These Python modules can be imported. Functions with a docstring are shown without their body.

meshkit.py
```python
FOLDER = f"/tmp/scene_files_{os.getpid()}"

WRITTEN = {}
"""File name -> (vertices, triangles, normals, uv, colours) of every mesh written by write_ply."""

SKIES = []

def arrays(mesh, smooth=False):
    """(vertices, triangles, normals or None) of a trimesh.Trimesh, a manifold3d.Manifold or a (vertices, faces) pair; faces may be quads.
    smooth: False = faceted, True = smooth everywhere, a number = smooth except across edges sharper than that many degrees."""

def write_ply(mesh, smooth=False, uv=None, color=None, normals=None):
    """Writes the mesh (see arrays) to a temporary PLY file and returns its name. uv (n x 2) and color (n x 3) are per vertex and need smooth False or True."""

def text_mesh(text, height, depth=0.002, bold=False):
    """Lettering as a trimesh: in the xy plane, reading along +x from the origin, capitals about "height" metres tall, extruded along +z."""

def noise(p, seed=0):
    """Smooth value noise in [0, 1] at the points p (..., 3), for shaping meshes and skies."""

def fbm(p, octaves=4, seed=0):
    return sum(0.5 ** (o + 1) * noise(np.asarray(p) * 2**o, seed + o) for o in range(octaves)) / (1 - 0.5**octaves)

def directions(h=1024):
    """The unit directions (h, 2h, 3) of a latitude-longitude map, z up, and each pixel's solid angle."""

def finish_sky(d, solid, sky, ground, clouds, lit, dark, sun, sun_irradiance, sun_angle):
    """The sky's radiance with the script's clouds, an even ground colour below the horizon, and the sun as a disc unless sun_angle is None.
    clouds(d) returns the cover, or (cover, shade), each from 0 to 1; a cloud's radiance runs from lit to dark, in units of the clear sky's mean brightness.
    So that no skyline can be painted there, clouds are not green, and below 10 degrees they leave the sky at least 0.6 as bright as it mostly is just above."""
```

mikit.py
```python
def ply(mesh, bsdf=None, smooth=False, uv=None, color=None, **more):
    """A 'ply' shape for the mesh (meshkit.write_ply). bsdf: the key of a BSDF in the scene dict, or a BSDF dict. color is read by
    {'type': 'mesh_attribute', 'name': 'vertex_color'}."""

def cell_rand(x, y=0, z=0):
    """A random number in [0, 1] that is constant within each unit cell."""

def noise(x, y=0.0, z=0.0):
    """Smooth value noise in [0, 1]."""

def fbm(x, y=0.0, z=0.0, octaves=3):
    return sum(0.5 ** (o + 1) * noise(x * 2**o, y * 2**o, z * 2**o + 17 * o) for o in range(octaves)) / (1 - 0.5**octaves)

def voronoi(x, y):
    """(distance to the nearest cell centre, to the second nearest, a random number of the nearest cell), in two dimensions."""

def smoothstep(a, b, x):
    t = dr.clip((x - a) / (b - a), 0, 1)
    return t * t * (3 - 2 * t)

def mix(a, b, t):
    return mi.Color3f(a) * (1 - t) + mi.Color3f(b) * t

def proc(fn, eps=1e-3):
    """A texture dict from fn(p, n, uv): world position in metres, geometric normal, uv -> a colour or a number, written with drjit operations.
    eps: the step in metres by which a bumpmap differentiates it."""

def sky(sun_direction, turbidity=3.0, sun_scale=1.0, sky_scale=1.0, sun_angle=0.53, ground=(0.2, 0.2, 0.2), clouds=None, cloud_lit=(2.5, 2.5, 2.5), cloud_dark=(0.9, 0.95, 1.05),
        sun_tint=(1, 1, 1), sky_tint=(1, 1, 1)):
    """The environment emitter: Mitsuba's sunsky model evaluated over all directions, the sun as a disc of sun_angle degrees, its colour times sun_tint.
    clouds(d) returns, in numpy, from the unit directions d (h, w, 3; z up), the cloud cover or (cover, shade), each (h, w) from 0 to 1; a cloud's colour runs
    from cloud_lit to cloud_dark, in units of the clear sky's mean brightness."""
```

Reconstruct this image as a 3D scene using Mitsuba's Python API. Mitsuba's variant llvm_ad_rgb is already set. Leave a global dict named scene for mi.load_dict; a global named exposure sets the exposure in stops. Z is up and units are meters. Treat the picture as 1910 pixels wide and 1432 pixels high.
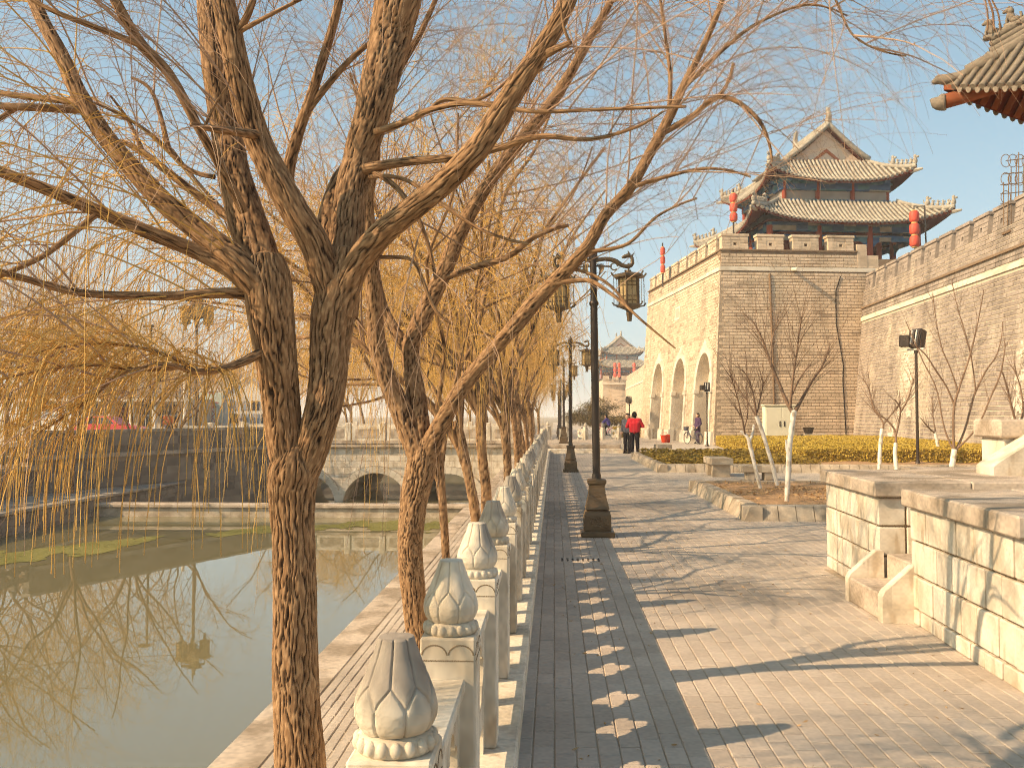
import math, numpy as np, trimesh, drjit as dr, mitsuba as mi, mikit, meshkit
from shapely.geometry import Polygon, Point, box as sbox
from shapely.ops import unary_union
T = mi.ScalarTransform4f
scene, labels = {}, {}
# ---------------------------------------------------------------- camera, sky, exposure
F, CX, CY = 1700.0, 955.0, 716.0            # focal length and centre in the photograph's pixels
EYE = np.array([0.0, 0.0, 1.53])
YAW, PIT = math.atan(78 / F), math.atan(60 / F * math.cos(math.atan(78 / F)))
fwd = np.array([-math.sin(YAW) * math.cos(PIT), math.cos(YAW) * math.cos(PIT), math.sin(PIT)])
right = np.array([math.cos(YAW), math.sin(YAW), 0.0])
upv = np.cross(right, fwd)
scene['camera'] = {'type': 'perspective', 'fov_axis': 'x', 'fov': math.degrees(2 * math.atan(CX / F)), 'near_clip': 0.05, 'far_clip': 5000.0,
                   'to_world': T().look_at(origin=EYE.tolist(), target=(EYE + fwd).tolist(), up=[0, 0, 1])}
SUN = np.array([-1.48, -0.62, 1.065])
def veil(d):
    """thin high haze, thicker towards the horizon on every side"""
    el = np.degrees(np.arcsin(np.clip(d[..., 2], -1, 1)))
    n = meshkit.fbm(d * [2.5, 2.5, 9.0], 3, 5)
    return np.clip(0.78 * np.exp(-np.maximum(el, 0) / 10.0) + 0.10 * (n - 0.4), 0, 0.9)
scene['sky'] = mikit.sky(SUN.tolist(), turbidity=5.0, sun_scale=1.0, sky_scale=1.16, sun_tint=(1.0, 0.912, 0.80), sky_tint=(0.89, 0.99, 0.87), ground=(0.22, 0.19, 0.15), clouds=veil, cloud_lit=(1.22, 1.25, 1.20))
exposure = 2.43

def at(px, py, Y):
    """world point at depth Y (metres along the promenade) on the line of sight of a photograph pixel"""
    d = right * ((px - CX) / F) + fwd - upv * ((py - CY) / F)
    return EYE + d * (Y / d[1])

# ---------------------------------------------------------------- helpers
used = set()
ORD = 'first second third fourth fifth sixth seventh eighth ninth tenth eleventh twelfth thirteenth fourteenth fifteenth sixteenth seventeenth'.split()
def uniq(k):
    if k not in used:
        used.add(k); return k
    n = 1
    while f'{k}_{n:03d}' in used: n += 1
    k = f'{k}_{n:03d}'; used.add(k); return k
def note(key, label=None, cat=None, group=None, kind=None):
    d = labels.setdefault(key, {})
    for a, b in (('label', label), ('category', cat), ('group', group), ('kind', kind)):
        if b: d[a] = b
def thing(name, label=None, cat=None, group=None, kind=None):
    k = uniq(name); note(k, label, cat, group, kind); return k
def obj(name, mesh, mat, label=None, cat=None, group=None, kind=None, smooth=False):
    k = thing(name, label, cat, group, kind); scene[k] = mikit.ply(mesh, 'mat_' + mat, smooth); return k
def part(parent, name, mesh, mat, smooth=False, label=None, kind=None):
    k = uniq(parent + '__' + name); scene[k] = mikit.ply(mesh, 'mat_' + mat, smooth)
    if label or kind: note(k, label, None, None, kind)
    return k
protos = {}
def proto(name, mesh, mat, smooth=False):
    k = 'shape_of_' + name; scene[k] = {'type': 'shapegroup', 'piece': mikit.ply(mesh, 'mat_' + mat, smooth)}; return k
def mat4(loc=(0, 0, 0), rz=0.0, s=1.0, rx=0.0, ry=0.0):
    return trimesh.transformations.translation_matrix(loc) @ trimesh.transformations.rotation_matrix(rz, [0, 0, 1]) @ trimesh.transformations.rotation_matrix(ry, [0, 1, 0]) @ trimesh.transformations.rotation_matrix(rx, [1, 0, 0]) @ np.diag(list(np.broadcast_to(s, 3)) + [1.0])
def inst(parent, name, pk, M, label=None):
    k = uniq(parent + '__' + name if parent else name)
    scene[k] = {'type': 'instance', 'to_world': T(np.asarray(M, float)), 'shape': {'type': 'ref', 'id': pk}}
    if label: note(k, label)
    return k
class MB:
    def __init__(s): s.v, s.f, s.n = [], [], 0
    def add(s, v, f=None):
        if f is None: v, f = (v.vertices, v.faces) if hasattr(v, 'vertices') else v
        v, f = np.asarray(v, float), np.asarray(f, int)
        if f.shape[1] == 4: f = np.vstack([f[:, [0, 1, 2]], f[:, [0, 2, 3]]])
        s.v.append(v); s.f.append(f + s.n); s.n += len(v); return s
    def mesh(s): return np.vstack(s.v), np.vstack(s.f)
def xf(m, M):
    v, f = (m.vertices, m.faces) if hasattr(m, 'vertices') else m
    v = np.asarray(v) @ M[:3, :3].T + M[:3, 3]; f = np.asarray(f)
    return (v, f[:, ::-1]) if np.linalg.det(M[:3, :3]) < 0 else (v, f)
BF = np.array([[0, 3, 2, 1], [4, 5, 6, 7], [0, 1, 5, 4], [1, 2, 6, 5], [2, 3, 7, 6], [3, 0, 4, 7]])
def box(x0, x1, y0, y1, z0, z1):
    v = np.array([[x0, y0, z0], [x1, y0, z0], [x1, y1, z0], [x0, y1, z0], [x0, y0, z1], [x1, y0, z1], [x1, y1, z1], [x0, y1, z1]], float)
    return v, BF
def bev(x0, x1, y0, y1, z0, z1, b=0.01, bottom=True):
    """box with chamfered edges"""
    c = np.array([(x0 + x1) / 2, (y0 + y1) / 2, (z0 + z1) / 2]); h = np.array([x1 - x0, y1 - y0, z1 - z0]) / 2
    P = []
    for a in (-1, 1):
        for d in (-1, 1):
            for e in (-1, 1):
                s = np.array([a, d, e])
                for k in range(3):
                    q = h - b; q = q.copy(); q[k] = h[k]; P.append(c + s * q)
    m = trimesh.Trimesh(P).convex_hull
    return np.array(m.vertices), np.array(m.faces)
PF = np.array([[0, 1, 5, 4], [1, 2, 6, 5], [2, 3, 7, 6], [3, 0, 4, 7], [4, 5, 9, 8], [5, 6, 10, 9], [6, 7, 11, 10], [7, 4, 8, 11], [8, 9, 10, 11]])
def paver(w, l, h, b=0.0035):
    """a slab without its underside, its top edge chamfered; centred, top at z = 0"""
    a, c = w / 2, l / 2
    q = lambda a, c, z: [[-a, -c, z], [a, -c, z], [a, c, z], [-a, c, z]]
    return np.array(q(a, c, -h) + q(a, c, -b) + q(a - b, c - b, 0), float), PF
def many(base, Ms):
    """copies of one (v, f) under many 4x4 matrices as one mesh"""
    v, f = base; f = np.asarray(f)
    if f.shape[1] == 4: f = np.vstack([f[:, [0, 1, 2]], f[:, [0, 2, 3]]])
    Ms = np.asarray(Ms)
    V = np.einsum('kij,nj->kni', Ms[:, :3, :3], v) + Ms[:, None, :3, 3]
    return V.reshape(-1, 3), (f[None] + (np.arange(len(Ms)) * len(v))[:, None, None]).reshape(-1, 3)
def lathe(prof, n=24, M=None, cap=True):
    prof = np.asarray(prof, float); a = np.arange(n) * 2 * np.pi / n
    v = np.stack([prof[:, None, 0] * np.cos(a), prof[:, None, 0] * np.sin(a), np.repeat(prof[:, 1:2], n, 1)], -1).reshape(-1, 3)
    m = len(prof); i, j = np.meshgrid(np.arange(m - 1), np.arange(n), indexing='ij'); k = (j + 1) % n
    f = np.stack([i * n + j, i * n + k, (i + 1) * n + k, (i + 1) * n + j], -1).reshape(-1, 4)
    f = np.vstack([f[:, [0, 1, 2]], f[:, [0, 2, 3]]])
    if cap:
        v = np.vstack([v, [[0, 0, prof[0, 1]], [0, 0, prof[-1, 1]]]]); c = m * n; j = np.arange(n); k = (j + 1) % n
        f = np.vstack([f, np.stack([k, j, j * 0 + c], 1), np.stack([j + (m - 1) * n, k + (m - 1) * n, j * 0 + c + 1], 1)])
    return (v, f) if M is None else xf((v, f), M)
def sq(prof, M=None, rot=math.pi / 4):
    """square lathe: profile of half-widths"""
    p = np.asarray(prof, float).copy(); p[:, 0] *= math.sqrt(2)
    v, f = lathe(p, 4); R = mat4(rz=rot)
    return xf((v, f), R if M is None else M @ R)
def tube(pts, rad, n=8, cap=True):
    p = np.asarray(pts, float); r = np.broadcast_to(rad, (len(p),)).astype(float)
    t = np.gradient(p, axis=0); t /= np.linalg.norm(t, axis=1, keepdims=True) + 1e-12
    ref = np.array([0, 0, 1.0]) if abs(t[:, 2]).mean() < 0.8 else np.array([1.0, 0, 0])
    a = np.zeros_like(p); a0 = np.cross(t[0], ref)
    for i in range(len(p)):
        a0 = a0 - t[i] * (a0 @ t[i]); a0 /= np.linalg.norm(a0) + 1e-12; a[i] = a0
    b = np.cross(t, a); g = np.arange(n) * 2 * np.pi / n
    v = (p[:, None] + r[:, None, None] * (np.cos(g)[None, :, None] * a[:, None] + np.sin(g)[None, :, None] * b[:, None])).reshape(-1, 3)
    m = len(p); i, j = np.meshgrid(np.arange(m - 1), np.arange(n), indexing='ij'); k = (j + 1) % n
    f = np.stack([i * n + j, i * n + k, (i + 1) * n + k, (i + 1) * n + j], -1).reshape(-1, 4)
    f = np.vstack([f[:, [0, 1, 2]], f[:, [0, 2, 3]]])
    if cap:
        v = np.vstack([v, p[:1], p[-1:]]); c = m * n; j = np.arange(n); k = (j + 1) % n
        f = np.vstack([f, np.stack([k, j, j * 0 + c], 1), np.stack([j + (m - 1) * n, k + (m - 1) * n, j * 0 + c + 1], 1)])
    return v, f
def tubes(P, R, sides=3, seed=0):
    """many thin tubes at once: P (N, K, 3), R (N, K)"""
    N, K, _ = P.shape
    t = np.gradient(P, axis=1); t /= np.linalg.norm(t, axis=2, keepdims=True) + 1e-12
    ref = np.random.default_rng(seed).normal(size=(N, 1, 3)); a = np.cross(t, ref); a /= np.linalg.norm(a, axis=2, keepdims=True) + 1e-9
    b = np.cross(t, a); g = np.arange(sides) * 2 * np.pi / sides
    v = (P[:, :, None] + R[:, :, None, None] * (np.cos(g)[:, None] * a[:, :, None] + np.sin(g)[:, None] * b[:, :, None])).reshape(-1, 3)
    n, i, j = np.meshgrid(np.arange(N), np.arange(K - 1), np.arange(sides), indexing='ij'); k = (j + 1) % sides
    o = n * K * sides + i * sides
    f = np.stack([o + j, o + k, o + sides + k, o + sides + j], -1).reshape(-1, 4)
    return v, np.vstack([f[:, [0, 1, 2]], f[:, [0, 2, 3]]])
def prism(poly, h0, h1, axes='xy'):
    """shapely polygon extruded from h0 to h1; axes: which world axes its x and y run along"""
    m = trimesh.creation.extrude_polygon(poly, h1 - h0, engine='earcut'); v = np.array(m.vertices); v[:, 2] += h0; f = np.array(m.faces)
    if axes == 'yz': v = v[:, [2, 0, 1]]
    elif axes == 'xz': v = v[:, [0, 2, 1]]; f = f[:, ::-1]
    return v, f
def grid(X, Y, Z):
    """a surface from three 2-D arrays"""
    m, n = X.shape; i, j = np.meshgrid(np.arange(m - 1), np.arange(n - 1), indexing='ij'); o = i * n + j
    f = np.stack([o, o + n, o + n + 1, o + 1], -1).reshape(-1, 4)
    return np.stack([X, Y, Z], -1).reshape(-1, 3), np.vstack([f[:, [0, 1, 2]], f[:, [0, 2, 3]]])
def smooth_path(pts, n):
    """Catmull-Rom through the rows of pts (any columns), n samples"""
    p = np.asarray(pts, float); s = np.r_[0, np.cumsum(np.linalg.norm(np.diff(p[:, :3], axis=0), axis=1))]
    from scipy.interpolate import PchipInterpolator, make_interp_spline
    u = np.linspace(0, s[-1], n)
    return np.stack([PchipInterpolator(s, p[:, k])(u) for k in range(p.shape[1])], 1)

# ---------------------------------------------------------------- materials
def M3(r, g, b): return {'type': 'rgb', 'value': [r, g, b]}
def diff(name, col):
    scene['mat_' + name] = {'type': 'twosided', 'b': {'type': 'diffuse', 'reflectance': M3(*col) if isinstance(col, tuple) else mikit.proc(col)}}; return name
def prin(name, col, rough=0.6, spec=0.5, metal=0.0, bump=None, bscale=1.0, eps=1e-3, **kw):
    b = {'type': 'principled', 'base_color': M3(*col) if isinstance(col, tuple) else mikit.proc(col), 'roughness': rough, 'specular': spec, 'metallic': metal, **kw}
    if bump is not None: b = {'type': 'bumpmap', 'arbitrary': {**mikit.proc(bump, eps)}, 'scale': bscale, 'bsdf': b}
    scene['mat_' + name] = {'type': 'twosided', 'b': b}; return name
N, FB, SS, MIX, CR = mikit.noise, mikit.fbm, mikit.smoothstep, mikit.mix, mikit.cell_rand

def c_paver(p, n, uv):
    row = dr.floor((p.x + 60.0) / 0.1); sh = CR(row) * 0.2
    k = CR(row, dr.floor((p.y + sh * 0 + 0.1 * (row - 2 * dr.floor(row / 2))) / 0.2))
    c = MIX((0.45, 0.382, 0.315), (0.53, 0.455, 0.378), k)
    c = c * (1 - 0.22 * SS(0.56, 0.72, FB(p.x * 0.7 + 9, p.y * 0.5, 4, 4)))
    c = c * (0.84 + 0.32 * FB(p.x * 1.3, p.y * 1.3, 0, 3)) * (0.92 + 0.16 * N(p.x * 60, p.y * 60))
    return c
diff('paver_stone', c_paver)
diff('joint_sand', (0.40, 0.325, 0.24))
def c_far_pave(p, n, uv):
    row = dr.floor((p.x + 60.0) / 0.1)
    fx = dr.abs((p.x + 60.0) / 0.1 - row - 0.5); yy = (p.y + 0.1 * (row - 2 * dr.floor(row / 2))) / 0.2; fy = dr.abs(yy - dr.floor(yy) - 0.5)
    k = CR(row, dr.floor(yy)); j = dr.maximum(SS(0.44, 0.49, fx), SS(0.47, 0.495, fy))
    c = MIX((0.455, 0.392, 0.322), (0.545, 0.473, 0.392), k)
    c = MIX(c, (0.25, 0.19, 0.13), 0.7 * j)
    return c * (0.86 + 0.28 * FB(p.x * 1.3, p.y * 1.3, 0, 3))
diff('far_paving', c_far_pave)
def c_marble(p, n, uv):
    a = FB(p.x * 5 + p.z * 3, p.y * 5, p.z * 2.2, 4); g = N(p.x * 70, p.y * 70, p.z * 25)
    c = MIX((0.66, 0.585, 0.47), (0.47, 0.40, 0.30), SS(0.40, 0.68, a))
    c = MIX(c, (0.37, 0.27, 0.165), 0.65 * SS(0.58, 0.80, FB(p.x * 16, p.y * 16, p.z * 5 + 9, 3)))
    d = FB(p.x * 4 + 31, p.y * 0.9, 5, 2)
    c = MIX(c, (0.25, 0.225, 0.20), 0.75 * SS(0.52, 0.62, d) * SS(0.90, 1.03, p.z + 0.05 * a))
    return c * (0.88 + 0.24 * g)
prin('weathered_marble', c_marble, 0.7, 0.3)
def c_stain(p, n, uv):
    g = SS(0.93, 1.0, p.z + 0.06 * (FB(p.x * 16, p.y * 16, p.z * 6, 3) - 0.5))
    return MIX(c_marble(p, n, uv), (0.26, 0.215, 0.175), 0.55 * g) * (0.8 + 0.4 * N(p.x * 40, p.y * 40, p.z * 30))
prin('stained_marble', c_stain, 0.75, 0.25)
def c_grey(p, n, uv):
    a = FB(p.x * 3, p.y * 3, p.z * 3, 4); k = CR(dr.floor(p.x / 0.62), dr.floor(p.y / 0.62), dr.floor(p.z / 0.25))
    c = MIX((0.42, 0.37, 0.31), (0.27, 0.235, 0.20), SS(0.3, 0.7, a))
    return c * (0.88 + 0.2 * k) * (0.85 + 0.3 * N(p.x * 45, p.y * 45, p.z * 45))
diff('grey_stone', c_grey)
def c_white(p, n, uv):
    a = FB(p.x * 6, p.y * 6, p.z * 4, 4); k = CR(dr.floor(p.x / 0.5), dr.floor(p.y / 0.31), dr.floor((p.z + 0.14) / 0.25))
    c = MIX((0.74, 0.67, 0.56), (0.56, 0.48, 0.37), SS(0.35, 0.72, a))
    c = MIX(c, (0.42, 0.31, 0.19), 0.55 * SS(0.60, 0.78, FB(p.x * 14, p.y * 14, p.z * 3, 3)))
    return c * (0.88 + 0.2 * k) * (0.92 + 0.16 * N(p.x * 60, p.y * 60, p.z * 60))
diff('white_stone', c_white)
def c_cap(p, n, uv):
    a = FB(p.x * 4, p.y * 4, p.z * 4, 4)
    c = MIX((0.55, 0.46, 0.37), (0.33, 0.265, 0.20), SS(0.3, 0.7, a))
    return c * (0.85 + 0.3 * N(p.x * 50, p.y * 50, p.z * 50))
diff('cap_stone', c_cap)
diff('mortar', (0.25, 0.18, 0.115))
def c_kerb(p, n, uv):
    a = FB(p.x * 4, p.y * 4, p.z * 4, 4); k = CR(dr.floor(p.x / 0.26), dr.floor(p.y / 0.26))
    return MIX((0.52, 0.44, 0.34), (0.36, 0.29, 0.21), SS(0.3, 0.7, a)) * (0.85 + 0.3 * k) * (0.9 + 0.2 * N(p.x * 50, p.y * 50, p.z * 50))
diff('kerb_stone', c_kerb)
def c_soil(p, n, uv):
    a = FB(p.x * 5, p.y * 5, 0, 4)
    return MIX((0.30, 0.18, 0.10), (0.50, 0.33, 0.19), a) * (0.8 + 0.4 * N(p.x * 40, p.y * 40))
diff('dry_soil', c_soil)
def c_ground(p, n, uv):
    return MIX((0.30, 0.24, 0.16), (0.42, 0.34, 0.25), FB(p.x * 0.6, p.y * 0.6, 0, 4))
diff('ground_earth', c_ground)
def c_brick(p, n, uv):
    z = dr.floor(p.z / 0.19); u = p.x * 0.55 + p.y * 0.85
    k = CR(dr.floor(u / 0.44 + 0.5 * (z - 2 * dr.floor(z / 2))), z)
    a = FB(p.x * 0.5, p.y * 0.5, p.z * 0.35, 4)
    c = MIX((0.50, 0.39, 0.275), (0.68, 0.535, 0.39), k)
    c = MIX(c, (0.19, 0.13, 0.09), 0.45 * SS(0.88, 0.98, CR(dr.floor(u / 0.44 + 0.5 * (z - 2 * dr.floor(z / 2))), z, 5)))
    c = MIX(c, (0.60, 0.50, 0.37), 0.6 * SS(0.52, 0.75, a))
    c = c * (1 - 0.20 * SS(0.52, 0.72, FB(p.x * 1.9, p.y * 1.9, p.z * 0.13, 3)))
    return c * (0.92 + 0.16 * N(p.x * 9, p.y * 9, p.z * 9))
diff('city_brick', c_brick)
def c_brick2(p, n, uv):
    z = dr.floor(p.z / 0.19); u = p.x * 0.55 + p.y * 0.85
    k = CR(dr.floor(u / 0.44), z); a = FB(p.x * 0.4, p.y * 0.4, p.z * 0.3, 4)
    c = MIX((0.27, 0.222, 0.185), (0.38, 0.315, 0.268), k)
    c = MIX(c, (0.62, 0.52, 0.40), 0.7 * SS(0.56, 0.74, a))
    c = MIX(c, (0.60, 0.52, 0.42), 0.35 * SS(0.60, 0.70, FB(p.y * 0.42 + 3.1, p.z * 0.16, 2, 3)))
    c = c * (1 - 0.28 * SS(0.52, 0.72, FB(p.x * 1.9, p.y * 1.9, p.z * 0.13, 3)))
    return c * (0.9 + 0.2 * N(p.x * 9, p.y * 9, p.z * 9))
diff('wall_brick', c_brick2)
diff('dark_joint', (0.23, 0.16, 0.105))
diff('pale_joint', (0.56, 0.47, 0.355))
diff('lime_band', lambda p, n, uv: MIX((0.68, 0.61, 0.50), (0.52, 0.45, 0.35), SS(0.4, 0.75, FB(p.x * 1.4, p.y * 1.4, p.z * 3, 3))))
diff('lime_plaster', lambda p, n, uv: MIX((0.70, 0.62, 0.50), (0.48, 0.40, 0.31), SS(0.35, 0.7, FB(p.x * 0.9, p.y * 0.9, p.z * 0.5, 4))))
# ---------------------------------------------------------------- the ground
CX0, CX1, CY0, CY1 = -13.7, -1.49, -30.0, 150.0        # the moat
hole = Polygon([(-16.4, CY0), (CX1 + 0.02, CY0), (CX1 + 0.02, CY1), (-16.4, CY1)])
gv, gf = trimesh.creation.triangulate_polygon(Polygon([(-1800, -300), (1800, -300), (1800, 2600), (-1800, 2600)], [list(hole.exterior.coords)]), engine='earcut')
obj('ground', (np.c_[gv, np.full(len(gv), -0.06)], gf), 'ground_earth', kind='structure')

# ---------------------------------------------------------------- the promenade: joint bed, pavers, far paving
XS0, XS1 = -0.16, 24.0
obj('pavement', box(XS0, XS1, 1.0, 20.0, -0.3, -0.006), 'joint_sand', kind='structure')
pav = []
for r in range(-2, 260):
    x = 0.05 + 0.1 * r
    if x < XS0 - 0.02: continue
    y0 = 3.3 if x < 3.2 else 3.3 + (x - 3.2) * 0.9
    for k in range(int(y0 / 0.2), 100):
        y = 0.2 * k + 0.1 + (0.0 if r % 2 == 0 else 0.1)
        if y > 20.0 or abs(x) > 0.62 * y + 0.3: continue
        if 2.70 < x and (5.16 < y < 7.0 or 7.8 < y < 9.4): continue
        if x > 2.95 and 13.6 < y < 19: continue
        pav.append((x, y))
pav = np.array(pav); rp = np.random.default_rng(3)
order = np.argsort(np.hypot(pav[:, 0] - 0.6, pav[:, 1])); pav = pav[order]
pz = rp.normal(0, 0.0013, len(pav)); tilt = rp.normal(0, 0.006, (len(pav), 2)); turn = rp.normal(0, 0.007, len(pav))
def pM(i): return mat4((pav[i, 0], pav[i, 1], pz[i]), turn[i], 1.0, tilt[i, 0] * 0.4, tilt[i, 1])
pk = proto('paver', paver(0.094, 0.194, 0.05), 'paver_stone')
seen = [i for i in range(len(pav)) if pav[i, 1] > 3.75][:300]; ss = set(seen)
for i in seen: inst('pavement', 'paver', pk, pM(i))
k = uniq('pavement__far_pavers'); scene[k] = mikit.ply(many(paver(0.094, 0.194, 0.05), [pM(i) for i in range(len(pav)) if i not in ss]), 'mat_paver_stone'); note(k, kind='stuff')
obj('far_pavement', box(-0.16, 24.0, 20.0, 220.0, -0.3, -0.002), 'far_paving', kind='structure')
# little drain cover let into the paving: two rows of holes
dc = at(1082, 1042, 9.78); dc[2] = 0
dr_ = thing('drain_cover', 'small square drain with rows of dark holes set in the shaded paving', 'drain')
part(dr_, 'plate', bev(dc[0] - 0.25, dc[0] + 0.25, dc[1] - 0.13, dc[1] + 0.13, -0.02, 0.0035, 0.002), 'paver_stone')
prin('black_hole', (0.02, 0.016, 0.014), 0.9, 0.1)
hm = MB()
for i in range(8):
    for j in range(3): hm.add(*box(dc[0] - 0.2 + i * 0.055, dc[0] - 0.178 + i * 0.055, dc[1] - 0.09 + j * 0.07, dc[1] - 0.045 + j * 0.07, 0.002, 0.0055))
part(dr_, 'slots', hm.mesh(), 'black_hole', kind='stuff')

# ---------------------------------------------------------------- the quay strip between balustrade and moat
quay = obj('quay', box(CX1, -0.50, 1.0, 160.0, -2.9, -0.005), 'joint_sand', kind='structure')
qs = MB(); rq = np.random.default_rng(5); n = 0
for k in range(110):
    y = 1.0 + k * 0.9
    m = bev(CX1 - 0.03, -1.285, y + 0.004, y + 0.896, -0.14, rq.normal(0, 0.002), 0.008)
    if y < 40: part(quay, 'coping_slab', m, 'cap_stone')
    else: qs.add(*m)
part(quay, 'far_coping', qs.mesh(), 'cap_stone', kind='stuff')
qb = []
for r in range(14):
    x = -1.255 + 0.0535 * r
    for k in range(8, 130): qb.append((x, 0.24 * k + (0.12 if r % 2 else 0)))
qb = [q for q in qb if q[1] > 3.0]; qb.sort(key=lambda q: q[1])
qk = proto('edge_brick', paver(0.049, 0.235, 0.05, 0.004), 'paver_stone')
for q in qb[:300]: inst(quay, 'brick', qk, mat4((q[0], q[1], rq.normal(0, 0.0015)), rq.normal(0, 0.006)))
k = uniq(quay + '__far_bricks'); scene[k] = mikit.ply(many(paver(0.049, 0.235, 0.05, 0.004), [mat4((q[0], q[1], rq.normal(0, 0.0015))) for q in qb[300:]]), 'mat_paver_stone'); note(k, kind='stuff')
part(quay, 'far_paving_strip', box(-1.28, -0.5, 31.5, 150, -0.010, -0.003), 'far_paving')

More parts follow.
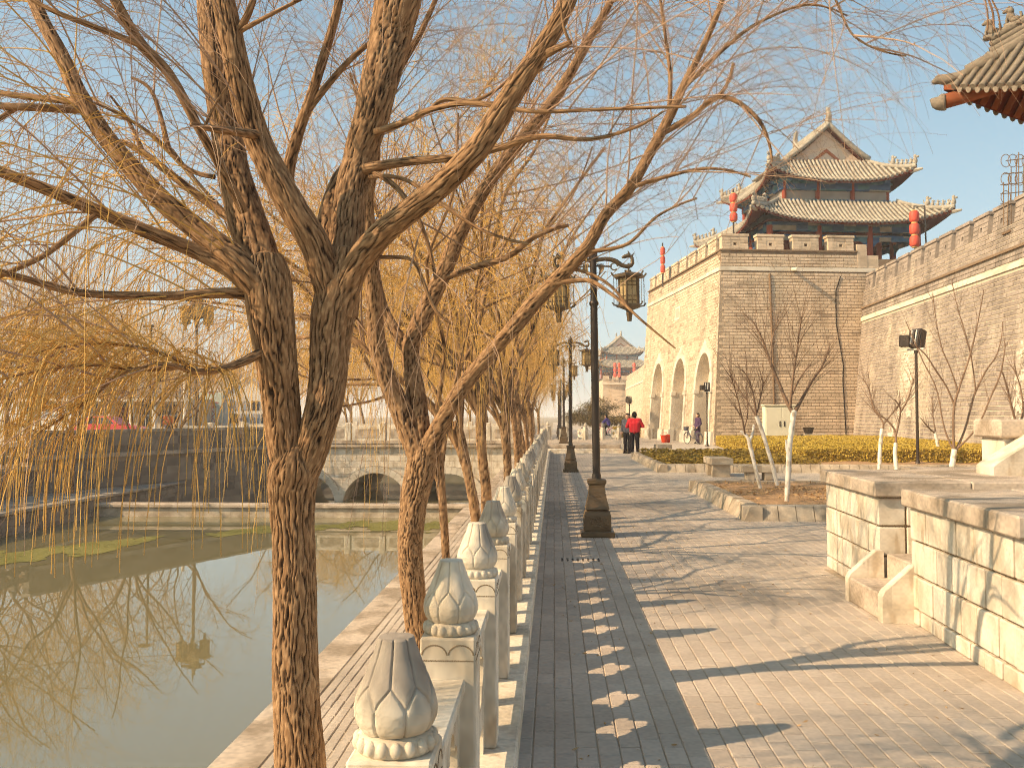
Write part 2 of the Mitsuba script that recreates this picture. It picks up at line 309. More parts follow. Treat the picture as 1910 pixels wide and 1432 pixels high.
# ---------------------------------------------------------------- the marble balustrade along the moat
BX, PW, SP, Y0 = -0.335, 0.176, 1.03, 1.94
def finial_mesh(nphi=112, nt=56):
    t = np.linspace(0, 1, nt); ph = np.arange(nphi) / nphi
    r = np.interp(t, [0, 0.04, 0.14, 0.26, 0.42, 0.6, 0.8, 0.95, 1.0], [0.070, 0.077, 0.0855, 0.0875, 0.080, 0.0655, 0.0500, 0.0405, 0.0375])
    r = np.convolve(np.pad(r, 2, mode='edge'), np.ones(5) / 5, 'valid')
    TT, PH = np.meshgrid(t, ph, indexing='ij'); u = np.abs(((PH * 8 + 0.5) % 1) - 0.5)
    fr = np.interp(t, [0.30, 0.40, 0.53], [0.5, 0.34, 0.0])[:, None] * np.ones_like(PH)
    d = np.full_like(TT, 9.0)
    d = np.where(TT < 0.31, (0.5 - u) * 0.065, d)
    mid = (TT >= 0.29) & (TT <= 0.55); d = np.where(mid, np.minimum(d, np.abs(u - fr) * 0.05), d)
    d = np.where(TT > 0.52, np.minimum(d, u * 0.05), d)
    groove = -0.0048 * np.exp(-(d / 0.0024) ** 2)
    inside = np.where(TT < 0.31, 1 - (2 * u) ** 2, np.where(TT > 0.53, 1 - (2 * (0.5 - u)) ** 2, np.clip(np.abs(u - fr) * 3, 0, 1)))
    rr = r[:, None] + groove + 0.0016 * inside
    a = 2 * np.pi * PH; z = 0.873 - 0.12 + 0.187 * TT
    v = np.stack([rr * np.cos(a), rr * np.sin(a), z], -1).reshape(-1, 3)
    i, j = np.meshgrid(np.arange(nt - 1), np.arange(nphi), indexing='ij'); kk = (j + 1) % nphi
    f = np.stack([i * nphi + j, i * nphi + kk, (i + 1) * nphi + kk, (i + 1) * nphi + j], -1).reshape(-1, 4)
    f = np.vstack([f[:, [0, 1, 2]], f[:, [0, 2, 3]]])
    top = len(v); ring = (nt - 1) * nphi + np.arange(nphi)
    rim = v[ring].copy(); rim[:, :2] *= 0.93; rim[:, 2] += 0.004
    v = np.vstack([v, rim, [[0, 0, rim[0, 2] - 0.002]]]); j = np.arange(nphi); kk = (j + 1) % nphi
    f = np.vstack([f, np.stack([ring[j], ring[kk], top + kk], 1), np.stack([ring[j], top + kk, top + j], 1), np.stack([top + j, top + kk, j * 0 + top + nphi], 1)])
    v += 0.0009 * (meshkit.fbm(v * 90, 2, 4)[:, None] - 0.5) * 2
    return v, f
def collar_mesh():
    m = MB().add(*lathe([(0.0, 0.709), (0.076, 0.709), (0.082, 0.716), (0.084, 0.728), (0.080, 0.744), (0.068, 0.754)], 40))
    s = trimesh.creation.icosphere(2, 1.0)
    for k in range(18):
        a = 2 * np.pi * k / 18; m.add(*xf(s, mat4((0.079 * math.cos(a), 0.079 * math.sin(a), 0.731), a, (0.0125, 0.0128, 0.0165))))
    return m.mesh()
h = PW / 2
post = MB().add(*bev(-h, h, -h, h, 0.0, 0.712, 0.006))
prv = MB()
for q in range(4):
    M = mat4(rz=q * math.pi / 2)
    for c in (-0.042, 0.042):
        a = np.linspace(0.12, math.pi - 0.12, 14)
        prv.add(*xf(tube(np.stack([c + 0.040 * np.cos(a), np.full(14, -h + 0.0012), 0.655 + 0.035 * np.sin(a)], 1), 0.0032, 5), M))
    prv.add(*xf(box(-h + 0.006, h - 0.006, -h - 0.0015, -h + 0.001, 0.640, 0.6435), M))
kfs = proto('stained_finial', finial_mesh(224, 130), 'stained_marble', True); kfh = proto('near_finial', finial_mesh(224, 130), 'weathered_marble', True)
kpost, kcol, kfin = proto('post', post.mesh(), 'weathered_marble'), proto('collar', collar_mesh(), 'weathered_marble', True), proto('finial', finial_mesh(), 'weathered_marble', True)
scene['mat_carved_line'] = {'type': 'twosided', 'b': {'type': 'diffuse', 'reflectance': M3(0.24, 0.18, 0.12)}}
kcar = proto('carving', prv.mesh(), 'carved_line')
# panel: slab with two low openings and two quatrefoils
PL = SP - PW
def quat(c, z):
    return unary_union([Point(c + dx, z + dz).buffer(r, 12) for dx, dz, r in ((0.085, 0, 0.06), (-0.085, 0, 0.06), (0, 0.062, 0.062), (0, -0.062, 0.062))] + [sbox(c - 0.05, z - 0.045, c + 0.05, z + 0.045)])
pp = sbox(-PL / 2 - 0.01, 0.0, PL / 2 + 0.01, 0.57)
for c in (-0.2, 0.2): pp = pp.difference(sbox(c - 0.16, -0.01, c + 0.16, 0.125)).difference(quat(c * 1.12, 0.36))
pm = MB().add(*prism(pp, -0.038, 0.038, 'yz'))
pm.add(*bev(-0.056, 0.056, -PL / 2 - 0.005, PL / 2 + 0.005, 0.545, 0.585, 0.006))
kpan = proto('panel', pm.mesh(), 'weathered_marble')
bal = thing('marble_balustrade', 'long white marble balustrade with lotus bud posts running along the moat beside the trees', 'balustrade')
slab = MB()
for k in range(1, 60):
    y = Y0 - 1.0 + (k - 1) * SP
    m = bev(-0.51, -0.16, y + 0.004, y + SP - 0.004, -0.05, 0.12, 0.008)
    if k < 24: part(bal, 'plinth_slab', m, 'weathered_marble')
    else: slab.add(*m)
part(bal, 'far_plinth', slab.mesh(), 'weathered_marble', kind='stuff')
def run(parent, n, place, k0=0):
    for k in range(k0, n):
        M = place(k)
        p = inst(parent, 'post', kpost, M)
        inst(p, 'collar', kcol, M @ mat4(rz=0.3 * k)); inst(p, 'finial', kfs if parent == bal and k in (0, 3) else kfh if parent == bal and k < 5 else kfin, M @ mat4(rz=0.02 + 0.13 * ((k * 7) % 5 - 2) * (k > 1)), 'lotus bud with its top stained dark grey' if parent == bal and k in (0, 3) else None)
        if k < 10: inst(p, 'carving', kcar, M)
        inst(parent, 'panel', kpan, M @ mat4((0, SP / 2, 0)))
run(bal, 34, lambda k: mat4((BX, Y0 + k * SP, 0.12)), -1)

# ---------------------------------------------------------------- moat: water, algae, far bank, dam
WZ = -1.46
def c_water(p, n, uv): return MIX((0.165, 0.148, 0.072), (0.195, 0.17, 0.088), FB(p.x * 0.15, p.y * 0.15, 0, 3))
def b_water(p, n, uv): return 0.004 * FB(p.x * 1.6, p.y * 0.9, 0, 2) + 0.0012 * FB(p.x * 7, p.y * 5, 3, 2)
scene['mat_moat_water'] = {'type': 'bumpmap', 'arbitrary': mikit.proc(b_water, 0.02), 'scale': 0.07,
                       'bsdf': {'type': 'plastic', 'int_ior': 1.9, 'ext_ior': 1.0, 'diffuse_reflectance': mikit.proc(c_water), 'nonlinear': False}}
wx, wy = np.meshgrid([CX0 - 0.3, CX1 + 0.2], [CY0, 27.0], indexing='ij')
obj('water', grid(wx, wy, wx * 0 + WZ), 'moat_water', kind='structure')
wx, wy = np.meshgrid([CX0 - 3, CX1 + 0.2], [27.0, CY1], indexing='ij')
obj('far_water', grid(wx, wy, wx * 0 + -2.02), 'moat_water', kind='structure')
# drifting algae: flat rafts on the surface
def c_alg(p, n, uv): return MIX((0.14, 0.135, 0.045), (0.25, 0.225, 0.085), FB(p.x * 1.2, p.y * 1.2, 0, 4))
diff('algae', c_alg)
ra = np.random.default_rng(11); am = MB()
gx, gy = np.meshgrid(np.arange(-13.7, -1.6, 0.14), np.arange(8.0, 26.5, 0.14), indexing='ij')
band = np.interp(gx, [-13.7, -11.7, -9.4, -5.9, -1.6], [16.8, 19.4, 22.6, 24.8, 25.3])
nz = meshkit.fbm(np.stack([gx * 0.5, gy * 0.22, gx * 0], -1), 4, 9)
hw = np.interp(gx, [-13.7, -11, -8, -5, -1.6], [2.6, 2.1, 1.6, 1.9, 1.2])
n2_ = meshkit.fbm(np.stack([gx * 2.2, gy * 0.9, gx * 0], -1), 3, 19)
den = 1.1 - np.abs(gy - band) / hw + (nz - 0.5) * 2.2 + (n2_ - 0.5) * 1.6
for x, y in zip(gx[den > 0.55], gy[den > 0.55]):
    n = 6; a = np.arange(n) * 2 * np.pi / n + ra.random() * 6; r = 0.085 * (0.6 + 0.8 * ra.random(n)) * (1 + 0.5 * ra.random())
    v = np.c_[x + ra.normal(0, 0.03) + r * np.cos(a), y + ra.normal(0, 0.03) + r * 1.4 * np.sin(a), np.full(n, WZ + 0.006 + 0.003 * ra.random())]
    am.add(np.vstack([v, [[x, y, WZ + 0.012]]]), np.stack([np.arange(n), (np.arange(n) + 1) % n, np.full(n, n)], 1))
obj('algae', am.mesh(), 'algae', 'yellow green algae film drifting on the moat below the far bank', 'algae', kind='stuff')
# far bank: retaining wall with ledge
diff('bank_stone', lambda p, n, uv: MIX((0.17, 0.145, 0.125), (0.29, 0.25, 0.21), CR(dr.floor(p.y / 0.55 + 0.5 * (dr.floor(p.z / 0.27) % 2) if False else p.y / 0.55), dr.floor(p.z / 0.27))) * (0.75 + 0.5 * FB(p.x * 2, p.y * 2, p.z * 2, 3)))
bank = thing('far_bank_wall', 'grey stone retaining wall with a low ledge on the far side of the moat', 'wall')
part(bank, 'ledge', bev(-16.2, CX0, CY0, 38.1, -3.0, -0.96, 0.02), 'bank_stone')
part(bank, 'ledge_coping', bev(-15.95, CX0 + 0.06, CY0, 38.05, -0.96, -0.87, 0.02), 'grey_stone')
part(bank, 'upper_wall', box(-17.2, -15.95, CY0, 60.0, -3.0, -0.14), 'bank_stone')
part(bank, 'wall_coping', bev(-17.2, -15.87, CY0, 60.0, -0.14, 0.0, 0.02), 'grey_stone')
sm = MB(); rb = np.random.default_rng(21)
for z in range(3):
    for k in range(80):
        y = 14 + k * 0.55 + (0.27 if z % 2 else 0)
        if y < 40: sm.add(*box(-15.95, -15.925 + rb.normal(0, 0.004), y, y + 0.53, -0.86 + z * 0.237, -0.86 + z * 0.237 + 0.222))
for z in range(2):
    for k in range(64):
        y = 10 + k * 0.55 + (0.27 if z % 2 else 0)
        if y < 37: sm.add(*box(CX0, CX0 + 0.025 + rb.normal(0, 0.004), y, y + 0.53, -1.5 + z * 0.265, -1.5 + z * 0.265 + 0.25))
part(bank, 'facing_stones', sm.mesh(), 'bank_stone', kind='stuff')
fb = thing('far_balustrade', 'stone balustrade along the far bank of the moat, its shade put into a darker stone colour', 'balustrade')
kfb = [proto('far_' + n_, m_, 'bank_stone', s_) for n_, m_, s_ in (('post', post.mesh(), False), ('finial', finial_mesh(40, 20), True), ('panel', pm.mesh(), False))]  # pieces in the darker bank stone: their shade is put into the colour
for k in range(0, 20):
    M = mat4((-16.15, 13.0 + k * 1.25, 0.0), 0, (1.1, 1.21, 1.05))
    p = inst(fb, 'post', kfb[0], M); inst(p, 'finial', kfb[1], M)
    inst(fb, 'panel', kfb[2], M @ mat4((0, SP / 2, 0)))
part(bank, 'wing_wall', prism(Polygon([(-15.98, 27.5), (-11.75, 37.99), (-16.4, 37.99), (-16.4, 27.5)]), -3.0, 0.16), 'bank_stone')
wq = lambda o0, o1: Polygon([(-15.98 + o1, 27.4), (-11.75 + o1, 37.98), (-11.75 + o0, 37.98), (-15.98 + o0, 27.4)])
part(bank, 'wing_coping', prism(wq(-0.45, 0.10), 0.162, 0.30), 'grey_stone'); part(bank, 'wing_parapet', prism(wq(-0.28, -0.08), 0.303, 0.98), 'bank_stone'); part(bank, 'wing_rail', prism(wq(-0.32, -0.04), 0.983, 1.08), 'grey_stone')
dam = thing('moat_dam', 'low pale concrete weir across the moat in front of the arched bridge', 'weir')
part(dam, 'wall', bev(CX0, CX1, 26.8, 27.25, -3.0, -1.19, 0.02), 'kerb_stone')
part(dam, 'cap', bev(CX0, CX1, 26.72, 27.32, -1.19, -1.08, 0.02), 'cap_stone')

# ---------------------------------------------------------------- arched bridge
BY = 38.0
br = thing('arched_bridge', 'pale stone bridge with round arches over the moat behind the willows', 'bridge')
bx0, bx1 = -16.0, -1.49
prof = sbox(bx0, -3.2, bx1, 0.22)
cents = [(-4.4, 1.36), (-7.45, 1.38), (-10.5, 1.36), (-13.55, 1.36)]
zc = -2.22
for c, r in cents: prof = prof.difference(unary_union([Point(c, zc).buffer(r, 32), sbox(c - r, -3.3, c + r, zc)]))
part(br, 'body', prism(prof, BY, BY + 8.0, 'xz'), 'white_stone')
for c, r in cents:
    a = np.linspace(0, math.pi, 20)
    for i in range(19):
        w = Polygon([(c + rr * math.cos(t), zc + rr * math.sin(t)) for rr, t in ((r, a[i] + 0.004), (r + 0.28, a[i] + 0.004), (r + 0.28, a[i + 1] - 0.004), (r, a[i + 1] - 0.004))])
        part(br, 'arch_stone', prism(w, BY - 0.14, BY + 0.3, 'xz'), 'lime_band')
bm = MB(); rb = np.random.default_rng(8)
for z in range(9):
    for k in range(24):
        x = bx0 + k * 0.62 + (0.31 if z % 2 else 0); z0 = -2.2 + z * 0.265
        s = sbox(x, z0, min(x + 0.605, bx1), z0 + 0.25)
        for c, r in cents: s = s.difference(Point(c, zc).buffer(r + 0.30, 24)).difference(sbox(c - r, -4, c + r, zc))
        for g in getattr(s, 'geoms', [s]):
            if not g.is_empty and g.area > 0.01: bm.add(*prism(g, BY - 0.03 + rb.normal(0, 0.004), BY + 0.01, 'xz'))
part(br, 'wall_stones', bm.mesh(), 'white_stone', kind='stuff')
part(br, 'cornice', bev(bx0, bx1 + 0.4, BY - 0.22, BY + 8.2, 0.22, 0.37, 0.03), 'cap_stone')
part(br, 'deck', box(bx0, bx1 + 0.4, BY + 0.2, BY + 7.8, 0.365, 0.40), 'far_paving')
for yy in (BY - 0.12, BY + 7.9):
    part(br, 'parapet_base', bev(bx0, bx1 + 0.3, yy - 0.13, yy + 0.13, 0.372, 0.50, 0.015), 'cap_stone')
    for k in range(10):
        x = bx0 + 0.1 + k * 1.46
        part(br, 'parapet_slab', bev(x + 0.16, x + 1.44, yy - 0.09, yy + 0.09, 0.503, 1.12, 0.015), 'white_stone'); part(br, 'parapet_panel', bev(x + 0.30, x + 1.30, yy - 0.105, yy - 0.088, 0.62, 1.0, 0.008), 'cap_stone')
        part(br, 'parapet_post', bev(x - 0.12, x + 0.13, yy - 0.125, yy + 0.125, 0.503, 1.26, 0.02), 'white_stone')
ew = thing('moat_end_wall', 'added dark wall behind the bridge arches, keeping the sky out of their openings', 'wall')  # wall added behind the bridge so the arch openings stay dark
part(ew, 'wall', box(-16.4, CX1, 58.0, 59.0, -3.0, -0.2), 'bank_stone'); part(ew, 'coping', bev(-16.4, CX1, 57.9, 59.1, -0.2, -0.05, 0.02), 'grey_stone')
# the bridge end: a raised landing across the promenade
ld = thing('bridge_landing', 'low pale stone step across the path at the end of the bridge', 'landing')
part(ld, 'step', bev(-1.09, 3.0, 38.0, 46.0, -0.1, 0.17, 0.02), 'white_stone'); part(ld, 'top_step', bev(-1.09, 2.8, 38.35, 45.6, 0.17, 0.35, 0.02), 'cap_stone')
part(ld, 'drum_stone', xf(trimesh.creation.cylinder(0.27, 0.22, sections=24), mat4((2.95, 37.9, 0.26), 0, 1, 0, math.pi / 2)), 'white_stone', True)
lb = thing('landing_balustrade', 'short pale balustrade with bud posts at the far end of the path', 'balustrade')
for i in range(7):
    M = mat4((-0.3 + i * 1.0, 46.2 + 1.5 * i, 0.3 - 0.03 * i), 0.6); p = inst(lb, 'post', kpost, M); inst(p, 'finial', kfin, M)
    if i < 6: inst(lb, 'panel', kpan, M @ mat4((0.2, SP / 2, 0)))

# ---------------------------------------------------------------- the two block-built terrace walls with the step between
rt = np.random.default_rng(17)
def terrace(name, label, x0, x1, y0, y1, dx, long):
    """left face leans along the axis from (x0, y0) near to (x0 + dx, y1) far; the near face runs to x1"""
    t = thing(name, label, 'wall')
    sh = lambda m, e=0.0: (m[0] + np.c_[dx * (m[0][:, 1] - y0) / (y1 - y0), np.zeros((len(m[0]), 2))], m[1])
    part(t, 'core', sh(box(x0 + 0.03, x1, y0 + 0.03, y1 - 0.03, 0, 0.845)), 'mortar')
    zs = [(0.0, 0.105), (0.12, 0.352), (0.368, 0.602), (0.618, 0.845)]
    for i, (a, b) in enumerate(zs):
        y = y0
        first = True
        while y < y1 - 0.02:
            l = (0.26 if (i % 2 == 0 or not first) else 0.14) * (1 + rt.normal(0, 0.1)); first = False
            e = y1 if y + l > y1 - 0.1 else y + l
            p_ = rt.normal(0, 0.003)
            part(t, 'block', sh(bev(x0 + p_, x0 + 0.22, y + 0.010, e - 0.010, a, b, 0.008)), 'white_stone'); y = e
        x = x0 + 0.228
        first = True
        while x < min(x1, x0 + 1.6):
            l = (0.42 if not (first and i % 2) else 0.25) * (1 + rt.normal(0, 0.08)); first = False
            for yy in ((y0, y0 + 0.2),) + (((y1 - 0.2, y1),) if long else ()):
                part(t, 'block', sh(bev(x + 0.006, min(x + l, x1) - 0.006, yy[0] + rt.normal(0, 0.003), yy[1], a, b, 0.007)), 'white_stone')
            x += l
    n = 5
    for k in range(n):
        a, b = y0 - 0.06 + (y1 - y0 + 0.1) * k / n, y0 - 0.06 + (y1 - y0 + 0.1) * (k + 1) / n
        for j in range(4):
            xa, xb = x0 - 0.055 + j * 0.8, x0 - 0.055 + (j + 1) * 0.8
            if xa < x1: part(t, 'coping_slab', sh(bev(xa + 0.002, min(xb, x1 + 0.05) - 0.002, a + 0.003, b - 0.003, 0.858, 0.985 + rt.normal(0, 0.002), 0.012)), 'cap_stone')
    return t
terrace('block_wall', 'nearest pale block wall with thick stone coping striped by branch shadows', 2.58, 5.2, 5.17, 6.98, 0.08, True)
terrace('block_wall', 'pale block wall with stone coping beyond the carved step, nearer the bed', 2.71, 6.4, 7.78, 9.5, 0.07, True)
st = thing('entrance_step', 'low stone step with two sloping cheek stones between the block walls', 'step')
cheek = Polygon([(2.43, 0), (2.72, 0), (2.72, 0.42), (2.66, 0.42), (2.45, 0.23), (2.43, 0.19)])
part(st, 'cheek_stone', prism(cheek, 6.92, 7.02, 'xz'), 'white_stone'); part(st, 'cheek_stone', prism(cheek, 7.70, 7.79, 'xz'), 'white_stone')
part(st, 'tread', bev(2.44, 2.78, 7.02, 7.70, 0.0, 0.2, 0.012), 'cap_stone'); part(st, 'tread', bev(2.74, 3.1, 7.02, 7.70, 0.0, 0.4, 0.012), 'cap_stone')
part(st, 'tread', bev(3.06, 6.0, 7.00, 7.76, 0.0, 0.6, 0.012), 'white_stone')
# stair cheek and newel on the far platform
ck = thing('stair_cheek', 'sloping stone stair cheek with a square newel on the far block wall', 'stair cheek')
c0 = at(1826, 905, 8.9)
part(ck, 'slope', prism(Polygon([(c0[0], 0.985), (c0[0] + 1.6, 0.985), (c0[0] + 1.6, 1.45), (c0[0] + 0.55, 1.42), (c0[0] + 0.03, 1.09), (c0[0], 1.06)]), 8.6, 8.95, 'xz'), 'white_stone')
part(ck, 'newel', bev(c0[0] + 0.28, c0[0] + 0.75, 9.0, 9.45, 0.985, 1.32, 0.012), 'white_stone'); part(ck, 'newel_cap', bev(c0[0] + 0.22, c0[0] + 0.8, 8.94, 9.5, 1.32, 1.50, 0.02), 'cap_stone')

# ---------------------------------------------------------------- planting beds
def kerb(parent, p, q, L=0.26, h=0.22, sl=0.10, d=0.18):
    """kerb stones from p to q, the bed on the right-hand side when walking from p to q"""
    p, q = np.array(p, float), np.array(q, float); e = q - p; n = max(1, round(np.linalg.norm(e) / L)); a = math.atan2(e[1], e[0]); l = np.linalg.norm(e) / n
    s = Polygon([(0, -0.02), (-sl, h - 0.02), (-sl - 0.02, h), (-sl - d, h), (-sl - d, -0.02)])
    for k in range(n):
        v, f = prism(s, 0.006, l - 0.006, 'yz')
        w = np.c_[v[:, 0], v[:, 1], v[:, 2]]
        M = mat4((*(p + e / n * k), rt.normal(0, 0.003)), a)
        part(parent, 'kerb_stone', xf((w, f), M), 'kerb_stone')
beds = thing('planting_bed', 'low kerbed bed of bare reddish soil with white trunked trees', 'planting bed')
kerb(beds, (2.78, 13.5), (2.78, 19.0)) if False else None
def bed(t, x0, x1, y0, y1, z, mat, bump):
    kerb(t, (x0, y1), (x0, y0)) if False else None
    for a, b in (((x1, y0), (x0, y0)), ((x0, y0), (x0, y1)), ((x0, y1), (x1, y1))): kerb(t, a, b)
    X, Y = np.meshgrid(np.linspace(x0 + 0.24, x1 - 0.2, 60), np.linspace(y0 + 0.24, y1 - 0.24, 60), indexing='ij')
    part(t, 'soil', grid(X, Y, z + bump * (meshkit.fbm(np.stack([X * 2.5, Y * 2.5, X * 0], -1), 4, 3) - 0.5)), mat, True)
bed(beds, 2.76, 9.0, 13.5, 19.0, 0.17, 'dry_soil', 0.10)
bed2 = thing('planting_bed', 'second kerbed bed of low dry brown ground cover behind the stone bench', 'planting bed')
bed(bed2, 2.80, 16.0, 25.0, 33.5, 0.16, 'dry_soil', 0.12)
# straw and leaf litter in the beds
diff('litter_leaf', (0.44, 0.29, 0.15)); diff('litter_green', (0.27, 0.19, 0.045))
def litter(name, label, x0, x1, y0, y1, z, n, size, mat, seed, up=0.3):
    r = np.random.default_rng(seed); c = np.c_[r.uniform(x0, x1, n), r.uniform(y0, y1, n), np.full(n, z) + r.random(n) ** 2 * up]
    k = meshkit.fbm(np.c_[c[:, 0] * 1.1, c[:, 1] * 1.1, c[:, 2] * 0], 3, seed); c = c[k > 0.42]; n = len(c)
    d = r.normal(size=(n, 3)) * [1, 1, 0.35]; d /= np.linalg.norm(d, axis=1, keepdims=True); e = np.cross(d, r.normal(size=(n, 3))); e /= np.linalg.norm(e, axis=1, keepdims=True)
    s = size * (0.5 + r.random((n, 1)))
    v = np.stack([c - d * s, c + e * s * 0.3, c + d * s, c - e * s * 0.3], 1).reshape(-1, 3); o = np.arange(n)[:, None] * 4
    obj(name, (v, np.vstack([o + [0, 1, 2], o + [0, 2, 3]])), mat, label, 'ground cover', kind='stuff')
litter('leaf_litter', 'dry straw and fallen leaves lying in the near planting bed', 3.0, 8.8, 13.8, 18.8, 0.16, 9000, 0.035, 'litter_leaf', 31, 0.06)
litter('ground_cover', 'low brown green ground cover in the bed behind the bench', 3.05, 7.6, 25.3, 33.2, 0.16, 16000, 0.07, 'litter_green', 32, 0.22)
litter('fallen_leaves', 'a few dry willow leaves blown over the paving', 0.0, 6.0, 3.9, 14.0, 0.004, 900, 0.014, 'litter_leaf', 33, 0.004)
# clipped hedge: a dense block of small leaves
def c_hedge(p, n, uv): return MIX((0.40, 0.285, 0.05), (0.54, 0.39, 0.085), FB(p.x * 0.5, p.y * 0.5, p.z * 2, 3))
diff('hedge_leaf', c_hedge); diff('hedge_core', (0.10, 0.07, 0.02))
hd = thing('clipped_hedge', 'wide clipped ochre green hedge in front of the brick wall', 'hedge')
hp = Polygon([(7.5, 27.7), (15.5, 27.7), (19.5, 40), (19.5, 47), (8.3, 47)])
part(hd, 'stems', prism(hp.buffer(-0.12), 0.0, 0.46, 'xy'), 'hedge_core')
r = np.random.default_rng(41); n = 150000
c = np.c_[r.uniform(7.4, 19.6, n), r.uniform(27.6, 47, n), 0.5 + 0.06 * r.random(n)]
from shapely import contains_xy
c = c[contains_xy(hp, c[:, 0], c[:, 1])]
e0 = np.array([(7.5, 27.7), (7.5, 27.7), (15.5, 27.7)]); e1 = np.array([(15.5, 27.7), (8.3, 47), (19.5, 40)]); w = r.choice(3, 60000, p=[0.55, 0.35, 0.10]); t_ = r.random(len(w))[:, None]
cs = np.c_[e0[w] * (1 - t_) + e1[w] * t_ + r.normal(0, 0.035, (len(w), 2)), r.random(len(w)) * 0.54]
lump = lambda c: 0.05 * (meshkit.fbm(c * [0.8, 0.8, 2], 3, 6)[:, None] - 0.5) * [1, 1, 3]
c = np.vstack([c, cs]); c = c + lump(c) * [1, 1, 0.9]
# rows left by the shears along the top
c = c[~((c[:, 2] > 0.46) & (np.abs(((c[:, 1] + 0.15 * c[:, 0]) % 4.2) - 2.0) < 0.16) & (c[:, 1] > 30))]
n = len(c); d = r.normal(size=(n, 3)); d /= np.linalg.norm(d, axis=1, keepdims=True); e = np.cross(d, r.normal(size=(n, 3))); e /= np.linalg.norm(e, axis=1, keepdims=True); s = 0.030 * (0.6 + r.random((n, 1)))
v = np.stack([c - d * s, c + e * s * 0.6, c + d * s, c - e * s * 0.6], 1).reshape(-1, 3); o = np.arange(n)[:, None] * 4
part(hd, 'leaves', (v, np.vstack([o + [0, 1, 2], o + [0, 2, 3]])), 'hedge_leaf', kind='stuff')
# stone benches
def bench(label, c, rz, L, W, H=0.47):
    b = thing('stone_bench', label, 'bench'); M = mat4(c, rz)
    part(b, 'seat', xf(bev(-L / 2, L / 2, -W / 2, W / 2, H - 0.17, H, 0.015), M), 'kerb_stone')
    for s in (-1, 1): part(b, 'leg', xf(bev(s * (L / 2 - 0.22) - 0.09, s * (L / 2 - 0.22) + 0.09, -W / 2 + 0.05, W / 2 - 0.05, 0, H - 0.172, 0.012), M), 'kerb_stone')
bench('pale stone bench end on to the path between the two beds', (4.23, 23.8, 0), math.pi / 2, 1.25, 0.55)
bench('grey stone bench lying lengthways behind the forked white trunk', (4.9, 22.2, 0), 0.0, 0.86, 0.45, 0.36)
bench('small stone bench near the red bucket by the arches', (4.3, 36.3, 0), 0.25, 0.62, 0.4, 0.42)
# ---------------------------------------------------------------- brick faces
BH, BL = 0.172, 0.44
class Face:
    """a battered wall face: base line A to B, outward normal to the right of A->B reversed by side; (u, z, out) -> world"""
    def __init__(s, A, B, z0, z1, batter, side=1):
        s.A, s.B = np.array(A, float), np.array(B, float); s.L = np.linalg.norm(s.B - s.A); s.U = (s.B - s.A) / s.L
        s.n = np.array([s.U[1], -s.U[0]]) * side; s.z0, s.z1, s.k = z0, z1, batter
    def map(s, u, z, out):
        o = out - s.k * (z - s.z0)
        return np.stack([s.A[0] + s.U[0] * u + s.n[0] * o, s.A[1] + s.U[1] * u + s.n[1] * o, z + 0 * u], -1)
    def prism(s, poly, o0, o1):
        m = trimesh.creation.extrude_polygon(poly, o1 - o0, engine='earcut'); v = np.array(m.vertices)
        w = s.map(v[:, 0], v[:, 1], v[:, 2] + o0); f = np.array(m.faces)
        d = np.linalg.det(np.stack([s.map(np.array([1.0]), np.array([0.0]), np.array([0.0]))[0] - s.map(np.array([0.0]), np.array([0.0]), np.array([0.0]))[0], s.map(np.array([0.0]), np.array([1.0]), np.array([0.0]))[0] - s.map(np.array([0.0]), np.array([0.0]), np.array([0.0]))[0], s.map(np.array([0.0]), np.array([0.0]), np.array([1.0]))[0] - s.map(np.array([0.0]), np.array([0.0]), np.array([0.0]))[0]]))
        return w, (f if d > 0 else f[:, ::-1])
    def strip(s, u0, u1, za, zb, o0, o1): return s.prism(sbox(u0, za, u1, zb), o0, o1)
    def frame(s, u, z, out):
        V = np.array([-s.n[0] * s.k, -s.n[1] * s.k, 1.0]); V /= np.linalg.norm(V); U3 = np.array([*s.U, 0]); N3 = np.array([*s.n, 0]); N3 = N3 - V * (N3 @ V); N3 /= np.linalg.norm(N3)
        M = np.eye(4); M[:3, 0] = U3; M[:3, 1] = -N3; M[:3, 2] = V; M[:3, 3] = s.map(np.array([u]), np.array([z]), np.array([out]))[0]; return M
bq = lambda l: (np.array([[0.008, 0.0, 0.018], [l - 0.008, 0.0, 0.018], [l - 0.008, 0.0, BH - 0.018], [0.008, 0.0, BH - 0.018], [0.006, 0.05, 0.015], [l - 0.006, 0.05, 0.015], [l - 0.006, 0.05, BH - 0.015], [0.006, 0.05, BH - 0.015]]),
                np.array([[0, 1, 2, 3], [0, 4, 5, 1], [1, 5, 6, 2], [2, 6, 7, 3], [3, 7, 4, 0]]))
kbr = {m: proto('brick_' + m, bq(BL - 0.014), m) for m in ('city_brick', 'wall_brick')}
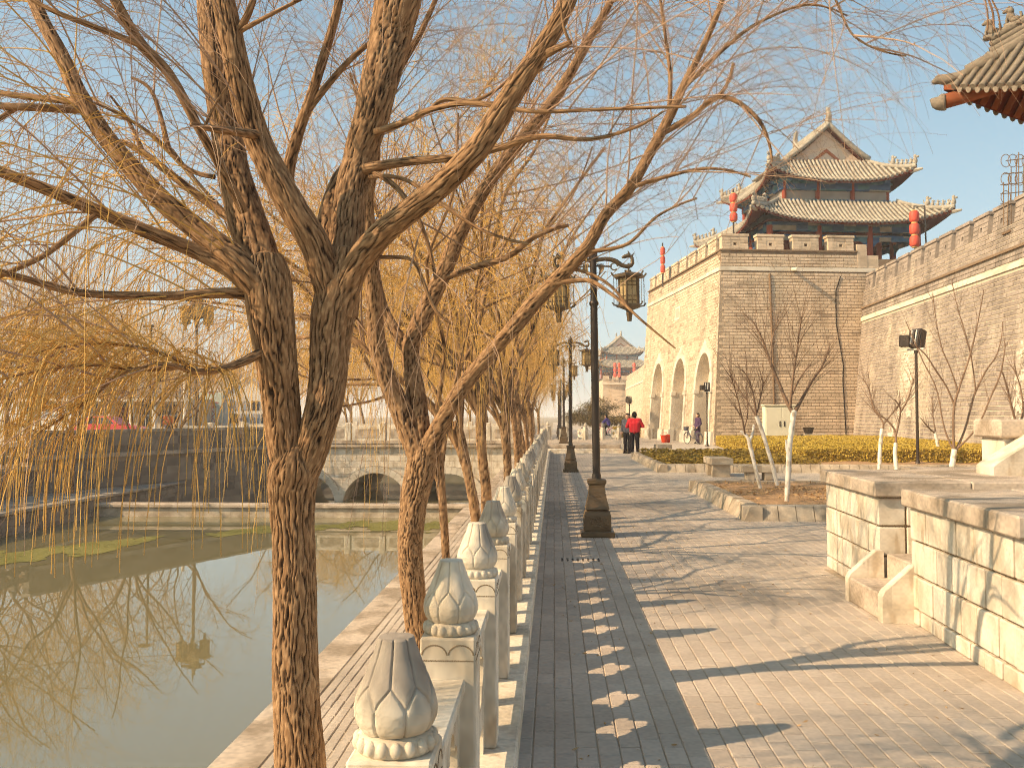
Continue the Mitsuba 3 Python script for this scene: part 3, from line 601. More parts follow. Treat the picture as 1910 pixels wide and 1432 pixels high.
def brickwork(parent, fc, mat, u0, u1, z0, z1, holes=None, npart=0, proud=0.022, seed=1):
    """courses of separate bricks on the face: the npart nearest the camera as parts, the rest one part"""
    rr = np.random.default_rng(seed); B = []
    for i in range(int((z1 - z0) / BH)):
        z = z0 + i * BH; u = u0 + (0 if i % 2 else -BL / 2)
        while u < u1 - 0.05:
            a, b = max(u, u0), min(u + BL, u1); u += BL
            if b - a < 0.1 or (holes is not None and holes.intersects(sbox(a, z, b, z + BH))): continue
            B.append((a, z, b - a, proud + rr.normal(0, 0.006)))
    Ms = [fc.frame(a, z, o) @ np.diag([(l - 0.014) / (BL - 0.014), 1, 1, 1]) for a, z, l, o in B]
    d = [np.hypot(M[0, 3], M[1, 3]) + 0.02 * M[2, 3] for M in Ms]; od = np.argsort(d)
    for i in od[:npart]: inst(parent, 'brick', kbr[mat], Ms[i])
    k = uniq(parent + '__brickwork'); scene[k] = mikit.ply(many(bq(BL - 0.014), [Ms[i] for i in od[npart:]]), 'mat_' + mat); note(k, kind='stuff')
def merlons(parent, fc, mat, zb, u0, u1, w, gap, h, thick, o, loop=True):
    u = u0; i = 0
    while u + w <= u1 + 0.01:
        hole = sbox(u + w * 0.5 - 0.09, zb + h * 0.30, u + w * 0.5 + 0.09, zb + h * 0.52)
        body = sbox(u, zb, u + w, zb + h).difference(hole) if loop else sbox(u, zb, u + w, zb + h)
        m = MB().add(*fc.prism(body, o - thick, o))
        for c in range(int(h / BH) - 0):
            for j in range(int(round(w / BL))):
                l = w / round(w / BL); a = u + j * l + 0.008
                bb = sbox(a, zb + c * BH + 0.012, a + l - 0.016, zb + (c + 1) * BH - 0.012)
                if not (loop and bb.intersects(hole)): m.add(*fc.prism(bb, o, o + 0.022))
        part(parent, 'merlon', m.mesh(), mat)
        part(parent, 'merlon_cap', fc.strip(u - 0.05, u + w + 0.05, zb + h + 0.003, zb + h + 0.13, o - thick - 0.05, o + 0.06), mat)
        u += w + gap; i += 1

# ---------------------------------------------------------------- the long brick wall on the right
cw = thing('city_wall', 'long sloping brick wall with a white band on the right, leading to the gate bastion', 'wall')
WA, WB = (14.45, 12.0), (15.95, 50.2)
wf = Face(WB, WA, 0.0, 9.2, 0.11, -1)       # seen from the promenade
if (wf.n @ np.array([-1, 0])) < 0: wf.n = -wf.n
part(cw, 'core', wf.prism(sbox(0, -0.3, wf.L, 7.35), -3.0, 0.0), 'pale_joint')
brickwork(cw, wf, 'wall_brick', 0.0, 26.0, 0.0, 6.62, None, 300, seed=2)
part(cw, 'white_band', wf.strip(0.0, wf.L, 6.64, 6.86, -0.1, 0.07), 'lime_band')
brickwork(cw, wf, 'wall_brick', 0.0, 26.0, 6.92, 7.30, None, 0, proud=0.04, seed=3)
wp = Face(WB, WA, 0.0, 9.2, 0.11, -1); wp.n = wf.n
part(cw, 'brick_ledge', wp.strip(0.0, wf.L, 7.32, 7.42, -0.6, 0.12), 'dark_joint')
part(cw, 'parapet', wp.strip(0.0, wf.L, 7.42, 8.30, -0.55, 0.0), 'pale_joint')
brickwork(cw, wp, 'wall_brick', 0.0, 26.0, 7.43, 8.30, None, 0, seed=4)
merlons(cw, wp, 'wall_brick', 8.30, 0.2, 28.0, 1.32, 0.42, 0.78, 0.5, 0.0)
# a chipped, patched stripe of old plaster on the wall
rr = np.random.default_rng(51); pb = MB()
def at_wall(px, py, fc):
    """(u, z) on a face where a photograph pixel's line of sight meets it"""
    d = at(px, py, 1.0) - EYE; nn = np.array([*fc.n, fc.k]); P0_ = fc.map(np.array([0.0]), np.array([0.0]), np.array([0.0]))[0]
    s = ((P0_ - EYE) @ nn) / (d @ nn); P = EYE + d * s
    return (P[:2] - fc.A) @ fc.U, P[2]
for (x, y, r) in [(1694, 668, 9), (1698, 685, 10), (1690, 700, 9), (1697, 715, 11), (1700, 735, 11), (1690, 752, 12), (1698, 768, 9), (1680, 770, 7), (1668, 795, 6), (1662, 812, 6), (1704, 655, 6), (1908, 700, 12), (1903, 735, 10), (1909, 660, 9), (1893, 800, 10), (1885, 825, 9), (1905, 770, 9)]:
    u, z = at_wall(x, y, wf)
    for j in range(16):
        a, b = u + rr.normal(0, r * 0.028), z + rr.normal(0, r * 0.016); w, h_ = 0.07 + 0.16 * rr.random(), 0.05 + 0.08 * rr.random()
        n_ = 7; th = np.sort(rr.random(n_) * 6.283); poly = Polygon(np.c_[a + w * np.cos(th) * (0.6 + 0.5 * rr.random(n_)), b + h_ * np.sin(th) * (0.6 + 0.5 * rr.random(n_))]).buffer(0)
        if poly.area > 0.002 and poly.geom_type == 'Polygon': pb.add(*wf.prism(poly, 0.0, 0.030 + 0.02 * rr.random()))
part(cw, 'plaster_patch', pb.mesh(), 'lime_band', kind='stuff', label='flaking white plaster patches')

# ---------------------------------------------------------------- the gate bastion
ANG = math.atan(0.13); ux, uy = np.array([math.cos(ANG), math.sin(ANG)]), np.array([-math.sin(ANG), math.cos(ANG)])
G0 = np.array([8.4, 48.5])
gb = thing('gate_bastion', 'tall square brick gate bastion with three white arches and a crenellated top', 'gate tower')
ff = Face(G0, G0 + ux * 16, 0, 11.2, 0.07); 
if ff.n @ -uy < 0: ff.n = -ff.n
lf = Face(G0 + uy * 17.5, G0, 0, 11.2, 0.07)
if lf.n @ -ux < 0: lf.n = -lf.n
FL, LL = 16.0, 17.5
ins = lambda z: 0.07 * z
def clipf(fc, z0, z1, left, right_):
    """face outline narrowed by the batter of its neighbours"""
    L = fc.L; return Polygon([(ins(z0) * left, z0), (L - ins(z0) * right_, z0), (L - ins(z1) * right_, z1), (ins(z1) * left, z1)])
part(gb, 'front_core', ff.prism(clipf(ff, 0, 10.1, 1, 0), -0.8, 0.0), 'dark_joint')
ac = [LL - 2.55, LL - 7.6, LL - 13.0]; AW, ZS, AH = 1.36, 3.05, 2.0
def arch_poly(c, w, zs, h, z0=-0.2, tip=0.0):
    a = np.linspace(0, math.pi, 40); q = np.c_[c + w * np.cos(a), zs + h * np.sin(a) ** 0.92 + tip * np.exp(-((a - math.pi / 2) / 0.16) ** 2)]
    return Polygon([(c + w, z0), *map(tuple, q), (c - w, z0)]).buffer(0)
arches = unary_union([arch_poly(c, AW, ZS, AH) for c in ac])
part(gb, 'side_core', lf.prism(clipf(lf, 0, 10.1, 0, 1).difference(arches), -0.8, 0.0), 'pale_joint')
part(gb, 'fill', (lambda v, f: (v, f))(*prism(Polygon([tuple(G0 + ux * 7.8 + uy * 0.85), tuple(G0 + ux * 16 + uy * 0.85), tuple(G0 + ux * 16 + uy * 17), tuple(G0 + ux * 7.8 + uy * 17)]), 0, 10.05)), 'dark_joint')
part(gb, 'platform', prism(Polygon([tuple(G0 + ux * 0.75 + uy * 0.75), tuple(G0 + ux * 16 + uy * 0.75), tuple(G0 + ux * 16 + uy * 17.4), tuple(G0 + ux * 0.75 + uy * 17.4)]), 9.6, 10.08), 'dark_joint')
part(gb, 'back_core', prism(Polygon([tuple(G0 + ux * 0.9 + uy * 16.9), tuple(G0 + ux * 7.8 + uy * 16.9), tuple(G0 + ux * 7.8 + uy * 17.6), tuple(G0 + ux * 0.9 + uy * 17.6)]), 0, 10.05), 'dark_joint')
holes = unary_union([arch_poly(c, AW + 0.36, ZS, AH + 0.45, -0.5, 0.25) for c in ac])
brickwork(gb, ff, 'city_brick', 0.80, 9.4, 0.0, 9.3, unary_union([Polygon([(-1, 0), (0.02, 0), (0.68, 9.5), (-1, 9.5)])]), 220, seed=5)
# quoin bricks fill the battered corner
brickwork(gb, ff, 'city_brick', 0.02, 0.82, 0.0, 9.3, Polygon([(-1, 0), (0.0, 0), (0.65, 9.4), (-1, 9.4)]), 0, seed=6)
brickwork(gb, lf, 'city_brick', 0.0, LL, 0.0, 9.3, unary_union([holes, Polygon([(LL + 1, 0), (LL, 0), (LL - 0.65, 9.4), (LL + 1, 9.4)])]), 80, seed=7)
for c in ac:
    ring = arch_poly(c, AW + 0.34, ZS, AH + 0.42, ZS, 0.28).difference(arch_poly(c, AW, ZS, AH, ZS - 1))
    part(gb, 'arch_ring', lf.prism(ring, -0.1, 0.06), 'lime_band')
    for s in (-1, 1):
        a, b = sorted((c + s * AW, c + s * (AW + 0.34)))
        part(gb, 'pilaster', lf.strip(a, b, 0.72, ZS - 0.26, -0.15, 0.07), 'lime_band'); part(gb, 'impost', lf.strip(a - 0.08, b + 0.08, ZS - 0.25, ZS - 0.003, -0.15, 0.12), 'lime_band')
        a, b = sorted((c + s * (AW - 0.05), c + s * (AW + 1.05))); part(gb, 'plinth', lf.strip(a, b, -0.1, 0.70, -0.2, 0.16), 'lime_band')
    # vaulted passage lined with plaster: floor, jambs and barrel vault 6.9 m deep, and its end wall
    q = np.array(arch_poly(c, AW, ZS, AH, -0.1).exterior.coords)[:-1]; q = q[::-1] if Polygon(q).exterior.is_ccw is False else q
    nq = len(q); inn = np.array([lf.map(np.array([a]), np.array([z]), np.array([-0.02]))[0] for a, z in q]); out_ = inn + np.array([*(-lf.n), 0]) * 4.2
    i = np.arange(nq); j = (i + 1) % nq
    part(gb, 'passage', (np.vstack([inn, out_]), np.vstack([np.stack([i, i + nq, j + nq], 1), np.stack([i, j + nq, j], 1)])), 'lime_plaster', 40)
    sub = arch_poly(c, AW, ZS, AH, -0.1); m = trimesh.creation.extrude_polygon(sub, 0.2, engine='earcut')
    w = lf.map(m.vertices[:, 0], m.vertices[:, 1], 0 * m.vertices[:, 0]) + np.array([*(-lf.n), 0]) * (4.1 + m.vertices[:, 2:3])
    part(gb, 'passage_end', (w, m.faces), 'lime_plaster')
    tp = arch_poly(c, AW - 0.01, ZS, AH - 0.01, ZS).buffer(0); part(gb, 'tympanum', lf.prism(tp, -0.75, -0.65), 'lime_band'); part(gb, 'tympanum_beam', lf.strip(c - AW, c + AW, ZS - 0.16, ZS - 0.003, -0.80, -0.60), 'lime_band')
    part(gb, 'gate_leaf', lf.strip(c - AW * 0.95, c - 0.35, 0.0, 2.75, -3.4, -3.3), 'lime_plaster')
for fc, L, u0, u1 in ((ff, FL, 0.62, FL), (lf, LL, 0.0, LL - 0.62)):
    part(gb, 'white_band', fc.strip(u0, u1, 9.36, 9.58, -0.3, 0.07), 'lime_band')
brickwork(gb, ff, 'city_brick', 0.70, 8.3, 9.61, 10.42, None, 0, seed=8); brickwork(gb, lf, 'city_brick', 0.0, LL - 0.70, 9.61, 10.42, None, 0, seed=9)
for fc, u0, u1 in ((ff, 0.69, 8.3), (lf, 0.0, LL - 0.69)):
    part(gb, 'parapet', fc.strip(u0, u1, 9.60, 10.45, -0.5, 0.0), 'dark_joint'); part(gb, 'brick_ledge', fc.strip(u0 - 0.03, u1 + 0.03, 10.452, 10.53, -0.55, 0.09), 'dark_joint')
merlons(gb, ff, 'city_brick', 10.53, 0.78, 8.4, 1.45, 0.52, 0.72, 0.45, 0.0); merlons(gb, lf, 'city_brick', 10.53, 0.3, LL - 0.8, 1.5, 0.5, 0.72, 0.45, 0.0)
part(gb, 'side_parapet', ff.strip(8.3, 8.85, 9.6, 10.9, -0.5, 0.05), 'city_brick'); part(gb, 'side_parapet', ff.strip(8.85, 9.5, 9.6, 10.3, -0.5, 0.02), 'city_brick')
pu, pz = at_wall(1265, 584, lf); part(gb, 'plaque', lf.strip(pu - 0.55, pu + 0.55, pz - 0.42, pz + 0.42, -0.05, 0.05), 'lime_band'); part(gb, 'plaque_panel', lf.strip(pu - 0.42, pu + 0.42, pz - 0.3, pz + 0.3, 0.0, 0.055), 'lime_plaster')
# water spout, drain pipe, cable
gs = ff.map(np.array([4.6]), np.array([9.45]), np.array([0.1]))[0]
part(gb, 'water_spout', MB().add(*tube([gs, gs + np.array([*(ff.n * 0.75), -0.10])], 0.10, 8)).mesh(), 'lime_band', 30)
diff('old_pipe', (0.20, 0.13, 0.08))
p_ = [ff.map(np.array([a]), np.array([z]), np.array([0.06]))[0] for a, z in ((3.35, 9.2), (3.36, 5), (3.33, 0.6))]; part(gb, 'drain_pipe', tube(p_, 0.055, 8), 'old_pipe', True)
p_ = [ff.map(np.array([a]), np.array([z]), np.array([0.05]))[0] for a, z in ((7.3, 9.1), (7.0, 8.3), (6.95, 6.5), (7.25, 4.2), (7.18, 3.4), (7.2, 2.6), (7.22, 0.5))]; part(gb, 'cable', tube(p_, 0.028, 6), 'black_hole', True)

# ---------------------------------------------------------------- two-tiered gate pavilion
def c_tile(p, n, uv):
    k = CR(dr.floor(p.x / 0.21), dr.floor(p.y / 0.21), dr.floor(p.z / 0.16))
    return MIX((0.31, 0.275, 0.225), (0.45, 0.405, 0.335), k) * (0.75 + 0.5 * FB(p.x * 2.2, p.y * 2.2, p.z * 2.2, 3))
diff('roof_tile', c_tile)
diff('tile_bed', (0.16, 0.13, 0.095))
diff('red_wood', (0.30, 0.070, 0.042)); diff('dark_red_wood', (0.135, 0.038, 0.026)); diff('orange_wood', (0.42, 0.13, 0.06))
def c_beam(p, n, uv):
    k = CR(dr.floor((p.x * 0.99 + p.y * 0.13) / 0.7), dr.floor((p.y * 0.99 - p.x * 0.13) / 0.7), dr.floor(p.z / 0.3))
    c = MIX((0.055, 0.115, 0.22), (0.07, 0.165, 0.20), SS(0.45, 0.55, k)); c = MIX(c, (0.30, 0.26, 0.20), SS(0.78, 0.82, k))
    return c * (0.7 + 0.6 * N(p.x * 4, p.y * 4, p.z * 5))
diff('painted_beam', c_beam)
diff('gable_wall', lambda p, n, uv: MIX((0.66, 0.46, 0.33), (0.80, 0.66, 0.52), FB(p.x * 3, p.y * 3, p.z * 3, 3)))
diff('grey_panel', lambda p, n, uv: MIX((0.30, 0.25, 0.21), (0.42, 0.36, 0.31), FB(p.x * 2, p.y * 2, p.z * 2, 3)))
def roof_side(we, ye, wt, yt, ze, zt, lift, out, gap=0.24, rad=0.075, cv=1.35, nr=9, drop=0.16, ep=3.2):
    """one side of a hipped roof, eave along x at y = -ye: (bed surface, tile rows, soffit, eave tiles)"""
    def S(x, t):
        w = we + (wt - we) * t; s = np.clip(np.abs(x) / w, 0, 1); e = s ** ep * (1 - t) ** 1.3
        y = -(ye + (yt - ye) * t) - out * e
        z = ze + (zt - ze) * np.maximum(t, 0) ** cv + lift * e
        return np.stack([x + np.sign(x) * out * e * 0.9, y, z], -1)
    s, t = np.meshgrid(np.linspace(-1, 1, 41), np.linspace(0, 1, nr), indexing='ij'); P = S(s * (we + (wt - we) * t), t)
    bed_ = grid(P[..., 0], P[..., 1], P[..., 2]); bed_ = (bed_[0], bed_[1][:, ::-1])
    sof = grid(P[..., 0], P[..., 1], P[..., 2] - drop); rows, ends = MB(), MB()
    edge = np.stack([P[:, 0], P[:, 0] - [0, 0, drop]], 1)
    fas = grid(edge[..., 0], edge[..., 1], edge[..., 2])
    n = int(2 * we / gap); xs = (np.arange(n) - (n - 1) / 2) * gap
    for x in xs:
        tm = 1.0 if abs(x) <= wt else (we - abs(x)) / (we - wt)
        if tm < 0.04: continue
        k = max(3, int(2 + 7 * tm)); q = S(np.full(k, x), np.linspace(-0.015 if tm > 0.1 else 0, tm, k)) + [0, 0, rad * 0.35]
        rows.add(*tube(q, rad, 6))
        d = q[0] - q[1]; d /= np.linalg.norm(d); ends.add(*tube([q[0] + d * 0.005, q[0] + d * 0.045], rad * 1.22, 8))
    return bed_, rows.mesh(), sof, fas, ends.mesh(), S
def beast(h=0.34):
    m = MB().add(*lathe([(0.05, 0), (0.085, 0.04), (0.09, 0.12), (0.06, 0.2), (0.045, 0.23), (0.065, 0.27), (0.05, 0.33), (0.0, 0.36)], 7)); m.add(*box(0.03, 0.13, -0.03, 0.03, 0.22, 0.29)); m.add(*tube([(-0.07, 0, 0.08), (-0.14, 0, 0.14), (-0.15, 0, 0.24)], [0.03, 0.025, 0.01], 5))
    v, f = m.mesh(); return v * (h / 0.36), f
def pavilion_parts():
    out = []
    add = lambda nm, mesh, mat, sm=False, kind=None, sub=None: out.append((nm, mesh, mat, sm, kind, sub))
    def tier(nm, we, wt, ze, zt, lift, ov, cv, sides):
        bd, rw, sf, ed, fs = MB(), MB(), MB(), MB(), MB(); Ss = None
        for q in sides:
            M = mat4(rz=q * math.pi / 2); a, b, c, f_, d, S = roof_side(we, we, wt, wt, ze, zt, lift, ov, cv=cv)
            for mb, g in ((bd, a), (rw, b), (sf, c), (ed, d), (fs, f_)): mb.add(*xf(g, M))
            Ss = S
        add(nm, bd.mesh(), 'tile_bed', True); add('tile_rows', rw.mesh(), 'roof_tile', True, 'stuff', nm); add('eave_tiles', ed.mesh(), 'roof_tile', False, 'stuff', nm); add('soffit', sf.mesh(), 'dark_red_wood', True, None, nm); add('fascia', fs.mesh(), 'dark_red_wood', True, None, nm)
        for q in range(4):
            M = mat4(rz=q * math.pi / 2); t = np.linspace(0, 1, 10); w = we + (wt - we) * t; P = S(w, t) + [0, 0, 0.1]
            add('hip_ridge', xf(tube(P, np.linspace(0.15, 0.12, 10), 6), M), 'roof_tile', True, None, nm)
            d0 = P[0] - P[1]; d0 /= np.linalg.norm(d0)
            add('corner_beam', xf(tube([P[1] - [0, 0, 0.3], P[0] - [0, 0, 0.28], P[0] + d0 * 0.35 - [0, 0, 0.26]], [0.13, 0.11, 0.06], 6), M), 'roof_tile', False, None, nm)
            for i in range(6):
                tt = 0.02 + 0.085 * i; p0 = S(np.array(we + (wt - we) * tt), np.array(tt)) + [0, 0, 0.2]
                add('ridge_beast', xf(xf(beast(0.55 if i in (0, 5) else 0.36), mat4(p0, -math.pi / 4)), M), 'roof_tile', True, None, nm)
        return S
    tier('lower_roof', 5.45, 3.55, 12.35, 13.95, 0.80, 0.35, 1.25, range(4))
    tier('upper_roof', 4.05, 2.35, 15.05, 16.65, 0.78, 0.32, 1.25, range(4))
    # gable block on the upper roof: ridge runs along local y
    gx = np.linspace(-2.45, 2.45, 25); gz = 16.55 + 2.05 * np.clip(1 - np.abs(gx) / 2.45, 0, 1) ** 1.18
    for yy, nm in ((-2.05, 'gable'), (2.05, 'gable')):
        poly = Polygon([*zip(gx, gz), (2.45, 16.4), (-2.45, 16.4)]).buffer(0)
        add(nm, prism(poly, yy - 0.06, yy + 0.06, 'xz'), 'gable_wall')
        s = -1 if yy < 0 else 1
        tri = Polygon([(-1.0, 16.62), (1.0, 16.62), (0, 17.42)]).difference(Polygon([(-0.66, 16.7), (0.66, 16.7), (0, 17.2)])); add('truss', prism(tri, yy + s * 0.07 - 0.05, yy + s * 0.07 + 0.05, 'xz'), 'orange_wood', False, None, nm)
        add('sill', prism(sbox(-2.4, 16.46, 2.4, 16.60), yy + s * 0.1 - 0.08, yy + s * 0.1 + 0.08, 'xz'), 'tile_bed', False, None, nm)
    y = np.linspace(-2.5, 2.5, 3); X, Y = np.meshgrid(gx, y, indexing='ij'); add('top_roof', grid(X, Y, (gz + 0.12)[:, None] + 0 * Y), 'tile_bed', True)
    add('top_soffit', grid(X, Y, (gz - 0.02)[:, None] + 0 * Y), 'dark_red_wood', True, None, 'top_roof')
    rw = MB()
    for yy in np.arange(-2.4, 2.41, 0.24):
        for s in (-1, 1): xx = np.linspace(0.08, 2.9, 8); rw.add(*tube(np.c_[s * xx, np.full(8, yy), 16.55 + 2.05 * np.clip(1 - xx / 2.45, -0.05, 1).clip(0) ** 1.18 + 0.16 - 0.25 * np.clip(xx - 2.45, 0, 1)], 0.075, 6))
    add('tile_rows', rw.mesh(), 'roof_tile', True, 'stuff', 'top_roof')
    for s in (-1, 1):
        for e in (-1, 1):
            add('verge_ridge', tube(np.c_[e * np.linspace(0, 2.5, 10), np.full(10, s * 2.5), 16.55 + 2.05 * (1 - np.linspace(0, 2.5, 10) / 2.5).clip(0) ** 1.18 + 0.22], 0.14, 6), 'roof_tile', True, None, 'top_roof')
    add('main_ridge', bev(-0.16, 0.16, -2.55, 2.55, 18.6, 19.0, 0.04), 'roof_tile', False, None, 'top_roof')
    for s in (-1, 1):
        m = MB().add(*tube([(0, s * 2.4, 18.9), (0, s * 2.55, 19.3), (0, s * 2.40, 19.75), (0, s * 2.2, 19.85)], [0.22, 0.17, 0.13, 0.04], 7)); m.add(*box(-0.1, 0.1, s * 2.5 - 0.12, s * 2.5 + 0.12, 18.95, 19.4)); m.add(*tube([(0, s * 2.6, 19.3), (0, s * 2.75, 19.9)], [0.05, 0.02], 5))
        add('ridge_end', m.mesh(), 'roof_tile', False, None, 'top_roof')
    # upper storey
    add('upper_wall', box(-3.15, 3.15, -3.15, 3.15, 13.4, 15.2), 'grey_panel')
    for q in range(4):
        M = mat4(rz=q * math.pi / 2)
        add('upper_beam', xf(bev(-3.3, 3.3, -3.34, -3.16, 14.62, 15.30, 0.02), M), 'painted_beam'); add('upper_sill', xf(bev(-3.3, 3.3, -3.36, -3.16, 13.75, 14.10, 0.02), M), 'painted_beam')
        for x in (-3.05, -1.05, 1.05): add('upper_column', xf(xf(trimesh.creation.cylinder(0.13, 1.5, sections=12), mat4((x, -3.24, 14.4))), M), 'red_wood', True)
        for i in range(9): add('bracket', xf(sq([(0.08, 0), (0.2, 0.14), (0.2, 0.2)], mat4((-2.8 + 0.7 * i, -3.45, 15.02)), 0), M), 'painted_beam')
    # lower storey: red columns, painted beams, curved braces, inner red walls with doorways
    dw = unary_union([arch_poly(x, 0.62, 11.3, 0.35, 9.9) for x in (-2.0, 0.0, 2.0)])
    for q in range(4):
        M = mat4(rz=q * math.pi / 2)
        for i, x in enumerate((-4.35, -1.5, 1.5)):
            c = lathe([(0.24, 10.05), (0.24, 10.2), (0.185, 10.22), (0.175, 12.3)], 16); add('column', xf(xf(c, mat4((x, -4.35, 0))), M), 'red_wood', 40)
        add('eave_beam', xf(bev(-4.4, 4.4, -4.48, -4.24, 11.98, 12.50, 0.02), M), 'painted_beam'); add('lintel', xf(bev(-4.3, 4.3, -4.43, -4.29, 11.62, 11.80, 0.02), M), 'painted_beam')
        for x0 in (-4.35, -1.5, 1.5):
            b = 2.85 if x0 != -1.5 else 3.0; a = np.linspace(0, 1, 12)
            pl = Polygon([(x0, 11.62), (x0 + b, 11.62), (x0 + b, 11.05), *[(x0 + b - 0.12 - 0.55 * k, 11.05 + 0.42 * math.sin(k * math.pi / 2)) for k in a], *[(x0 + 0.12 + 0.55 * (1 - k), 11.05 + 0.42 * math.sin((1 - k) * math.pi / 2)) for k in a], (x0, 11.05)]).buffer(0)
            add('bracket_panel', xf(prism(pl, -4.40, -4.33, 'xz'), M), 'painted_beam')
        add('inner_wall', xf(prism(sbox(-2.9, 10.05, 2.9, 12.4).difference(dw), -2.95, -2.8, 'xz'), M), 'red_wood')
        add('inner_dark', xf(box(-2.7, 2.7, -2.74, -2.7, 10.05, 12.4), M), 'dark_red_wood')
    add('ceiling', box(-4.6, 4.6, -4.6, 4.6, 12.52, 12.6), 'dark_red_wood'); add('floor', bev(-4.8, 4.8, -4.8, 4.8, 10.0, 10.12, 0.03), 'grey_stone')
    return out
pav_parts = pavilion_parts()
def place_pavilion(name, label, M, group=None):
    t = thing(name, label, 'pavilion', group); last = {}
    for i, (nm, mesh, mat, sm, kind, sub) in enumerate(pav_parts):
        pk = protos.get(('pav', i))
        if pk is None: pk = protos[('pav', i)] = proto('pavilion_%d' % i, mesh, mat, sm)
        host = last[sub] if sub else t
        k = inst(host, nm, pk, M); 
        if kind: note(k, kind=kind)
        if not sub: last[nm] = k
    return t
pc = np.array([11.26, 50.5]) + 5.45 * ux + 5.5 * uy
place_pavilion('gate_pavilion', 'large two tiered pavilion with grey tiled roofs and blue beams on the brick bastion', mat4((pc[0], pc[1], 0), ANG))
place_pavilion('far_pavilion', 'small hazy two tiered pavilion far away at the end of the promenade', mat4((13.2, 186, -1.2), 0.12))
ft = thing('far_bastion', 'distant brick bastion under the far hazy pavilion', 'gate tower')
fF = Face((8.9, 178), (24, 179.5), 0, 11, 0.07)
if fF.n[1] > 0: fF.n = -fF.n
part(ft, 'body', prism(Polygon([(9.6, 178.6), (30, 180), (30, 196), (8, 196)]), 0, 8.6), 'city_brick'); part(ft, 'white_band', box(9.4, 30, 178.2, 178.7, 7.7, 8.0), 'lime_band')
for i in range(11): part(ft, 'merlon', box(9.6 + i * 1.8, 10.8 + i * 1.8, 178.5, 179, 8.6, 9.4), 'city_brick')
fw = thing('far_wall', 'low stretch of hazy brick wall beyond the arches below the far pavilion', 'wall')
part(fw, 'body', prism(Polygon([(13.2, 128), (30, 128), (30, 177), (13.9, 177)]), 0, 8.3), 'city_brick'); part(fw, 'white_band', prism(Polygon([(13.1, 128), (13.3, 128), (14, 177), (13.8, 177)]), 6.6, 6.9), 'lime_band')
for i in range(22): part(fw, 'merlon', box(13.25 + i * 0.03, 13.8 + i * 0.03, 129 + i * 2.1, 130.3 + i * 2.1, 8.3, 9.1), 'city_brick')
# ---------------------------------------------------------------- street lamps along the balustrade
def c_iron(p, n, uv): return MIX((0.085, 0.055, 0.030), (0.19, 0.13, 0.07), FB(p.x * 9, p.y * 9, p.z * 9, 3))
prin('bronze_paint', c_iron, 0.45, 0.5, 0.3)
prin('dark_iron', (0.045, 0.032, 0.024), 0.4, 0.5, 0.3)
diff('amber_glass', lambda p, n, uv: MIX((0.46, 0.33, 0.16), (0.62, 0.47, 0.26), FB(p.x * 12, p.y * 12, p.z * 8, 2)))
ped = MB().add(*sq([(0.205, 0), (0.212, 0.012), (0.212, 0.062), (0.205, 0.07), (0.168, 0.075), (0.172, 0.10), (0.168, 0.27), (0.158, 0.315), (0.128, 0.335), (0.152, 0.35), (0.14, 0.40), (0.112, 0.52), (0.099, 0.62), (0.101, 0.65), (0.118, 0.675), (0.120, 0.715), (0.08, 0.73)]))
for q in range(4):
    M = mat4(rz=q * math.pi / 2); rc = np.random.default_rng(4)
    for i in range(26):
        a, b = rc.uniform(-0.12, 0.12), rc.uniform(0.11, 0.25); ped.add(*xf(xf(trimesh.creation.icosphere(1, 0.017), mat4((a, -0.168, b), 0, (1.3, 0.55, 1))), M))
    for i in range(3): ped.add(*xf(box(-0.04, 0.04, -0.128 + 0.009 * i, -0.10, 0.445 + 0.05 * i, 0.468 + 0.05 * i), M))
pole = lathe([(0.062, 0.73), (0.058, 0.78), (0.05, 0.80), (0.050, 2.2), (0.046, 2.95), (0.060, 2.97), (0.060, 3.0), (0.044, 3.02), (0.042, 3.55), (0.06, 3.58), (0.05, 3.66), (0.03, 3.70), (0.0, 3.76)], 14)
def arm(s):
    m = MB(); x = lambda a: s * a
    m.add(*tube(smooth_path([(x(0.03), 0, 3.54), (x(0.16), 0, 3.56), (x(0.28), 0, 3.535), (x(0.38), 0, 3.47), (x(0.455), 0, 3.455), (x(0.505), 0, 3.50), (x(0.50), 0, 3.57), (x(0.46), 0, 3.60)], 22), np.interp(np.linspace(0, 1, 22), [0, 0.4, 0.75, 1], [0.026, 0.03, 0.026, 0.020]), 8))
    m.add(*tube([(x(0.46), 0, 3.60), (x(0.40), 0, 3.585), (x(0.37), 0, 3.575)], [0.032, 0.026, 0.012], 6)); m.add(*tube([(x(0.47), 0, 3.61), (x(0.45), 0, 3.66)], [0.02, 0.004], 5)); m.add(*tube([(x(0.495), 0, 3.59), (x(0.53), 0, 3.63)], [0.016, 0.004], 5))
    for k in range(5): m.add(*tube(smooth_path([(x(0.05 + 0.018 * k), 0, 3.50), (x(0.085 + 0.012 * k), 0, 3.40 + 0.01 * k), (x(0.06), 0, 3.33), (x(0.045), 0, 3.28)], 8), 0.007, 5))
    m.add(*tube(np.stack([x(0.27 + 0.045 * np.cos(np.linspace(0, 5.5, 14))), np.zeros(14), 3.46 + 0.045 * np.sin(np.linspace(0, 5.5, 14))], 1), 0.01, 5)); m.add(*tube([(x(0.03), 0, 3.47), (x(0.24), 0, 3.46)], 0.012, 5))
    return m.mesh()
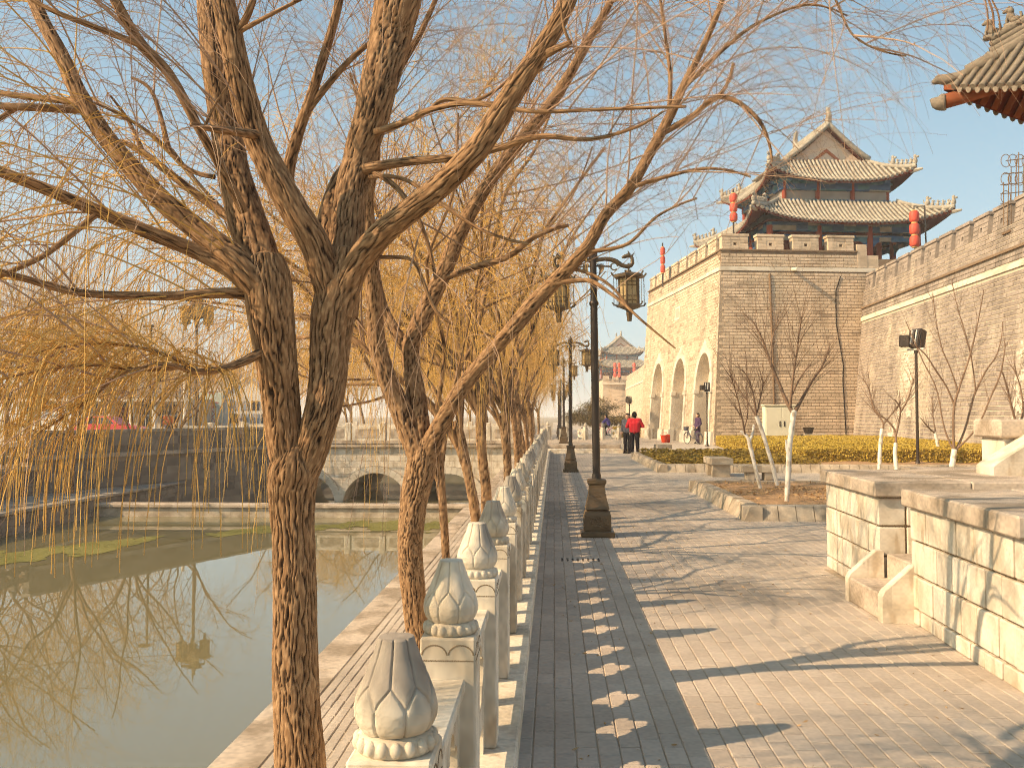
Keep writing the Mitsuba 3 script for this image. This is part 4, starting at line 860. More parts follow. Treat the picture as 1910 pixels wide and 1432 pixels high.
def lantern(s=1.0):
    fr, gl = MB(), MB()
    fr.add(*lathe([(0.0, 0.42), (0.03, 0.42), (0.035, 0.40), (0.16, 0.372), (0.185, 0.362), (0.185, 0.335), (0.12, 0.33), (0.118, 0.32)], 6)); fr.add(*lathe([(0.12, 0.03), (0.135, 0.025), (0.135, 0.0), (0.10, -0.015), (0.05, -0.03), (0.035, -0.05), (0.04, -0.07), (0.03, -0.12), (0.028, -0.16), (0.0, -0.16)], 6))
    gl.add(*lathe([(0.112, 0.03), (0.114, 0.32)], 6))
    for k in range(6):
        a = k * math.pi / 3; c, d = math.cos(a), math.sin(a); fr.add(*tube([(0.118 * c, 0.118 * d, 0.02), (0.118 * c, 0.118 * d, 0.335)], 0.010, 5)); fr.add(*tube([(0.18 * c, 0.18 * d, 0.345), (0.18 * c, 0.18 * d, 0.02)], 0.004, 4)); fr.add(*tube([(0.13 * c, 0.13 * d, 0.01), (0.182 * c, 0.182 * d, 0.02), (0.20 * c, 0.20 * d, 0.05)], 0.008, 4))
        fr.add(*tube([(0.183 * c, 0.183 * d, 0.35), (0.21 * c, 0.21 * d, 0.39)], 0.010, 4))
        b = a + math.pi / 6; e, f_ = math.cos(b), math.sin(b)
        for z in (0.07, 0.12, 0.24, 0.28): fr.add(*tube([(0.118 * c, 0.118 * d, z), (0.118 * math.cos(a + math.pi / 3), 0.118 * math.sin(a + math.pi / 3), z)], 0.005, 4))
        fr.add(*tube([(0.103 * e, 0.103 * f_, 0.03), (0.103 * e, 0.103 * f_, 0.32)], 0.005, 4))
    fr.add(*tube([(0, 0, 0.42), (0, 0, 0.50)], 0.012, 6))
    return fr.mesh(), gl.mesh()
lfr, lgl = lantern()
kl = {n_: proto('lamp_' + n_, m, mt, sm) for n_, m, mt, sm in (('pedestal', ped.mesh(), 'bronze_paint', False), ('pole', pole, 'dark_iron', 40), ('arm', arm(1), 'bronze_paint', 50), ('arm_b', arm(-1), 'bronze_paint', 50), ('frame', lfr, 'bronze_paint', False), ('glass', lgl, 'amber_glass', False))}
def street_lamp(label, x, y, z=0.0, group=None, rz=0.0, lean=0.0):
    t = thing('street_lamp', label, 'street lamp', group); M = mat4((x, y, z), rz) @ mat4(ry=lean)
    inst(t, 'pedestal', kl['pedestal'], M); inst(t, 'pole', kl['pole'], M); inst(t, 'arm', kl['arm'], M); inst(t, 'arm', kl['arm_b'], M)
    for s in (1, -1):
        L = M @ mat4((0.455 * s, 0, 2.93), 0.26, 1.14)
        k = inst(t, 'lantern', kl['frame'], L); inst(k, 'glass', kl['glass'], L)
street_lamp('nearest dark street lamp with two hanging lanterns on a bronze pedestal', 0.555, 11.78, lean=-0.012)
street_lamp('second dark lantern lamp post farther along the shaded paving', 0.46, 25.2)
street_lamp('third lantern lamp post standing on the raised landing', 0.43, 39.6, 0.35)
for k in range(3): street_lamp('small distant lantern lamp post, %s from the camera along the balustrade' % ORD[3 + k], 0.4, 53.0 + 13.5 * k, 0.0, 'distant lamp posts along the balustrade')
# tall lamp with a cluster of lanterns on the far bank
tl = thing('cluster_lamp', 'tall lamp post with a cluster of box lanterns on the far bank', 'street lamp')
q = at(367, 640, 41.0); qx = q[0]
part(tl, 'pole', lathe([(0.14, -0.05), (0.14, 0.3), (0.08, 0.4), (0.06, 7.0), (0.04, 7.4), (0.0, 7.6)], 12, mat4((qx, 41, 0))), 'bronze_paint', 40)
for k in range(4):
    a = k * math.pi / 2 + 0.5; M = mat4((qx + 0.5 * math.cos(a), 41 + 0.5 * math.sin(a), 5.75 + 0.28 * (k % 2)), a, (1.8, 1.8, 2.1))
    l = inst(tl, 'lantern', kl['frame'], M); inst(l, 'glass', kl['glass'], M)
    part(tl, 'arm', tube([(qx, 41, 6.85), (qx + 0.5 * math.cos(a), 41 + 0.5 * math.sin(a), 6.8 + 0.28 * (k % 2))], 0.05, 6), 'bronze_paint', True)
for px, D in ((282, 39.0),):
    tl2 = thing('light_pole', 'slim plain pole on the far bank left of the cluster lamp', 'pole'); w = at(px, 640, D); part(tl2, 'shaft', lathe([(0.06, 0), (0.04, 5.4), (0.0, 5.45)], 10, mat4((w[0], D, 0))), 'dark_iron', 40); part(tl2, 'head', bev(w[0] - 0.35, w[0] + 0.1, D - 0.12, D + 0.12, 5.4, 5.52, 0.03), 'dark_iron')
diff('white_metal', (0.72, 0.68, 0.60))
wpq = at(345, 750, 58); wpl = thing('white_pole', 'thin white pole behind the far balustrade', 'pole'); part(wpl, 'shaft', lathe([(0.12, -0.05), (0.10, 5.5), (0.0, 5.55)], 10, mat4((wpq[0], 58, 0))), 'white_metal', 40); part(wpl, 'base', bev(wpq[0] - 0.25, wpq[0] + 0.25, 57.75, 58.25, -0.05, 0.4, 0.03), 'white_metal')

# ---------------------------------------------------------------- floodlights on posts
def floodlight(label, x, y, H, s, rz):
    t = thing('floodlight', label, 'floodlight'); M = mat4((x, y, 0))
    part(t, 'post', lathe([(0.12 * s, 0), (0.12 * s, 0.05), (0.075 * s, 0.10), (0.055 * s, 0.22), (0.042 * s, 0.30), (0.040 * s, H - 0.1), (0.055 * s, H - 0.08), (0.055 * s, H)], 12, M), 'dark_iron', 40)
    part(t, 'bracket', xf(bev(-0.26 * s, 0.26 * s, -0.04, 0.04, H, H + 0.05 * s, 0.01), M @ mat4(rz=rz)), 'white_metal')
    hm_ = MB().add(*xf(bev(-0.17 * s, 0.17 * s, -0.05 * s, 0.22 * s, -0.27 * s, 0.27 * s, 0.03 * s), mat4(rx=-0.25))); M2 = M @ mat4((0, 0, H + 0.33 * s), rz)
    k = part(t, 'housing', xf(hm_.mesh(), M2), 'dark_iron')
    part(k, 'reflector', xf(xf(bev(-0.15 * s, 0.15 * s, 0.221 * s, 0.235 * s, -0.24 * s, 0.24 * s, 0.004), mat4(rx=-0.25)), M2), 'white_metal')
    for i in range(5): part(k, 'fin', xf(xf(box((-0.15 + 0.07 * i) * s, (-0.12 + 0.07 * i) * s, -0.12 * s, -0.05 * s, -0.2 * s, 0.2 * s), mat4(rx=-0.25)), M2), 'white_metal' if i % 2 else 'dark_iron')
    part(t, 'ballast', xf(bev(-0.42 * s, -0.15 * s, -0.16 * s, 0.12 * s, H + 0.10 - H, 0.42 * s, 0.02), M @ mat4((0, 0, H), rz + 0.5)), 'dark_iron')
f1 = at(1712, 868, 27.0); floodlight('large floodlight on a dark post in front of the clipped hedge', f1[0], 27.0, 3.45, 1.05, -1.0)
f2 = at(1321, 820, 46.5); floodlight('small floodlight on a post beside the nearest white arch', f2[0], 46.8, 2.75, 0.85, -0.3)
f3 = at(1174, 770, 62.0); floodlight('distant floodlight post left of the arches near the conifer', f3[0], 62.0, 2.35, 0.9, 0.5)

# ---------------------------------------------------------------- utility cabinet, planter, bucket
prin('cream_metal', lambda p, n, uv: MIX((0.60, 0.57, 0.44), (0.72, 0.69, 0.56), FB(p.x * 2, p.y * 2, p.z * 2, 3)), 0.5, 0.4)
cb = thing('utility_cabinet', 'cream metal two door utility cabinet against the bastion behind the hedge', 'cabinet'); c0 = at(1427, 800, 47.0); c1 = at(1483, 800, 47.0)
part(cb, 'body', bev(c0[0], c1[0], 47.0, 47.6, 0.0, 2.05, 0.02), 'cream_metal'); xm = (c0[0] + c1[0]) / 2 + 0.1
for a, b in ((c0[0] + 0.05, xm - 0.01), (xm + 0.01, c1[0] - 0.05)):
    d_ = part(cb, 'door', bev(a, b, 46.965, 47.01, 0.12, 1.97, 0.01), 'cream_metal')
    hx = b - 0.10 if a < xm - 0.1 and b < xm else a + 0.10
    part(d_, 'handle', bev(hx - 0.03, hx + 0.03, 46.93, 46.97, 1.0, 1.28, 0.01), 'dark_iron')
part(cb, 'roof', bev(c0[0] - 0.06, c1[0] + 0.06, 46.92, 47.66, 2.05, 2.11, 0.015), 'cream_metal')
pp_ = at(1508, 800, 47.3); pt = thing('plant_pot', 'dark plant pot on a low block beside the cream cabinet', 'pot'); part(pt, 'bowl', lathe([(0.0, 0.62), (0.17, 0.62), (0.22, 0.72), (0.27, 0.92), (0.30, 0.95), (0.26, 0.96), (0.2, 0.86), (0.0, 0.85)], 18, mat4((pp_[0], 47.3, 0))), 'dark_iron', 40); part(pt, 'block', bev(pp_[0] - 0.3, pp_[0] + 0.9, 47.0, 47.6, 0, 0.62, 0.03), 'grey_stone')
diff('red_plastic', (0.55, 0.06, 0.02))
bk = at(1239, 822, 53.0); bt = thing('red_bucket', 'bright red bucket standing on the paving between two arches', 'bucket')
part(bt, 'body', lathe([(0.0, 0.0), (0.15, 0.0), (0.21, 0.40), (0.225, 0.41), (0.225, 0.44), (0.2, 0.44), (0.14, 0.03), (0.0, 0.03)], 20, mat4((bk[0], 53.0, 0))), 'red_plastic', 40); a = np.linspace(0, math.pi, 14); part(bt, 'handle', tube(np.c_[bk[0] + 0.21 * np.cos(a), np.full(14, 53.0), 0.42 + 0.17 * np.sin(a)], 0.014, 6), 'red_plastic', True); part(bt, 'lid_box', bev(bk[0] + 0.12, bk[0] + 0.36, 53.2, 53.5, 0.0, 0.46, 0.02), 'red_plastic')

# ---------------------------------------------------------------- strings of red lanterns on poles
prin('red_lantern', (0.62, 0.075, 0.04), 0.55, 0.4); prin('gold_trim', (0.62, 0.42, 0.14), 0.5, 0.5)
def lantern_string(label, x, y, ztop, n, r, h, pole_to, side=0.0):
    t = thing('lantern_string', label, 'lanterns')
    for i in range(n):
        z = ztop - (i + 1) * h * 1.06; pr = [(0.0, 0), (r * 0.5, 0), (r * 0.82, h * 0.08), (r * 0.98, h * 0.22), (r, h * 0.5), (r * 0.98, h * 0.78), (r * 0.82, h * 0.92), (r * 0.5, h), (0.0, h)]
        v, f = lathe(pr, 28, mat4((x, y, z))); k = part(t, 'lantern', (v, f), 'red_lantern', True)
        part(k, 'trim', lathe([(r * 0.55, -0.03), (r * 0.6, 0.0), (r * 0.55, 0.04)], 20, mat4((x, y, z))), 'gold_trim'); part(k, 'trim', lathe([(r * 0.55, h - 0.04), (r * 0.6, h), (r * 0.55, h + 0.03)], 20, mat4((x, y, z))), 'gold_trim')
    zb = ztop - n * h * 1.06
    part(t, 'pole', MB().add(*tube([(x + side, y + 0.05, pole_to), (x + side * 0.8, y + 0.05, ztop + 0.25)], 0.045, 8)).add(*tube([(x + side * 0.8, y + 0.05, ztop + 0.22), (x + side * 0.3, y + 0.03, ztop + 0.2), (x, y, ztop + 0.24), (x, y, zb - 0.35 * (side == 0))], 0.03, 6)).mesh(), 'dark_iron', True)
l1 = at(1368, 360, 51.0); lantern_string('three red lanterns on a pole at the left corner of the gate pavilion', l1[0], 51.0, l1[2], 3, 0.215, 0.51, 10.2)
l2 = at(1705, 392, 48.8); lantern_string('three large red lanterns hanging from a hooked pole right of the pavilion', l2[0], 48.8, l2[2], 3, 0.25, 0.62, 7.2, 0.7)
l3 = at(1236, 460, 60.0); lantern_string('faint red lantern string above the parapet over the arches', l3[0], 60.0, l3[2], 3, 0.16, 0.55, 10.0)
for i, px in enumerate((1147, 1155, 1183)):
    q = at(px, 676, 176.0); lantern_string('tiny red lantern string hanging in front of the far pavilion, %s' % ('leftmost of three', 'middle of three', 'rightmost of three')[i], q[0], 176.0, q[2], 3, 0.32, 0.9, 8.0)
# wire frame of a festive light ornament on the wall top
wo = thing('festive_ornament', 'bare metal light frame standing on the wall top at the right edge', 'metal frame'); wm = MB()
B = lambda x, y: at(x, y, 33.0)
for k in range(8): wm.add(*tube([B(1872 + 7 * k, 420), B(1872 + 7 * k + (k % 2) * 3, 340 - 7 * min(k, 8 - k) * 2)], 0.018, 4))
for y in (300, 325, 345, 362, 380): wm.add(*tube([B(1868 + (340 - y) * 0.2 if y < 340 else 1866, y), B(1930, y - 6)], 0.016, 4))
for k in range(9):
    a = np.linspace(0, 2 * math.pi, 14); c = (1876 + (k % 4) * 13, 300 + (k // 4) * 34); wm.add(*tube(np.array([B(c[0] + 9 * math.cos(t), c[1] + 12 * math.sin(t)) for t in a]), 0.014, 4))
part(wo, 'bars', wm.mesh(), 'old_pipe', kind='stuff'); part(wo, 'foot', xf(bev(-0.1, 3.0, -0.3, 0.3, 0, 0.08, 0.01), mat4((B(1880, 400)[0], 33.0, B(1880, 415)[2] - 0.4))), 'old_pipe')

# ---------------------------------------------------------------- tiled eave corner of the near pavilion, top right
np_ = thing('corner_pavilion', 'near pavilion whose grey tiled upturned eave corner enters at the top right', 'pavilion')
WE, OUT = 2.60, 0.25; tip = at(1760, 158, 9.0); NROT = math.radians(-70); NC = np.array([tip[0], 9.0]) + np.array([math.cos(NROT) * (WE + 0.9 * OUT) - math.sin(NROT) * (WE + OUT), math.sin(NROT) * (WE + 0.9 * OUT) + math.cos(NROT) * (WE + OUT)]); ZE = tip[2] - 0.50
def c_tile2(p, n, uv): return MIX((0.15, 0.125, 0.10), (0.31, 0.26, 0.205), FB(p.x * 9, p.y * 9, p.z * 9, 4)) * (0.8 + 0.4 * N(p.x * 60, p.y * 60, p.z * 60))
diff('near_tile', c_tile2); diff('rafter_wood', lambda p, n, uv: MIX((0.16, 0.055, 0.03), (0.34, 0.115, 0.055), FB(p.x * 9, p.y * 9, p.z * 9, 3)))
for q in range(4):
    M = mat4((NC[0], NC[1], 0), q * math.pi / 2 + NROT)
    bd, rw, sf, fs, en, S = roof_side(WE, WE, 0.12, 0.12, ZE, ZE + 2.6, 0.50, OUT, 0.080, 0.029, 1.06, 15, 0.05, 2.3)
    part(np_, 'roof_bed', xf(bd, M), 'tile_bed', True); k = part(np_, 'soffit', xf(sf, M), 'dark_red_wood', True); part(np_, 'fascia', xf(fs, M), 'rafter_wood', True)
    nrow = int(2 * WE / 0.080); xs = (np.arange(nrow) - (nrow - 1) / 2) * 0.080; far = MB(); end = MB()
    for x in xs:
        tm = 1.0 if abs(x) <= 0.12 else (WE - abs(x)) / (WE - 0.12)
        if tm < 0.02: continue
        n = max(4, int(34 * tm)); Q = S(np.full(n, x), np.linspace(0.0, tm, n)) + [0, 0, 0.014]
        rad = 0.029 * (1 + 0.10 * (np.arange(n) % 3 == 0)); d = Q[0] - Q[1]; d /= np.linalg.norm(d)
        m = MB().add(*tube(np.vstack([Q[0] + d * 0.035, Q]), np.r_[0.029, rad], 10)); m.add(*tube([Q[0] + d * 0.033, Q[0] + d * 0.048], 0.034, 12))
        # hanging drip tile between two rolls
        Qd = S(np.array([x + 0.040]), np.array([0.0]))[0]; a = np.linspace(0, math.pi, 9); dp = Polygon(np.c_[0.036 * np.cos(a), -0.058 * np.sin(a)])
        v, f = prism(dp, -0.006, 0.006, 'xz'); m.add(*xf((v, f), mat4(Qd + d * 0.03 + [0, 0, 0.004])))
        if q == 0 and x < -WE + 1.25: part(np_, 'tile_row', xf(m.mesh(), M), 'near_tile', 50)
        else: far.add(*xf(m.mesh(), M))
    kk = part(np_, 'tile_rows', far.mesh(), 'near_tile', 50, kind='stuff')
    # square rafters under the eave, and the corner beam
    rf = MB()
    for x in np.arange(-WE + 0.05, WE - 0.04, 0.105):
        tm = min(0.5, (WE - abs(x)) / WE); 
        if tm < 0.03: continue
        Q = S(np.array([x, x]), np.array([0.015, tm])) - [0, 0, 0.085]; v, f = sq([(0.028, 0), (0.028, 1)]); dd = Q[1] - Q[0]; L = np.linalg.norm(dd); R = trimesh.geometry.align_vectors([0, 0, 1], dd / L); Mx = np.eye(4); Mx[:3, :3] = R[:3, :3] @ np.diag([1, 1, L]); Mx[:3, 3] = Q[0]; m = xf((v, f), Mx)
        if q == 0 and x < -WE + 1.1: part(np_, 'rafter', xf(m, M), 'rafter_wood')
        else: rf.add(*xf(m, M))
    part(np_, 'far_rafters', rf.mesh(), 'rafter_wood', kind='stuff')
    t = np.linspace(0, 1, 20); w = WE + (0.12 - WE) * t; H = S(-w, t)
    for j, (up_, rr_) in enumerate(((0.01, 0.062), (0.07, 0.048), (0.135, 0.040), (0.195, 0.046))): part(np_, 'hip_ridge', xf(tube(H[1 + (j > 0):] + [0, 0, up_], rr_, 10), M), 'near_tile', True)
    d0 = H[0] - H[3]; d0 /= np.linalg.norm(d0); dxy = np.array([d0[0], d0[1], 0]); dxy /= np.linalg.norm(dxy)
    bm_ = part(np_, 'corner_beam', xf(tube(smooth_path([H[6] - [0, 0, 0.50], H[2] - [0, 0, 0.27], H[0] - [0, 0, 0.17]], 8), [0.075] * 6 + [0.075, 0.075], 8), M), 'rafter_wood', True)
    part(bm_, 'beast_head', xf(tube(smooth_path([H[0] - [0, 0, 0.175] - dxy * 0.02, H[0] - [0, 0, 0.17] + dxy * 0.06, H[0] - [0, 0, 0.15] + dxy * 0.09, H[0] - [0, 0, 0.13] + dxy * 0.12], 9), [0.078, 0.082, 0.08, 0.075, 0.068, 0.058, 0.045, 0.028, 0.010], 10), M), 'near_tile', True)
    part(np_, 'hip_end_tile', xf(tube(smooth_path([H[2] + [0, 0, 0.05], H[0] + [0, 0, 0.045], H[0] + dxy * 0.07 + [0, 0, 0.06], H[0] + dxy * 0.10 + [0, 0, 0.03]], 10), [0.045] * 6 + [0.05, 0.052, 0.045, 0.02], 10), M), 'near_tile', True)
    # seated beasts on the hip ridge
    for j, tt in enumerate((0.105, 0.15, 0.21)):
        P0_ = S(np.array([-(WE + (0.12 - WE) * tt)]), np.array([tt]))[0] + [0, 0, 0.235]
        lm = MB(); e = 0.165
        def ell(c, r, ry=0.0): lm.add(*xf(trimesh.creation.icosphere(2, 1.0), mat4(np.array(c) * e, 0, np.array(r) * e, 0, ry)))
        ell((0.0, 0, 0.36), (0.22, 0.2, 0.36), 0.45); ell((-0.22, 0, 0.18), (0.27, 0.24, 0.2)); ell((0.17, 0, 0.80), (0.19, 0.17, 0.17)); ell((0.35, 0, 0.75), (0.11, 0.10, 0.09)); ell((0.08, 0.11, 0.93), (0.06, 0.05, 0.09)); ell((0.08, -0.11, 0.93), (0.06, 0.05, 0.09)); ell((0.02, 0, 0.72), (0.18, 0.2, 0.24))
        for y_ in (-0.12, 0.12): lm.add(*tube(np.array([(0.14, y_, 0.45), (0.22, y_, 0.2), (0.22, y_, 0.0), (0.30, y_, 0.0)]) * e, np.array([0.09, 0.075, 0.07, 0.06]) * e, 8))
        lm.add(*tube(np.array([(-0.4, 0, 0.1), (-0.52, 0, 0.3), (-0.50, 0, 0.52), (-0.42, 0, 0.56)]) * e, np.array([0.08, 0.09, 0.08, 0.03]) * e, 7)); lm.add(*box(-0.5 * e, 0.36 * e, -0.2 * e, 0.2 * e, -0.22 * e, 0.01 * e))
        part(np_, 'ridge_beast', xf(xf(lm.mesh(), mat4(P0_, -3 * math.pi / 4 - 0.25)), M), 'near_tile', True)
    cxx = M @ mat4((-1.3, -1.3, 0)); part(np_, 'column', xf(lathe([(0.14, 0.985), (0.14, 1.1), (0.095, 1.12), (0.09, ZE + 0.5)], 20), cxx), 'red_wood', 40)
    part(np_, 'beam', xf(bev(-1.4, 1.4, -1.36, -1.24, ZE - 0.05, ZE + 0.28, 0.01), M), 'dark_red_wood')
part(np_, 'ceiling', xf(box(-1.4, 1.4, -1.4, 1.4, ZE + 0.3, ZE + 0.33), mat4((NC[0], NC[1], 0), NROT)), 'dark_red_wood')
part(np_, 'floor', bev(5.0, 12.0, 2.6, 13.5, 0.0, 0.80, 0.02), 'cap_stone')
diff('old_rope', (0.20, 0.115, 0.07))
rp_ = thing('tie_rope', 'frayed brown tie looped over the first roof beast at top right', 'rope')
th = NROT; Rz = np.array([[math.cos(th), -math.sin(th), 0], [math.sin(th), math.cos(th), 0], [0, 0, 1]])
tb = 0.105; bp = Rz @ (S(np.array([-(WE + (0.12 - WE) * tb)]), np.array([tb]))[0] + [0, 0, 0.235]) + [NC[0], NC[1], 0]
for j in range(3):
    o = np.array([0.05 * (j - 1), -0.06, 0.0]); part(rp_, 'strand', tube(smooth_path([bp + o * 1.2 + [0, 0, 0.02], bp + o + [0, 0, 0.17], bp + o * 0.6 + [-0.03, 0, 0.34], bp + [-0.06 + 0.01 * j, 0, 0.52], bp + [-0.09 + 0.012 * j, 0, 0.85]], 22), 0.0075 + 0.002 * (j == 1), 6), 'old_rope', True)
# ---------------------------------------------------------------- willows
scene['mat_willow_bark'] = {'type': 'twosided', 'b': {'type': 'principled', 'base_color': {'type': 'mesh_attribute', 'name': 'vertex_color'}, 'roughness': 0.85, 'specular': 0.25}}
diff('twig_gold', lambda p, n, uv: MIX((0.52, 0.30, 0.082), (0.76, 0.49, 0.175), N(p.x * 1.7, p.y * 1.7, p.z * 0.6)))
diff('twig_brown', lambda p, n, uv: MIX((0.34, 0.215, 0.145), (0.58, 0.40, 0.275), N(p.x * 2.3, p.y * 2.3, p.z * 0.9)))
def limb(pts, rad, n=24, step=0.012, amp=1.0, seed=0, closed_tip=True, uvs=True):
    """a bark-covered limb: displaced tube with seam-free normals and (turn, length) as uv"""
    P = np.asarray(pts, float); s = np.r_[0, np.cumsum(np.linalg.norm(np.diff(P, axis=0), axis=1))]; m = max(6, int(s[-1] / step))
    Q = smooth_path(np.c_[P, np.broadcast_to(rad, (len(P),))], m)
    for _ in range(2): Q[1:-1] = 0.5 * Q[1:-1] + 0.25 * (Q[:-2] + Q[2:])
    p, r = Q[:, :3], Q[:, 3]; rs = np.random.default_rng(seed)
    L = np.linspace(0, s[-1], m)
    p = p + 0.25 * r[:, None] * (np.stack([meshkit.fbm(np.stack([L * 2.2, L * 0 + k, L * 0], -1), 3, seed + k) for k in range(3)], 1) - 0.5) * np.minimum(1, np.minimum(L, L[-1] - L) / 0.15)[:, None]
    t = np.gradient(p, axis=0); t /= np.linalg.norm(t, axis=1, keepdims=True) + 1e-12
    a0 = np.cross(t[0], [0, -1.0, 0.1]); A = np.zeros_like(p)
    for i in range(m):
        a0 = a0 - t[i] * (a0 @ t[i]); a0 /= np.linalg.norm(a0) + 1e-12; A[i] = a0
    Bv = np.cross(t, A); g = np.arange(n + 1) * 2 * np.pi / n; c, sn = np.cos(g), np.sin(g)
    rm = float(r.mean())
    # interlacing upright furrows: warped stripes round the limb, broken along its length
    nr = max(7, int(round(2 * np.pi * rm / 0.0165))); cc = np.stack([c[None] * 1.0 + 0 * L[:, None], sn[None] * 1.0 + 0 * L[:, None], L[:, None] + 0 * c[None]], -1)
    wr = meshkit.fbm(cc * [nr * 0.11, nr * 0.11, 9.0], 3, seed) - 0.5; w2 = meshkit.fbm(cc * [nr * 0.3, nr * 0.3, 26.0], 2, seed + 2) - 0.5
    u = nr * (g / (2 * np.pi))[None] + 3.6 * wr + 0.7 * w2; fu = np.abs(u - np.floor(u) - 0.5) * 2
    brk = meshkit.fbm(cc * [nr * 0.20, nr * 0.20, 5.5], 2, seed + 4); big = meshkit.fbm(cc * [2.0, 2.0, 4.0], 3, seed + 6)
    q = cc * [nr * 0.45, nr * 0.45, 34.0]; fine_ = meshkit.fbm(q * [1.6, 1.6, 1.3], 3, seed + 5)
    crack = np.clip((fu - 0.52) / 0.40, 0, 1) ** 1.3 * np.clip((brk - 0.28) / 0.18, 0, 1); ridge = crack
    lump = big - 0.5
    col = np.array([0.245, 0.138, 0.068]) * (1 - crack[..., None]) + np.array([0.028, 0.015, 0.008]) * crack[..., None]
    pale = (np.clip((fine_ - 0.46) / 0.2, 0, 1) * (1 - crack) ** 2)[..., None]; col = col * (1 - 0.5 * pale) + np.array([0.54, 0.35, 0.195]) * 0.5 * pale
    col = col * (0.80 + 0.40 * big[..., None]) * (0.86 + 0.28 * fine_[..., None])
    disp = amp * (-crack * np.minimum(0.0065, r[:, None] * 0.10) + np.minimum(0.004, r[:, None] * 0.06) * (fine_ - 0.5) + r[:, None] * 0.20 * lump)
    R = r[:, None] + disp
    v = p[:, None] + R[..., None] * (c[None, :, None] * A[:, None] + sn[None, :, None] * Bv[:, None])
    uv = np.stack([np.broadcast_to(np.arange(n + 1) / n, (m, n + 1)), np.broadcast_to(L[:, None], (m, n + 1))], -1)
    i, j = np.meshgrid(np.arange(m - 1), np.arange(n), indexing='ij'); o = i * (n + 1) + j
    f = np.stack([o, o + 1, o + n + 2, o + n + 1], -1).reshape(-1, 4); f = np.vstack([f[:, [0, 1, 2]], f[:, [0, 2, 3]]])
    V = v.reshape(-1, 3); fn = np.cross(V[f[:, 1]] - V[f[:, 0]], V[f[:, 2]] - V[f[:, 0]]); nn = np.zeros_like(V)
    for k in range(3): np.add.at(nn, f[:, k], fn)
    nn = nn.reshape(m, n + 1, 3); nn[:, 0] += nn[:, n]; nn[:, n] = nn[:, 0]; nn = nn.reshape(-1, 3); nn /= np.linalg.norm(nn, axis=1, keepdims=True) + 1e-12
    if closed_tip:
        k = len(V); col = np.vstack([col.reshape(-1, 3), col[-1, :1]]); V = np.vstack([V, p[-1:] + t[-1] * r[-1] * 0.4]); nn = np.vstack([nn, t[-1:]]); uv = np.vstack([uv.reshape(-1, 2), [[0.5, L[-1]]]]); j = np.arange(n); o = (m - 1) * (n + 1) + j
        f = np.vstack([f, np.stack([o, o + 1, 0 * o + k], 1)])
    return (V, f, nn, uv.reshape(-1, 2), col.reshape(-1, 3)), p, r
def limb_shape(g, mat='mat_willow_bark'):
    path = meshkit.write_ply((g[0], g[1]), False, g[3], g[4], g[2]); return {'type': 'ply', 'filename': path, 'face_normals': False, 'bsdf': {'type': 'ref', 'id': mat}}
def joined(gs):
    n = np.cumsum([0] + [len(g[0]) for g in gs]); return np.vstack([g[0] for g in gs]), np.vstack([g[1] + o for g, o in zip(gs, n)]), np.vstack([g[2] for g in gs]), np.vstack([g[3] for g in gs]), np.vstack([g[4] for g in gs])
def grow(p0, d0, L, K, grav, wob, rg, up=0.0):
    """N wandering shoots of K steps: they set out along d0, wander by wob and bend down by grav"""
    Nn = len(p0); P = np.zeros((Nn, K + 1, 3)); P[:, 0] = p0; d = d0 / np.linalg.norm(d0, axis=1, keepdims=True); st = (L / K)[:, None]; gr = np.broadcast_to(grav, (Nn,))[:, None]
    cur = rg.normal(size=(Nn, 3)) * wob * 0.8
    for k in range(K):
        d = d + np.array([[0, 0, -1.0]]) * gr * st * (0.4 + 1.2 * k / K) + np.array([[0, 0, 1.0]]) * up * st + cur * st * 2 + rg.normal(size=(Nn, 3)) * wob * np.sqrt(st)
        d /= np.linalg.norm(d, axis=1, keepdims=True); P[:, k + 1] = P[:, k] + d * st
    return P
def along(paths, n, rg, f0=0.15, power=1.0):
    """n random points on limb axes: position, tangent, radius"""
    seg = np.array([np.linalg.norm(p[-1] - p[0]) for p, r in paths]); w = rg.choice(len(paths), n, p=seg / seg.sum()); out = []
    for i in w:
        p, r = paths[i]; t = f0 + (1 - f0) * rg.random() ** power; k = min(len(p) - 2, int(t * (len(p) - 1))); d = p[min(k + 3, len(p) - 1)] - p[max(k - 3, 0)]; out.append((*p[k], *(d / (np.linalg.norm(d) + 1e-9)), r[k]))
    o = np.array(out); return o[:, :3], o[:, 3:6], o[:, 6]
def perp(t, rg):
    q = np.cross(t, rg.normal(size=t.shape)); return q / (np.linalg.norm(q, axis=1, keepdims=True) + 1e-9)
